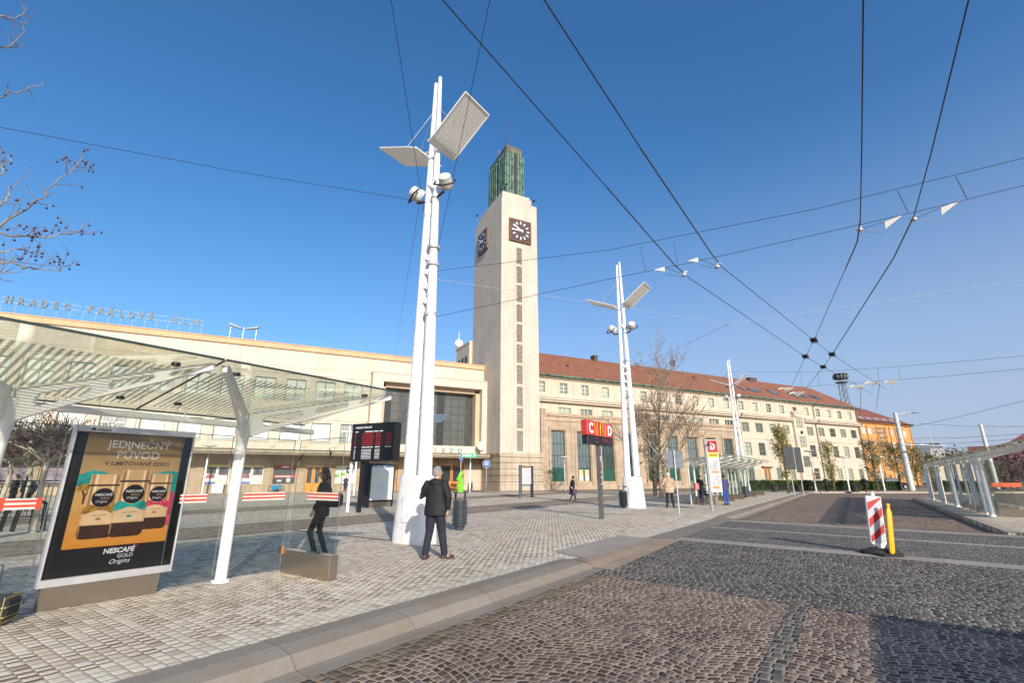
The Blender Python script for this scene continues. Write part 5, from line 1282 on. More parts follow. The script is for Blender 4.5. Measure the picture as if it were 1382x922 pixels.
def hanger(c0, c1, tip, lab):
    """white triangular insulator plate with its rods down to the contact wire"""
    t = thing('wire_hanger', lab, 'wire hanger', c0, 0, 'white triangular hangers on the span wire')
    b = MB(); d_ = (c1-c0); n_ = Vector((-d_.y, d_.x, 0)).normalized()
    d_ = d_*.8; w_ = Vector((0, 0, -.16))
    q = [c0*0, d_*.95, d_*.9+n_*.16+w_*.5, n_*.03+w_]
    b.add([Vector(v) for v in (Vector((0, 0, 0)), d_, n_*.05+Vector((0, 0, -.14)), )]+[Vector(v)+n_*.03 for v in (Vector((0, 0, 0)), d_, n_*.05+Vector((0, 0, -.14)))], [(0, 1, 2), (3, 5, 4), (0, 3, 4, 1), (1, 4, 5, 2), (2, 5, 3, 0)], False)
    b.build('plate', offwhite, t)
    r_ = MB(); t0 = tip-c0
    r_.tube([Vector((0, 0, 0)), t0], .006, 5); r_.tube([n_*.05+Vector((0, 0, -.2)), t0+Vector((0, 0, -.05))], .006, 5); r_.build('rod', dgrey, t)
    c = MB(); c.ell(t0, (.06, .06, .035), 8, 5); c.tube([t0, t0+Vector((.05, .05, .10)), t0+Vector((.12, .1, .12))], .02, 6); c.build('clip', offwhite, t)
hs = [((879, 366), (897, 360.5), (923, 371), 'small white hanger plate, leftmost of the four on the lower span wire'), ((924, 354), (942, 348), (968, 360), 'small white hanger plate, second from the left on the lower span wire'),
      ((1226, 287), (1194, 299), (1160, 310), 'larger white hanger plate left of the right contact wire'), ((1304, 267), (1270, 280), (1233, 296), 'larger white hanger plate near the right edge of the picture')]
for a, b_, c, lab in hs:
    pA, pB = span_at(*a, pa, pb), span_at(*b_, pa, pb)
    pA, pB = (pA, pB)
    tip = span_at(*c, pa, pb); tip.z = min(tip.z, ZW+.05) if False else tip.z
    hanger(pB if a[0] < 1000 else pB, pA, tip, lab)
M1 = lambda z: gp(562, 733)+Vector((-.0, 0, z))
wire('cable', [Vector((-12.2-25, 9.46-8, 9.7)), Vector((-12.2, 9.46, 9.6)), Vector((-7.3, 11.1, 9.52)), M1(9.6)+Vector((-.1, -.1, 0))], .007, 'thin cable running from the nearest mast to the left picture edge')
for (x, y), lab in (((528, 0), 'thin stay wire rising from the nearest mast clamp to upper left'), ((661, 0), 'thin stay wire rising from the nearest mast clamp, right one')):
    p = gp(x, y, 8.6); q = dp(585, 362, 12.6); wire('stay_wire', [p+(p-q)*2, p, p+(q-p)*.5-Z3*.08, q], .005, lab)
wire('stay_wire', [dp(566, 275, 12.75), fw(-12.6, 5.3, 16.5)], .006, 'thin wire dropping from the nearest mast to the hall roof')
n5 = dp(985, 437, 16.6); wire('span_wire', [dp(590, 377, 12.8), n5, dp(1382, 378, 13.7), dp(1382, 378, 13.7)*1+(dp(1382, 378, 13.7)-n5)*3], .0055, 'pale thin span wire passing above the roof ridge', 'span wire', None, lgrey)
wire('span_wire', [n5, dp(850, 500, 27.0)], .005, 'thin branch wire running down to the second mast', 'span wire')
q0 = dp(1102, 502, 24); wire('span_wire', [dp(986, 502, 51.8), q0, dp(1184, 497, 22.5), dp(1260, 491, 21.5), dp(1382, 480.5, 20), dp(1382, 480.5, 20)+(dp(1382, 480.5, 20)-dp(1260, 491, 21.5))*4], .007, 'upper far span wire beyond the wire crossing', 'span wire')
wire('span_wire', [dp(1010, 527, 51), dp(1087, 522, 24), dp(1154.5, 517, 22.9), dp(1260, 509, 21.7), dp(1382, 498, 20.2), dp(1382, 498, 20.2)+(dp(1382, 498, 20.2)-dp(1260, 509, 21.7))*4], .007, 'lower far span wire beyond the wire crossing', 'span wire')
for k, (x, y0, y1) in enumerate(((1080, 503, 522), (1104, 502, 520), (1184, 497, 515), (1213, 495, 513))):
    D = lerp(24, 22.1, (x-1080)/133); wire('dropper', [dp(x, y0, D), dp(x+2, y1, D)], .006, ['leftmost', 'second', 'third', 'rightmost'][k]+' dropper between the two far span wires', 'dropper', 'droppers of the far span wires')
for k, (x, y, sx_) in enumerate(((1064, 525, 1), (1079, 531, 1), (1160, 522, 1), (1180, 517, 1), (1206, 515.5, 1))):
    p = dp(x, y, 22.6); t = MB(); t.add([Vector(q)+p for q in ((-.28, 0, .05), (.28, 0, .09), (.05, .22, -.08), (-.28, .03, .01), (.28, .03, .05), (.05, .25, -.12))], [(0, 1, 2), (3, 5, 4), (0, 3, 4, 1), (1, 4, 5, 2), (2, 5, 3, 0)], False)
    t.tube([p+Vector((-.28, 0, .05)), p+Vector((-.5, 0, -.03))], .03, 5); o = t.build('wire_hanger', offwhite); tag(o, ['white hanger plate over the tiled roof, left one', 'white hanger plate over the tiled roof, right one', 'white hanger left of the lattice tower top', 'white hanger right of the lattice tower top', 'white hanger, rightmost on the far span wires'][k], 'wire hanger', 'white hangers on the far span wires')
for k, (x, y0, y1) in enumerate(((1162, 523, 560), (1187, 518, 555))): wire('cable', [dp(x, y0, 22.6), dp(x-1-4*k, y1, 40)], .012, ['left', 'right'][k]+' thin feeder wire running away to the orange roof', 'cable', None, dgrey)
fw0 = [((1212, 580), (1382, 541)), ((1219, 606), (1382, 600)), ((1225, 592), (1382, 586)), ((1240, 572), (1382, 576)), ((1231, 600), (1382, 592))]
for k, (a, b_) in enumerate(fw0):
    p, q = dp(*a, 63), dp(*b_, 48); wire('cable', [p, p+(q-p)*.5-Z3*.15, q, q+(q-p)*1.2-Z3*.3], .018, ['topmost', 'lowest', 'third', 'second', 'fourth'][k]+' of the thin distant wires right of the street lamp', 'cable', None, dgrey)
p = dp(1246, 601, 60); b = MB(); b.ell(p, (.9, .25, .15), 10, 5); b.tube([p, p+Vector((-.3, 0, 1.0))], .03, 4); b.tube([p+Vector((-2.6, 0, .05)), p+Vector((2.8, 0, -.05))], .06, 5); o = b.build('cable_lamp', lgrey); tag(o, 'suspended street lamp hanging on a cable right of the street lamp post', 'lamp')

# ================================================================ TREES
bark = M('plane_bark', (.30, .25, .19), .85, var=.45, scale=2.2); twigm = M('twig_brown', (.25, .18, .125), .85, var=.2); barkd = M('dark_bark', (.10, .08, .06), .9, var=.3); paleb = M('pale_bark', (.46, .41, .32), .85, var=.4, scale=3)
seed_m = M('seed_ball', (.075, .03, .02), .9, var=.3)
def leafmat(name, c1, c2, rough=.6):
    m, nt, p, o = _new(name); co = coord(nt)
    c = ramp(nt, noise(nt, co, 1.6, 4), [(.35, c1), (.65, c2)]); nt.links.new(c, p.inputs[0]); p.inputs['Roughness'].default_value = rough
    p.inputs['Specular IOR Level'].default_value = .2
    return m
lf_spring = leafmat('spring_leaf', (.17, .155, .045), (.36, .32, .10)); lf_hedge = leafmat('hedge_leaf', (.025, .05, .012), (.085, .13, .03)); lf_plum = leafmat('plum_blossom', (.10, .06, .07), (.24, .14, .15)); lf_plumd = leafmat('plum_leaf_dark', (.06, .022, .035), (.13, .05, .07))
lf_ol = leafmat('olive_leaf', (.13, .11, .04), (.28, .22, .085)); lf_gr = leafmat('far_leaf', (.05, .055, .02), (.13, .12, .05)); lf_bud = leafmat('bud_brown', (.13, .06, .04), (.24, .12, .08))
def leaves(mb, pts, size, rg, n_each=1, spread=.0, droop=0):
    for p in pts:
        for _ in range(n_each):
            c = Vector(p)+Vector((rg.gauss(0, spread), rg.gauss(0, spread), rg.gauss(0, spread)))
            a, e = rg.uniform(0, 6.283), rg.uniform(-1.2, 1.2); s_ = size*rg.uniform(.6, 1.4)
            u = Vector((math.cos(a)*math.cos(e), math.sin(a)*math.cos(e), math.sin(e))); v = u.cross(Vector((rg.gauss(0, 1), rg.gauss(0, 1), rg.gauss(0, 1)))).normalized()
            mb.add([c-u*s_, c+v*s_*.55, c+u*s_, c-v*s_*.55], [(0, 1, 2, 3)], False)
def branch(mb, tips, p, d_, L, r_, depth, rg, up=.12, kids=(2, 4), jit=.35, minr=.006, twig=None, ratio=.68):
    n = 4; pts = [Vector(p)]; dd = Vector(d_).normalized()
    for k in range(n):
        dd = (dd+Vector((rg.gauss(0, jit*.35), rg.gauss(0, jit*.35), rg.gauss(0, jit*.35)+up*.35))).normalized(); pts.append(pts[-1]+dd*(L/n))
    rad = [max(minr, lerp(r_, r_*.5, k/n)) for k in range(n+1)]
    tgt = mb if depth > 1 or twig is None else twig
    tgt.tube(pts, rad, 7 if r_ > .05 else (5 if r_ > .02 else 3), cap=False)
    if depth == 0: tips += pts[2:]; return
    for _ in range(rg.randint(*kids)):
        t = rg.uniform(.35, 1.0); i = min(n-1, int(t*n)); q = pts[i].lerp(pts[i+1], t*n-i)
        nd_ = (dd+Vector((rg.gauss(0, .75), rg.gauss(0, .75), rg.gauss(.1, .5)))).normalized()
        branch(mb, tips, q, nd_, L*rg.uniform(ratio-.13, ratio+.12), max(minr, rad[i]*.58), depth-1, rg, up, kids, jit, minr, twig, ratio)
    branch(mb, tips, pts[-1], dd, L*.72, max(minr, rad[-1]), depth-1, rg, up, kids, jit, minr, twig, ratio)
def balls(mb, pts, rg, r_=.018, hang=.07):
    for p in pts:
        c = Vector(p)-Z3*rg.uniform(hang*.5, hang*1.6); mb.tube([p, c], .0025, 3, cap=False); mb.ell(c, (r_,)*3, 6, 4)
# big bare plane tree on the plaza
rg = random.Random(21); v = gp(893, 672); pt = thing('plane_tree', 'large bare plane tree with fine twigs before the stone portico', 'tree', (v.x, v.y, 0), 0)
tb_, tw_, tips = MB(), MB(), []
tb_.tube([(0, 0, -.05), (.02, 0, .3), (.05, 0, 2.2), (.1, .05, 3.4)], [.24, .17, .145, .13], 10)
branch(tb_, tips, (.1, .05, 3.3), (.12, .1, 1), 4.3, .12, 4, rg, .22, (3, 4), .3, .013, tw_, .62)
for k in range(7):
    a = k*2.4+.3; z = 2.4+k*.22; branch(tb_, tips, (.05, .02, z), (math.cos(a), math.sin(a), .55+.08*k), 3.1-.1*k, .07, 3, rg, .16, (3, 5), .4, .013, tw_, .66)
tb_.build('trunk', bark, pt); cr = tw_.build('crown', twigm, pt)
lv_ = MB(); leaves(lv_, rg.sample(tips, min(len(tips), 1500)), .035, rg); lv_.build('buds', lf_bud, cr)
# near tree reaching in from the left
rg = random.Random(5); lt = thing('plane_tree', 'bare plane tree with hanging seed balls reaching in from the left edge', 'tree', (-11.5, 5.6, 0), 0)
o_ = Vector((-11.5, 5.6, 0)); tb_, tw_, sb_ = MB(), MB(), MB(); L_ = lambda x, y, D: dp(x, y, D)-o_
tb_.tube([(0, 0, -.1), (.05, .05, .5), (.1, .0, 2.5), (.3, .1, 4.0)], [.33, .25, .21, .19], 12)
tb_.tube([(.3, .1, 3.9), (.5, .1, 5.5), (.9, .0, 7.5), (1.2, .0, 10)], [.17, .13, .09, .04], 9)
seeds = []
def twigline(pts, r0, r1, sub=8, side=.5):
    P = []
    for a, b_ in zip(pts, pts[1:]):
        for k in range(4): P.append(a.lerp(b_, k/4)+Vector((rg.gauss(0, .02), rg.gauss(0, .02), rg.gauss(0, .02))))
    P.append(pts[-1]); tb_.tube(P, [lerp(r0, r1, (k/(len(P)-1))**.8) for k in range(len(P))], 6, cap=False)
    for _ in range(sub):
        i = rg.randint(len(P)//3, len(P)-2); q = P[i]; ax = (P[i+1]-P[i]).normalized()
        e = (ax*rg.uniform(.4, 1)+Vector((rg.gauss(0, .5), rg.gauss(0, .5), rg.gauss(.25, .55)))).normalized(); L = rg.uniform(.15, side)
        m_ = q+e*L*.5+Vector((0, 0, rg.gauss(0, .02))); e2 = q+e*L+Z3*L*.12
        tw_.tube([q, m_, e2], [.006, .004, .002], 4, cap=False)
        for __ in range(rg.randint(1, 3)):
            s_ = m_.lerp(e2, rg.random()); f_ = s_+Vector((rg.gauss(0, .05), rg.gauss(0, .05), rg.uniform(.02, .09))); tw_.tube([s_, f_], [.003, .0015], 3, cap=False)
            if rg.random() < .45: seeds.append(f_)
        if rg.random() < .6: seeds.append(e2)
    seeds.append(P[-1])
root = Vector((.45, .1, 4.6)); root2 = Vector((.8, 0, 7.0))
for pts, n_ in ((((-40, 330), (10, 300), (58, 262), (88, 235), (112, 212)), 16), (((-40, 300), (5, 316), (60, 320), (95, 315), (120, 300)), 12), (((-30, 350), (5, 355), (40, 362), (70, 365), (95, 358)), 10),
                ((( -30, 262), (-5, 240), (6, 225), (16, 205)), 7), (((-30, 330), (0, 340), (30, 338), (58, 340)), 8), (((-20, 290), (5, 272), (12, 258), (25, 243)), 6), (((-20, 373), (2, 370), (30, 368)), 7)):
    twigline([root]+[L_(x, y, 6.0+.15*k) for k, (x, y) in enumerate(pts)], .026, .003, n_, .34)
for pts, n_ in ((((-30, 66), (5, 63), (28, 50), (36, 30)), 8), (((-30, 18), (5, 24), (22, 22), (34, 14)), 8), (((-30, 132), (5, 128), (38, 122), (57, 108)), 5)):
    twigline([root2]+[L_(x, y, 5.6+.15*k) for k, (x, y) in enumerate(pts)], .022, .003, n_, .28)
for k in range(5):
    a = 2.0+k*.9; branch(tb_, [], (.5, .1, 5.0+k*.8), (math.cos(a), math.sin(a), .7), 2.2, .05, 2, rg, .1, (2, 3), .4, .006, tw_)
tb_.build('trunk', bark, lt); cr = tw_.build('crown', M('twig_red_brown', (.17, .11, .085), .85), lt)
sb_.tube([(0, 0, 0), (0, 0, -.05)], .0025, 3, cap=False); sb_.ell((0, 0, -.062), (.0165,)*3, 7, 5); sbm = sb_.mesh('seed_ball', seed_m)
for p in seeds[:96]:
    q = bpy.data.objects.new('seed_ball', sbm); C.objects.link(q); q.parent = cr; q.location = p; q.rotation_euler = (rg.uniform(-.4, .4), rg.uniform(-.4, .4), 0)
# columnar hornbeams and other leafing trees
def column_tree(name, lab, x, y, D, h, w_, seed, lf, n_=1500, ls=.10, group='slender trees along the far hedge'):
    rg = random.Random(seed); v = dp(x, y, D); t = thing(name, lab, 'tree', (v.x, v.y, 0), rg.uniform(0, 6), group)
    a, c, l_ = MB(), MB(), MB(); a.tube([(0, 0, -.05), (.03, 0, h*.4), (0, .03, h*.8), (0, 0, h)], [.13, .09, .05, .015], 7)
    pts = []
    for k in range(70):
        f = rg.random()**.8; z = lerp(h*.16, h*.92, f); rr_ = w_*.5*(math.sin(math.pi*min(1, (1-f)*.85+.12))**.8)*rg.uniform(.55, 1.1); an = rg.uniform(0, 6.283)
        e = Vector((math.cos(an)*rr_, math.sin(an)*rr_, min(h*1.02, z+rr_*rg.uniform(.6, 1.5)))); s_ = Vector((0, 0, z*.85)); mid = s_.lerp(e, .5)+Vector((0, 0, -.05)); c.tube([s_, mid, e], [.022, .014, .006], 3, cap=False)
        for q in range(n_//70): pts.append(s_.lerp(e, rg.uniform(.35, 1.05)))
    leaves(l_, pts, ls, rg, 1, .16); a.build('trunk', barkd, t); l_.build('crown', lf, t); c.build('branches', twigm, t); return t
column_tree('hornbeam_tree', 'slender yellow green tree in front of the wing beside the dark sign backs', 1064, 662, 50, 6.9, 2.0, 31, lf_spring, 2800, .085)
column_tree('hornbeam_tree', 'slender tree before the wing between the dark signs and the white lamp', 1126, 660, 58, 5.8, 2.0, 32, lf_spring, 1700, .085)
column_tree('hornbeam_tree', 'slender olive tree at the corner where cream wing meets orange building', 1185, 659, 58, 6.0, 2.8, 33, lf_ol, 2000, .09)
column_tree('hornbeam_tree', 'wide olive tree in front of the orange building behind the street lamp', 1217, 658, 66, 6.0, 3.8, 34, lf_ol, 1700, .11)
column_tree('hornbeam_tree', 'olive tree half hidden by the tall street lamp', 1240, 658, 72, 5.8, 3.8, 35, lf_ol, 1400, .11)
column_tree('hornbeam_tree', 'loose olive green tree behind the second light mast', 884, 668, 43, 6.6, 3.0, 36, lf_ol, 1100, .08)
column_tree('hornbeam_tree', 'leafy green young tree low beside the second mast base', 893, 667, 41, 3.0, 2.2, 37, lf_hedge, 700, .07)
# pollarded trees at the left
rg = random.Random(44)
pd0 = None
for k, (x, y, D, lab) in enumerate(((44, 716, 15.0, 'pollarded tree with pale trunk just left of the poster case'), (-8, 708, 16.5, 'pollarded tree with pale trunk at the left picture edge'), (30, 690, 21, 'pollarded tree standing behind the black railing'), (75, 685, 24, 'farther pollarded tree behind the poster case edge'))):
    v = dp(x, y, D); t = thing('pollard_tree', lab, 'tree', (v.x, v.y, 0), rg.uniform(0, 6), 'pollarded trees by the railing')
    a, c, tips = MB(), MB(), []
    a.tube([(0, 0, -.05), (.05, 0, .6), (.02, .06, 1.5), (.1, .05, 2.1)], [.10, .075, .065, .075], 9)
    for j in range(8):
        an = j*.8+rg.uniform(-.2, .2); e = Vector((math.cos(an)*1.0, math.sin(an)*1.0, 2.45+rg.uniform(-.1, .2))); a.tube([(.1, .05, 2.0), Vector((.1, .05, 2.15)).lerp(e, .55), e], [.045, .032, .03], 6); a.ell(e, (.05, .05, .045), 7, 5)
        for q in range(6): branch(c, tips, Vector((.1, .05, 2.1)).lerp(e, rg.uniform(.3, 1)), (math.cos(an)*.6+rg.gauss(0, .6), math.sin(an)*.6+rg.gauss(0, .6), rg.uniform(.0, .9)), rg.uniform(.45, .85), .016, 2, rg, .05, (3, 5), .5, .008)
    a.build('trunk', paleb, t); c.build('crown', M('twig_dark', (.10, .065, .05), .85), t)
# purple plum trees at the right edge
def blob_tree(name, lab, x, y, D, h, w_, seed, lf, lf2, n_=1600, ls=.16, group='purple trees at the right edge', trunk=.25):
    rg = random.Random(seed); v = dp(x, y, D); t = thing(name, lab, 'tree', (v.x, v.y, 0), 0, group)
    a, l1, l2 = MB(), MB(), MB(); a.tube([(0, 0, -.05), (0, 0, h*.3), (.1, 0, h*.7)], [.2, .16, .05], 7)
    for k in range(10):
        an = k*.9; a.tube([(0, 0, h*.28), (math.cos(an)*w_*.2, math.sin(an)*w_*.2, h*.5), (math.cos(an)*w_*.4, math.sin(an)*w_*.4, h*.75)], [.08, .05, .015], 4, cap=False)
    for k in range(34):
        an, f = rg.uniform(0, 6.283), rg.random(); z = lerp(h*trunk, h, f); rr_ = w_*.5*math.sqrt(max(.05, 1-((f-.4)/.65)**2))*rg.uniform(.4, 1.0)
        c = Vector((math.cos(an)*rr_, math.sin(an)*rr_, z)); tgt = l1 if rg.random() < .55 else l2
        leaves(tgt, [c]*(n_//34), ls, rg, 1, w_*.085)
    a.build('trunk', barkd, t); cr = l1.build('crown', lf, t); l2.build('foliage', lf2, cr); return t
blob_tree('plum_tree', 'rosy blossoming plum tree behind the island shelter glass', 1330, 655, 78, 4.0, 9, 51, lf_plum, lf_plumd, 4200, .15)
blob_tree('plum_tree', 'dark purple plum tree at the right picture edge', 1390, 655, 66, 4.3, 8, 52, lf_plumd, lf_plum, 4200, .15)
blob_tree('plum_tree', 'rosy plum tree behind the orange red barrier', 1368, 655, 84, 4.6, 10, 53, lf_plum, lf_plumd, 4200, .15)
blob_tree('broadleaf_tree', 'dull olive tree seen through the island shelter glass', 1283, 656, 90, 5.6, 10, 54, lf_gr, lf_ol, 2200, .22, 'olive trees far behind the island shelter')
blob_tree('broadleaf_tree', 'brownish far tree left of the plum trees', 1305, 656, 105, 5.4, 10, 55, lf_ol, lf_gr, 2200, .25, 'olive trees far behind the island shelter')
# hedges
def hedge(lab, p0, p1, h, w_, seed, n_=5200):
    rg = random.Random(seed); p0, p1 = Vector((p0.x, p0.y, 0)), Vector((p1.x, p1.y, 0)); L = (p1-p0).length; t = thing('hedge', lab, 'hedge', p0, math.atan2(p1.y-p0.y, p1.x-p0.x), 'clipped hedges before the wing')
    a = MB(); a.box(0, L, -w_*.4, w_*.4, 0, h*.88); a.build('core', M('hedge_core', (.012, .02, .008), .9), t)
    l_ = MB(); pts = [Vector((rg.uniform(-.05, L+.05), rg.choice((-1, 1))*w_*.45 if rg.random() < .6 else rg.uniform(-w_*.5, w_*.5), rg.uniform(.02, h) if rg.random() < .6 else h*rg.uniform(.9, 1.04))) for _ in range(n_)]
    leaves(l_, pts, .10, rg, 1, .05); l_.build('foliage', lf_hedge, t)
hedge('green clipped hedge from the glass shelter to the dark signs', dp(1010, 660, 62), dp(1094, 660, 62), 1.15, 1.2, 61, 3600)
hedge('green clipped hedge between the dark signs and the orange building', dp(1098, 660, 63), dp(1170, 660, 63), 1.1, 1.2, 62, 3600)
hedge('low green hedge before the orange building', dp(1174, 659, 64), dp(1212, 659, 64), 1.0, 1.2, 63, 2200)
# planters / small dark tubs by the hedge
tubm = M('tub_black', (.03, .03, .032), .6)
for k, (x, y, lab) in enumerate(((1046, 662, 'black tub before the hedge, left of the slender tree'), (1067, 662, 'black tub before the hedge, second from left'), (1079, 662, 'black tub before the hedge under the dark signs'), (1154, 661, 'dark tub on the far pavement right of the white lamp'))):
    v = dp(x, y, 56); b = MB(); b.loft([(0, 0, 0, .34, .34), (.75, 0, 0, .42, .42), (.8, 0, 0, .45, .45)], 12); o = b.build('planter_tub', tubm); o.location = (v.x, v.y, 0); tag(o, lab, 'tub', 'black tubs before the hedge')

# ================================================================ FAR BACKGROUND AT RIGHT
lt_ = thing('lattice_tower', 'tall lattice floodlight tower with platform rising behind the wing roof', 'tower', dp(1152, 600, 130)*1, 0); lt_.location.z = 0
topz = dp(1142, 512, 130).z; bx0 = -(dp(1152, 600, 130).x-dp(1142, 512, 130).x)
b = MB(); n_ = 15; hw_ = lambda k: lerp(1.3, .55, k/n_)
for k in range(n_):
    z0, z1 = topz*k/n_*.97, topz*(k+1)/n_*.97; a, c = hw_(k), hw_(k+1)
    for sx in (-1, 1):
        for sy_ in (-1, 1): b.tube([(sx*a, sy_*a, z0), (sx*c, sy_*c, z1)], .12, 4, cap=False)
        b.tube([(sx*a, -a, z0), (-sx*c, -c, z1)], .07, 4, cap=False); b.tube([(sx*a, a, z0), (sx*c, -c, z1)], .07, 4, cap=False)
b.build('lattice', M('lattice_grey', (.20, .22, .24), .6), lt_)
b = MB()
for z in (topz*.965, topz, topz+1.3): b.tube([(0, 0, z), (0, 0, z+.18)], 1.7 if z > topz*.98 else 1.5, 12)
for k in range(12): a = k*math.pi/6; b.box(math.cos(a)*1.6-.22, math.cos(a)*1.6+.22, math.sin(a)*1.6-.22, math.sin(a)*1.6+.22, topz+.2, topz+1.1)
b.build('platform', dgrey, lt_)
def lowhouse(lab, x0, x1, yb, D, h, wallm, roofm, flat=True, rz=0, rh=2.0, cat='building'):
    p0, p1 = dp(x0, yb, D), dp(x1, yb, D); W = p1.x-p0.x; t = thing('low_building', lab, cat, (p0.x, D, 0), rz)
    t.rotation_euler.z = -R(42)
    b = MB(); b.box(0, W, 0, 14, -.2, h); b.build('wall', wallm, t); b = MB()
    if flat: b.box(-.2, W+.2, -.2, 14.2, h+.002, h+.45)
    else: b.add([(-.3, -.3, h), (W+.3, -.3, h), (W+.3, 14.3, h), (-.3, 14.3, h), (-.3, 7, h+rh), (W+.3, 7, h+rh)], [(0, 1, 5, 4), (2, 3, 4, 5), (0, 4, 3), (1, 2, 5)], False)
    b.build('roof', roofm, t); b = MB(); n_ = max(2, int(W/3.2))
    for k in range(n_): b.box(W*(k+.25)/n_, W*(k+.75)/n_, -.05, -.003, h*.3, h*.72)
    b.build('window_band', pane_dark, t)
lowhouse('low blue grey flat roofed hall beyond the street lamp', 1232, 1268, 655, 150, 11.0, M('blue_grey_cladding', (.22, .28, .33), .5), dgrey)
lowhouse('long pale flat building behind the island shelter', 1258, 1310, 656, 128, 6.6, M('pale_render', (.55, .45, .31), .8), dgrey)
lowhouse('house with brick red roof behind the plum trees', 1322, 1420, 656, 118, 4.6, M('dark_render', (.30, .22, .18), .8), tiles2, False, 0, 4.5)
p = dp(1350, 656, 100); t = thing('gabled_house', 'house with tall purple red gable rising at the right edge', 'house', (p.x, 100, 0), -R(45))
b = MB(); b.box(0, 30, 0, 14, -.2, 6.2); b.build('wall', M('pinkish_render', (.36, .22, .22), .8), t)
b = MB(); b.add([(-.4, -.4, 6.2), (30.4, -.4, 6.2), (15, -.2, 16.5), (-.4, 14.4, 6.2), (30.4, 14.4, 6.2), (15, 14.2, 16.5)], [(0, 1, 2), (3, 5, 4), (0, 2, 5, 3), (1, 4, 5, 2)], False); b.build('roof', M('purple_roof', (.26, .10, .11), .8, var=.3, scale=1), t)
b = MB(); b.box(4, 7, -.05, -.003, 2, 4.5); b.build('window', pane_dark, t)
p = dp(1276, 655, 100); t = thing('road_sign_board', 'grey back of a large road sign board above the island shelter', 'sign board', (p.x, 100, 0), 0)
b = MB(); b.box(-1.4, 1.4, 0, .12, 4.6, 7.3); b.build('board', grey, t); b = MB()
for x in (-1.0, 1.0): b.tube([(x, .2, 0), (x, .2, 7.2)], .09, 6)
b.tube([(-.2, .2, 7.2), (-.6, .2, 11)], .05, 5); b.build('post', lgrey, t)
p = dp(1357, 656, 60); t = thing('barrier_board', 'orange red barrier board standing on the far pavement', 'barrier', (p.x, 60, 0), 0)
b = MB(); b.bbox(-1.9, 1.9, -.05, .05, .45, .95, .02); b.build('board', redorange, t); b = MB()
for x in (-1.5, 1.5): b.box(x-.06, x+.06, .06, .14, 0, .9); b.box(x-.06, x+.06, -.4, .5, 0, .05)
b.build('leg', dgrey, t)
# parked dark car by the orange building
p = dp(1203, 657, 70); car = thing('parked_car', 'dark parked car before the orange building behind the hedge', 'car', (p.x, p.y, 0), R(12))
b = MB(); sec = [(-2.1, .35, .62), (-2.05, .35, .8), (-1.5, .3, .92), (-.9, .3, .95), (.9, .3, .95), (1.6, .3, .9), (2.1, .35, .75), (2.15, .4, .6)]
def carloft(b, secs, hwf):
    vs = []
    for x, z0, z1 in secs:
        w_ = hwf(x); vs += [(x, -w_, z0), (x, -w_*1.02, (z0+z1)/2), (x, -w_*.93, z1), (x, w_*.93, z1), (x, w_*1.02, (z0+z1)/2), (x, w_, z0)]
    n_ = 6; b.add(vs, [(i*n_+k, i*n_+(k+1) % n_, (i+1)*n_+(k+1) % n_, (i+1)*n_+k) for i in range(len(secs)-1) for k in range(n_)]+[tuple(range(n_)), tuple((len(secs)-1)*n_+k for k in reversed(range(n_)))], True)
carloft(b, sec, lambda x: .86-.06*abs(x/2.1)**3); carpaint = M('car_dark_red_black', (.03, .018, .022), .25, .3, coat=.6)
b.build('body', carpaint, car)
b = MB(); carloft(b, [(-1.75, .88, .93), (-1.2, .88, 1.36), (-.6, .88, 1.45), (.2, .88, 1.45), (.7, .88, 1.32), (1.15, .88, .93)], lambda x: .74-.08*abs(x/1.5)); cab = b.build('cabin_glass', pane_dark, car)
b = MB(); carloft(b, [(-1.2, 1.34, 1.39), (-.6, 1.42, 1.485), (.2, 1.42, 1.485), (.7, 1.30, 1.35)], lambda x: .70); b.build('roof', carpaint, cab)
for x in (-1.3, 1.35):
    for y in (-.82, .82):
        b = MB(); b.tube([(x, y-.09, .32), (x, y+.09, .32)], .32, 16); wh = b.build('wheel', black, car); b = MB(); b.tube([(x, y-.095, .32), (x, y+.095, .32)], .19, 12); b.build('rim', lgrey, wh)
for y in (-.6, .6): b = MB(); b.ell((2.08, y, .68), (.08, .16, .07), 8, 5); b.build('headlight', M('lamp_glass', (.6, .62, .65), .15), car); b = MB(); b.ell((-2.08, y, .74), (.06, .16, .07), 8, 5); b.build('tail_light', red, car)
# black railing at the left
p0, p1 = dp(-60, 700, 17.2), dp(88, 692, 19.5); p0.z = p1.z = 0; L = (p1-p0).length; t = thing('railing', 'black iron railing with upright bars by the pollarded trees', 'railing', p0, math.atan2(p1.y-p0.y, p1.x-p0.x))
b = MB()
for z in (.18, 1.25, 1.45): b.box(0, L, -.02, .02, z-.02, z+.02)
n_ = int(L/.14)
for k in range(n_): b.box(k*.14+.05, k*.14+.072, -.011, .011, .16, 1.30)
b.build('bars', black, t); b = MB()
for k in range(int(L/1.5)+1): b.box(k*1.5-.03, k*1.5+.03, -.03, .03, 0, 1.55)
b.build('post', black, t)
for k, (x, y, D) in enumerate(((22, 712, 15.6), (38, 712, 15.6))):
    v = dp(x, y, D); t = thing('bicycle_stand', ['left of the two black bicycle hoops before the railing', 'right of the two black bicycle hoops before the railing'][k], 'bike stand', (v.x, v.y, 0), R(60)); b = MB()
    for q in (-.15, 0, .15): b.tube([(-.35, q, 0), (-.3, q, .75), (-.2, q, .85), (.2, q, .85), (.3, q, .75), (.35, q, 0)], .02, 6)
    b.tube([(-.2, -.15, .85), (-.2, .15, .85)], .02, 6); b.build('hoop', black, t)
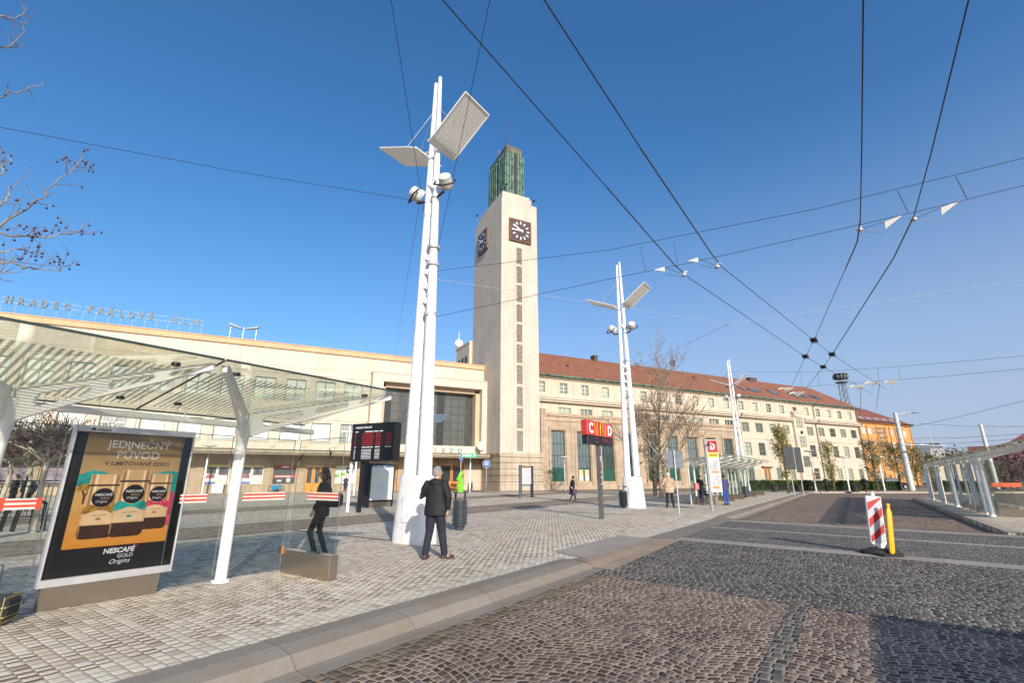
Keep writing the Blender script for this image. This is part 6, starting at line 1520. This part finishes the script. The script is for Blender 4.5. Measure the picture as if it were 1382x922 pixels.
for k, (x, lab) in enumerate(((284, 'left of two grey boxes at the foot of the hall wall'), (296, 'right of two grey boxes at the foot of the hall wall'))):
    v = fw(-29.9+k*1.5, 5.2); b = MB(); b.bbox(-.55, .55, -.2, .2, 0, .95, .03); b.box(-.4, .4, -.21, -.201, .5, .8); o = b.build('utility_box', lgrey); o.location = v; o.rotation_euler.z = FA; tag(o, lab, 'utility box')
v = fw(-24.4, 4.6); t = thing('hire_bicycle', 'bright blue hire bicycle leaning low by the hall wall', 'bicycle', v, FA+.3); cyan = M('cyan_paint', (.01, .26, .55), .4); b = MB()
for x in (-.5, .5): b.tube([(x+.33*math.cos(a*.5236), 0, .34+.33*math.sin(a*.5236)) for a in range(13)], .03, 5)
b.build('wheels', black, t); b = MB(); b.tube([(-.5, 0, .34), (-.15, 0, .75), (.35, 0, .78), (-.05, 0, .32), (-.5, 0, .34)], .05, 6); b.tube([(.5, 0, .34), (.35, 0, .78), (.3, 0, 1.02)], .05, 6); b.tube([(-.15, 0, .75), (-.2, 0, .9)], .03, 6); b.box(-.45, .1, -.06, .06, .35, .72); b.build('frame', cyan, t)
b = MB(); b.box(-.32, -.06, -.08, .08, .9, .96); b.build('saddle', black, t); b = MB(); b.tube([(.3, -.3, 1.05), (.3, .3, 1.05)], .02, 6); b.build('handlebar', black, t)
v = fw(-2.35, 4.9)
# ================================================================ PEOPLE
skin = M('skin', (.50, .29, .20), .55, var=.08, scale=8)
HM = {'grey': M('hair_grey', (.30, .28, .26), .8, var=.5, scale=45), 'dark': M('hair_dark', (.018, .012, .009), .5, var=.4, scale=40), 'brown': M('hair_brown', (.045, .025, .015), .5, var=.4, scale=40), 'white': M('hair_white', (.55, .53, .50), .7, var=.2, scale=60)}
def cloth(name, col, rough=.85): return M('cloth_'+name, col, rough, var=.25, scale=6, bmp=.5, bscale=9, bd=.03)
def fuse(name, mb, mat, voxel, parent, smooth=3, wrinkle=0.0):
    me = mb.mesh('tmp', mat); o = bpy.data.objects.new('tmp', me); C.objects.link(o)
    r_ = o.modifiers.new('r', 'REMESH'); r_.mode = 'VOXEL'; r_.voxel_size = voxel; r_.use_smooth_shade = True
    s_ = o.modifiers.new('s', 'SMOOTH'); s_.factor = .5; s_.iterations = smooth
    dg = bpy.context.evaluated_depsgraph_get(); dg.update(); nm = bpy.data.meshes.new_from_object(o.evaluated_get(dg)); nm.name = name
    bpy.data.objects.remove(o); bpy.data.meshes.remove(me)
    nm.materials.clear()
    nm.materials.append(mat)
    if wrinkle:
        from mathutils import noise as NZ
        nm.update(); ns = [v.normal.copy() for v in nm.vertices]
        for v, n_ in zip(nm.vertices, ns):
            q = v.co; w_ = NZ.noise(Vector((q.x*9, q.y*9, q.z*16)))*.7+NZ.noise(Vector((q.x*22+5, q.y*22, q.z*40)))*.3
            v.co = q+n_*w_*wrinkle
    for p in nm.polygons: p.use_smooth = True
    ob_ = bpy.data.objects.new(name, nm); C.objects.link(ob_); ob_.parent = parent; return ob_
def hand(b, w, d_, side, curl=.35, scale=1.0):
    """palm, four unequal bent fingers and a thumb; w wrist, d_ pointing direction"""
    d_ = Vector(d_).normalized(); up = Vector((0, 1, 0)) if abs(d_.y) < .8 else Vector((0, 0, 1))
    s_ = d_.cross(up).normalized()*side; f = s_.cross(d_).normalized()*side
    w = Vector(w); c = w+d_*.05*scale
    b.tube([w-d_*.02, w+d_*.03*scale, w+d_*.085*scale], [.026*scale, .036*scale, .036*scale], 8, sq=.5, up=f)
    for k, (L, off) in enumerate(((.066, -.027), (.075, -.009), (.070, .009), (.055, .026))):
        p = w+d_*.08*scale+f*off*scale; e1 = (d_+s_*-curl*.6).normalized(); e2 = (d_+s_*-curl*1.8).normalized()
        m_ = p+e1*L*.5*scale; b.tube([p-d_*.02, p, m_, m_+e2*L*.5*scale], [.010*scale, .0095*scale, .009*scale, .0075*scale], 6)
    p = w+d_*.03*scale-f*.032*scale; b.tube([w+d_*.015*scale, p, p+(d_*.7-f*.5-s_*.3).normalized()*.035*scale, p+(d_*.9-f*.25-s_*.5).normalized()*.062*scale], [.014*scale, .012*scale, .0105*scale, .008*scale], 6)
STAND = dict(legs=(((-.10, .01, .50), (-.11, -.03, .09), -6), ((.10, .02, .50), (.12, .0, .09), 8)), arms=(((-.27, -.03, 1.15), (-.27, .06, .90), (0, .1, -1)), ((.27, -.03, 1.15), (.27, .06, .90), (0, .1, -1))))
def person(label, loc, face, h, top, legs_c, hair, pose=None, voxel=.014, shoes=black, long=0.62, top_w=1.0, hairlen=0, detail=True, hood=False, skirt=None, collar=None, head_turn=0, bare_legs=False, rel_z=0, seat=False, hat=None):
    P = dict(STAND); P.update(pose or {})
    t = thing('person', label, 'person', loc, face); s_ = h/1.75; t.scale = (s_,)*3
    hipz = P.get('hip', .93); hy = P.get('hipy', 0); lean = P.get('lean', 0.0)
    dz = hipz-.93
    sh_ = lambda x, y, z: Vector((x, y+hy+lean*(z-.93), z+dz))            # upper body follows the hips
    Hc = sh_(0, .02, 1.625); HT = Matrix.Rotation(R(head_turn), 4, 'Z')
    hp = lambda x, y, z: Hc+HT @ Vector((x, y, z))
    # ---- body: one continuous skin
    b = MB()
    b.ell(Hc, (.076, .096, .118), 16, 10, HT); b.ell(hp(0, .028, -.055), (.055, .066, .062), 12, 8, HT)
    b.ell(hp(0, .10, -.015), (.014, .024, .022), 8, 6, HT); b.ell(hp(0, .092, -.062), (.024, .014, .009), 8, 5, HT)
    for e in (-1, 1): b.ell(hp(e*.076, -.005, -.01), (.012, .024, .032), 8, 6, HT)
    b.tube([sh_(0, -.015, 1.40), sh_(0, .0, 1.50), Hc-Z3*.06], [.062, .056, .055], 12)
    b.tube([sh_(0, 0, .90), sh_(0, 0, 1.1), sh_(0, 0, 1.3), sh_(0, -.01, 1.43)], [.145, .13, .15, .08], 14, sq=.62, up=(1, 0, 0))
    el = [Vector(a[0]) for a in P['arms']]; wr = [Vector(a[1]) for a in P['arms']]; hd = [Vector(a[2]) for a in P['arms']]
    shd = [sh_(-.185, -.01, 1.40), sh_(.185, -.01, 1.40)]
    off = Vector((0, hy, dz))
    for i in (0, 1):
        e_, w_ = el[i]+off, wr[i]+off
        b.tube([sh_(0, -.01, 1.40), shd[i], shd[i].lerp(e_, .5), e_, e_.lerp(w_, .35), w_], [.05, .055, .045, .037, .038, .025], 10)
        hand(b, w_, hd[i], -1 if i == 0 else 1)
    hips = [Vector((-.09, hy, hipz-.02)), Vector((.09, hy, hipz-.02))]
    for i, (kn, an, toe) in enumerate([q[:3] for q in P['legs']]):
        kn, an = Vector(kn), Vector(an); b.tube([Vector((0, hy, hipz+.02)), hips[i], hips[i].lerp(kn, .5), kn, kn.lerp(an, .35), an], [.09, .085, .070, .052, .052, .036], 12)
        T_ = Matrix.Rotation(-R(toe), 4, 'Z'); b.ell(an+T_ @ Vector((0, .07, -.045)), (.036, .10, .03), 10, 6, T_)
    fuse('body', b, skin, max(voxel*.72, .0085) if detail else voxel, t, 2)
    # ---- trousers
    if not bare_legs:
        b = MB()
        b.tube([Vector((0, hy, hipz-.10)), Vector((0, hy, hipz)), sh_(0, 0, 1.04)], [.165, .175, .16], 14, sq=.70, up=(1, 0, 0))
        for i, (kn, an, toe) in enumerate([q[:3] for q in P['legs']]):
            kn, an = Vector(kn), Vector(an); f = P.get('slim', 1.0)
            b.tube([Vector((0, hy, hipz))*.3+hips[i]*.7, hips[i]-Vector((0, 0, .03)), hips[i].lerp(kn, .5), kn, kn.lerp(an, .5), an+Vector((0, 0, -.015))], [.105, .105, .088*f, .070*f, .064*f, .056*f], 14)
        fuse('trousers', b, legs_c, voxel, t, 3, .006)
    # ---- shoes
    for i, (kn, an, toe) in enumerate([q[:3] for q in P['legs']]):
        b = MB(); an = Vector(an); pitch = P['legs'][i][3] if len(P['legs'][i]) > 3 else 0
        T_ = Matrix.Rotation(-R(toe), 4, 'Z') @ Matrix.Rotation(R(pitch), 4, 'X')
        q = lambda x, y, z: an+T_ @ Vector((x, y, z))
        b.ell(q(0, .12, -.052), (.048, .09, .036), 12, 6, T_); b.ell(q(0, .0, -.045), (.042, .075, .045), 12, 6, T_); b.box(-.04, .04, -.06, .18, -.088, -.066, Matrix.Translation(an) @ T_); b.tube([q(0, -.005, -.03), q(0, 0, .04)], [.05, .047], 10)
        fuse('shoe', b, shoes, max(voxel*.8, .01), t, 2)
    # ---- jacket / coat
    b = MB(); low = long
    tw = top_w
    b.tube([sh_(0, 0, low), sh_(0, 0, lerp(low, 1.0, .5)), sh_(0, .0, 1.06), sh_(0, .005, 1.22), sh_(0, -.005, 1.36), sh_(0, -.015, 1.45)], [(.215 if skirt is None else skirt)*tw, (.21 if skirt is None else .21)*tw, .195*tw, .205*tw, .185*tw, .095], 18, sq=.68, up=(1, 0, 0))
    for i in (0, 1):
        e_, w_ = el[i]+off, wr[i]+off
        b.tube([sh_(-.07 if i == 0 else .07, -.01, 1.38), shd[i]+Vector((0, 0, -.01)), shd[i].lerp(e_, .5), e_, e_.lerp(w_, .5), w_.lerp(e_, .06)], [.085, .088*tw, .072*tw, .062*tw, .056*tw, .047*tw], 12)
    b.tube([sh_(0, -.02, 1.42), sh_(0, -.012, 1.505)], [.082, .070], 12)
    if hood:
        b.ell(sh_(0, -.095, 1.43), (.125, .065, .085), 14, 8); b.tube([sh_(-.11, -.02, 1.45), sh_(-.075, .05, 1.47), sh_(0, .085, 1.45), sh_(.075, .05, 1.47), sh_(.11, -.02, 1.45)], .035, 8)
    fuse('jacket' if skirt is None else 'coat', b, top, voxel, t, 3, .007)
    # ---- hair
    b = MB(); n, m = 20, 12; vs, idx = [], {}
    def keep(v): return not (v.y > .25 and v.z < .50-.12*abs(v.x)) and not (v.z < -.42) and not (abs(v.x) > .6 and v.y > .05 and v.z < .05)
    for i in range(m+1):
        th = math.pi*i/m
        for k in range(n): a = 2*math.pi*k/n; vs.append(Vector((math.sin(th)*math.cos(a), math.sin(th)*math.sin(a), math.cos(th))))
    fs = []
    for i in range(m):
        for k in range(n):
            q = (i*n+k, i*n+(k+1) % n, (i+1)*n+(k+1) % n, (i+1)*n+k); c = (vs[q[0]]+vs[q[1]]+vs[q[2]]+vs[q[3]])/4
            if keep(c): fs.append(tuple(reversed(q)))
    rg_ = random.Random(len(label))
    b.add([hp(v.x*.086*(1+rg_.uniform(-.03, .03)), v.y*.104-.006, v.z*.128+.004) for v in vs], fs, True)
    if hairlen:
        b.tube([hp(0, -.055, .04), hp(0, -.085, -.08), hp(0, -.10, -.08-hairlen*.6), hp(0, -.09, -.08-hairlen)], [.085, .095, .095, .05], 12, sq=.55, up=(1, 0, 0))
        for e in (-1, 1): b.tube([hp(e*.06, .0, .06), hp(e*.085, .0, -.05), hp(e*.085, -.02, -.08-hairlen*.7)], [.03, .035, .03], 8)
    if hat: b.ell(hp(0, -.01, .075), (.105, .118, .075), 14, 8, HT)
    ho = b.build('hair', hat or HM[hair], t)
    if detail:
        for e in (-1, 1):
            b = MB(); b.ell(hp(e*.032, .083, .012), (.011, .009, .008), 8, 6); b.build('eye', M('eye_dark', (.03, .025, .02), .2), t)
    return t
jack = cloth('black_jacket', (.010, .010, .012), .75); jeans = cloth('navy_trousers', (.016, .018, .034)); blk = cloth('black', (.012, .012, .013)); beige = cloth('beige', (.50, .35, .24)); blue_t = cloth('bright_blue', (.02, .08, .40)); dnavy = cloth('dark_blue', (.02, .03, .06)); brownshoe = M('brown_shoe', (.055, .03, .02), .5); wine = cloth('wine', (.20, .04, .06)); dkgrey = cloth('dark_grey', (.05, .05, .055)); shop_red = cloth('red', (.4, .03, .04))
# man walking away, near mast
v = gp(585, 755)
man = person('man in black hooded jacket walking away past the mast, hand raised to his face', v, R(-16), 1.80, jack, jeans, 'grey', dict(
    slim=1.16, legs=(((-.11, .0, .50), (-.13, -.12, .09), -4), ((.12, .07, .50), (.19, .09, .09), 50)),
    arms=(((-.33, -.01, 1.16), (-.08, .22, 1.36), (.55, -.1, .75)), ((.30, -.07, 1.15), (.27, .0, .90), (-.15, .25, -1)))), .0125, brownshoe, .80, 1.12, hood=True, head_turn=-42)
b = MB(); b.bbox(.045, .075, .10, .17, 1.50, 1.64, .008); ph = b.build('phone', black); ph.parent = None
ph.matrix_world = Matrix.Translation(v) @ Matrix.Rotation(R(-16), 4, 'Z') @ Matrix.Scale(1.80/1.75, 4); tag(ph, 'dark phone held at the face of the man in the black hooded jacket', 'phone')
# woman behind the shelter glass
v = dp(428, 752, 10.4); v.z = 0
person('woman with long dark hair in a black jacket standing behind the shelter glass', v, R(100), 1.78, jack, M('legging', (.022, .024, .025), .7, var=.5, scale=3), 'brown', dict(slim=.82,
    legs=(((-.10, .17, .50), (-.11, .02, .09), -5), ((.10, .03, .50), (.10, -.13, .09), 10)), arms=(((-.25, -.02, 1.14), (-.20, .12, .92), (.1, .4, -1)), ((.25, -.10, 1.13), (.18, .10, .90), (-.1, .4, -1)))), .0135, black, .78, 1.0, hairlen=.26)
b = MB(); b.bbox(-.16, .16, -.10, .12, -.14, .14, .05); q = b.build('backpack', jack); q.location = v+Vector((.24, -.02, 1.12)); tag(q, 'black backpack on the back of the woman behind the glass', 'backpack')
# old woman in long coat
v = gp(773, 676)
person('woman in a long black coat walking right before the green framed windows', (v.x, v.y, 0), R(-80), 1.66, blk, blk, 'dark', dict(lean=.12, legs=(((-.10, .16, .50), (-.09, .26, .09), 0), ((.10, -.02, .50), (.11, -.20, .11), 0, -18)),
    arms=(((-.27, .0, 1.12), (-.25, .08, .88), (0, .1, -1)), ((.27, -.02, 1.12), (.26, .10, .90), (0, .1, -1)))), .02, black, .42, 1.12, skirt=.27, hat=blk)
b = MB(); b.bbox(-.05, .05, -.16, .16, 0, .36, .03); q = b.build('shopping_bag', M('purple_bag', (.06, .03, .07), .6)); q.location = Vector((v.x+.12, v.y-.30, .42)); q.rotation_euler.z = R(-75); tag(q, 'dark purple shopping bag carried by the woman in the long coat', 'bag')
b = MB(); b.bbox(-.06, .06, -.16, .16, 0, .28, .04); b.tube([(0, -.12, .27), (0, -.04, .6), (0, .05, .6), (0, .12, .27)], .015, 5); q = b.build('handbag', black); q.location = Vector((v.x-.10, v.y-.30, .72)); q.rotation_euler.z = R(-75); tag(q, 'black shoulder bag at the side of the woman in the long coat', 'bag')
# man in beige jacket, from behind
v = gp(905, 686)
person('man in a beige jacket and black trousers seen from behind by the thin sign pole', (v.x, v.y, 0), R(-18), 1.84, beige, blk, 'white', dict(legs=(((-.12, .02, .50), (-.15, -.02, .09), -10), ((.12, .02, .50), (.17, .02, .09), 14)),
    arms=(((-.29, .0, 1.15), (-.20, .16, 1.0), (.6, .5, -.2)), ((.30, .0, 1.14), (.28, .10, .92), (0, .2, -1)))), .02, black, .74, 1.14)
b = MB(); b.bbox(-.12, .12, -.07, .07, 0, .3, .04); q = b.build('shoulder_bag', black); q.location = Vector((v.x+.40, v.y+.05, .74)); tag(q, 'black bag at the right side of the man in the beige jacket', 'bag')
# people at the glass shelter
v = gp(948, 682)
person('woman in black with dark trousers standing in profile left of the stop board', (v.x, v.y, 0), R(-70), 1.74, blk, dnavy, 'dark', dict(slim=.85, arms=(((-.25, .0, 1.14), (-.16, .20, 1.16), (.3, .6, .4)), ((.25, .0, 1.14), (.16, .20, 1.18), (-.3, .6, .4)))), .02, wine, .80, .95)
b = MB(); b.bbox(-.13, .13, -.16, .16, -.2, .2, .06); q = b.build('backpack', M('salmon_bag', (.52, .20, .16), .7)); q.location = Vector((v.x-.30, v.y-.12, 1.05)); tag(q, 'salmon pink backpack on the woman in black at the stop', 'backpack')
v = rw(-8.05, 33.1)
person('person in dark blue jacket sitting on the shelter bench', (v.x, v.y, .0), RA-R(90)+R(25), 1.70, dnavy, blk, 'brown', dict(hip=.54, hipy=-.12, legs=(((-.10, .30, .52), (-.11, .34, .09), -5), ((.10, .32, .54), (.10, .44, .09), 5)), arms=(((-.25, .04, 1.14), (-.10, .28, 1.08), (.3, .7, .2)), ((.25, .04, 1.14), (.10, .28, 1.10), (-.3, .7, .2)))), .02, black, .86, .98)
v = gp(981, 682)
person('person in bright blue trousers mostly hidden behind the stop board', (v.x, v.y, 0), R(20), 1.74, M('cloth_violet_blue', (.05, .05, .14), .8), blue_t, 'dark', None, .02, black, .80, 1.0)
v = fw(-17.3, 4.6)
person('young man in a dark sweater leaning by the hall wall poster', v, FA+R(180), 1.74, dnavy, dnavy, 'dark', dict(arms=(((-.25, .02, 1.16), (-.05, .18, 1.18), (.8, .3, 0)), ((.25, .02, 1.16), (.05, .18, 1.20), (-.8, .3, 0)))), .025, black, .86, 1.0, detail=False)
for k, (x, y, D, rz, lb, tp, ps) in enumerate(((16, 672, 23, 120, 'dark clothed person standing behind the railing at far left', blk, None), (36, 672, 24, 70, 'dark clothed person bending forward behind the railing', dnavy, dict(lean=.45)),
        (975, 665, 50, -60, 'dark clothed person standing by the hedge right of the glass shelter', blk, None), (1116, 662, 56, 100, 'dark person standing before the hedge between white lamps', dkgrey, None), (1168, 661, 55, -60, 'person in black striding along the far pavement', blk, dict(legs=(((-.10, .16, .50), (-.09, .30, .09), 0), ((.10, -.02, .50), (.11, -.24, .11), 0, -18)))), (885, 664, 46, 40, 'person in a dark red jacket behind the second light mast', wine, None))):
    v = dp(x, y, D); person(lb, (v.x, v.y, 0), R(rz), 1.72, tp, blk if k != 2 else dkgrey, 'dark', ps, .028, black, .80, 1.05, detail=False)
# green bag standing on the bin, sign post beside
v = gp(620, 716); b = MB(); b.loft([(0, 0, 0, .085, .06), (.08, .02, 0, .11, .07), (.2, -.02, .01, .09, .05), (.3, .01, 0, .075, .06), (.40, -.03, 0, .09, .045), (.50, .0, 0, .05, .05), (.58, .04, 0, .07, .02), (.64, .05, 0, .02, .01)], 9); [b.v.__setitem__(i_, (x_+rg.gauss(0, .012), y_+rg.gauss(0, .012), z_)) for i_, (x_, y_, z_) in enumerate(b.v)]; b.sm = [False]*len(b.f); q = b.build('green_bag', M('lime_plastic', (.18, .62, .02), .4, var=.25, scale=9)); q.location = Vector((v.x-.02, v.y, 1.131)); tag(q, 'lime green crumpled bag standing on the litter bin lid', 'bag')
# ================================================================ SKY, SUN, CAMERA
SUN_EL, SUN_AZ = R(22), R(161.5)                                  # azimuth measured clockwise from the view direction (+Y)
w = bpy.data.worlds.new('World'); S.world = w; w.use_nodes = True; nt = w.node_tree; nt.nodes.clear()
sky = nt.nodes.new('ShaderNodeTexSky'); sky.sky_type = 'NISHITA'; sky.sun_disc = False; sky.sun_elevation = SUN_EL; sky.sun_rotation = SUN_AZ
sky.altitude = 250; sky.air_density = 1.0; sky.dust_density = 2.2; sky.ozone_density = 4.0
hs = nt.nodes.new('ShaderNodeHueSaturation'); hs.inputs['Saturation'].default_value = 1.2; hs.inputs['Value'].default_value = 1.4; hs.inputs['Hue'].default_value = .5
bg = nt.nodes.new('ShaderNodeBackground'); bg.inputs[1].default_value = .15; wo = nt.nodes.new('ShaderNodeOutputWorld')
nt.links.new(sky.outputs[0], hs.inputs['Color']); tc = nt.nodes.new('ShaderNodeTexCoord'); sx = nt.nodes.new('ShaderNodeSeparateXYZ'); nt.links.new(tc.outputs['Generated'], sx.inputs[0])
def mrange(v, a, b_, c, d_):
    n = nt.nodes.new('ShaderNodeMapRange'); n.interpolation_type = 'SMOOTHSTEP'; nt.links.new(v, n.inputs['Value'])
    for k_, q_ in zip(('From Min', 'From Max', 'To Min', 'To Max'), (a, b_, c, d_)): n.inputs[k_].default_value = q_
    return n.outputs[0]
haze = math_(nt, 'MULTIPLY', mrange(sx.outputs[2], .0, .62, .85, .0), mrange(sx.outputs[0], -.7, .7, .12, 1.0))     # morning haze, thicker toward the sun side
base_sky = mixc(nt, 1.0, hs.outputs[0], (1.0, .99, .97), 'MULTIPLY')
nt.links.new(mixc(nt, haze, base_sky, (2.95, 3.45, 4.75)), bg.inputs[0]); nt.links.new(bg.outputs[0], wo.inputs[0])
sl = bpy.data.lights.new('sun', 'SUN'); sl.energy = 5.3; sl.angle = R(.53); sl.color = (1.0, .90, .775)
so = bpy.data.objects.new('sun', sl); C.objects.link(so)
d_ = Vector((math.sin(SUN_AZ)*math.cos(SUN_EL), math.cos(SUN_AZ)*math.cos(SUN_EL), math.sin(SUN_EL)))
so.rotation_euler = d_.to_track_quat('Z', 'Y').to_euler(); so.location = d_*60
cam = bpy.data.cameras.new('camera'); cam.sensor_width = 36; cam.lens = FL/1382*36; cam.clip_end = 4000; cam.clip_start = .05
co = bpy.data.objects.new('camera', cam); C.objects.link(co); co.location = (0, 0, EYE); co.rotation_euler = (math.pi/2+PITCH, 0, 0)
S.camera = co
S.render.engine = 'CYCLES'; S.render.resolution_x = 1024; S.render.resolution_y = 684
S.view_settings.view_transform = 'Standard'; S.view_settings.look = 'None'; S.view_settings.exposure = 0; S.view_settings.gamma = 1
S.cycles.max_bounces = 8; S.cycles.transparent_max_bounces = 24
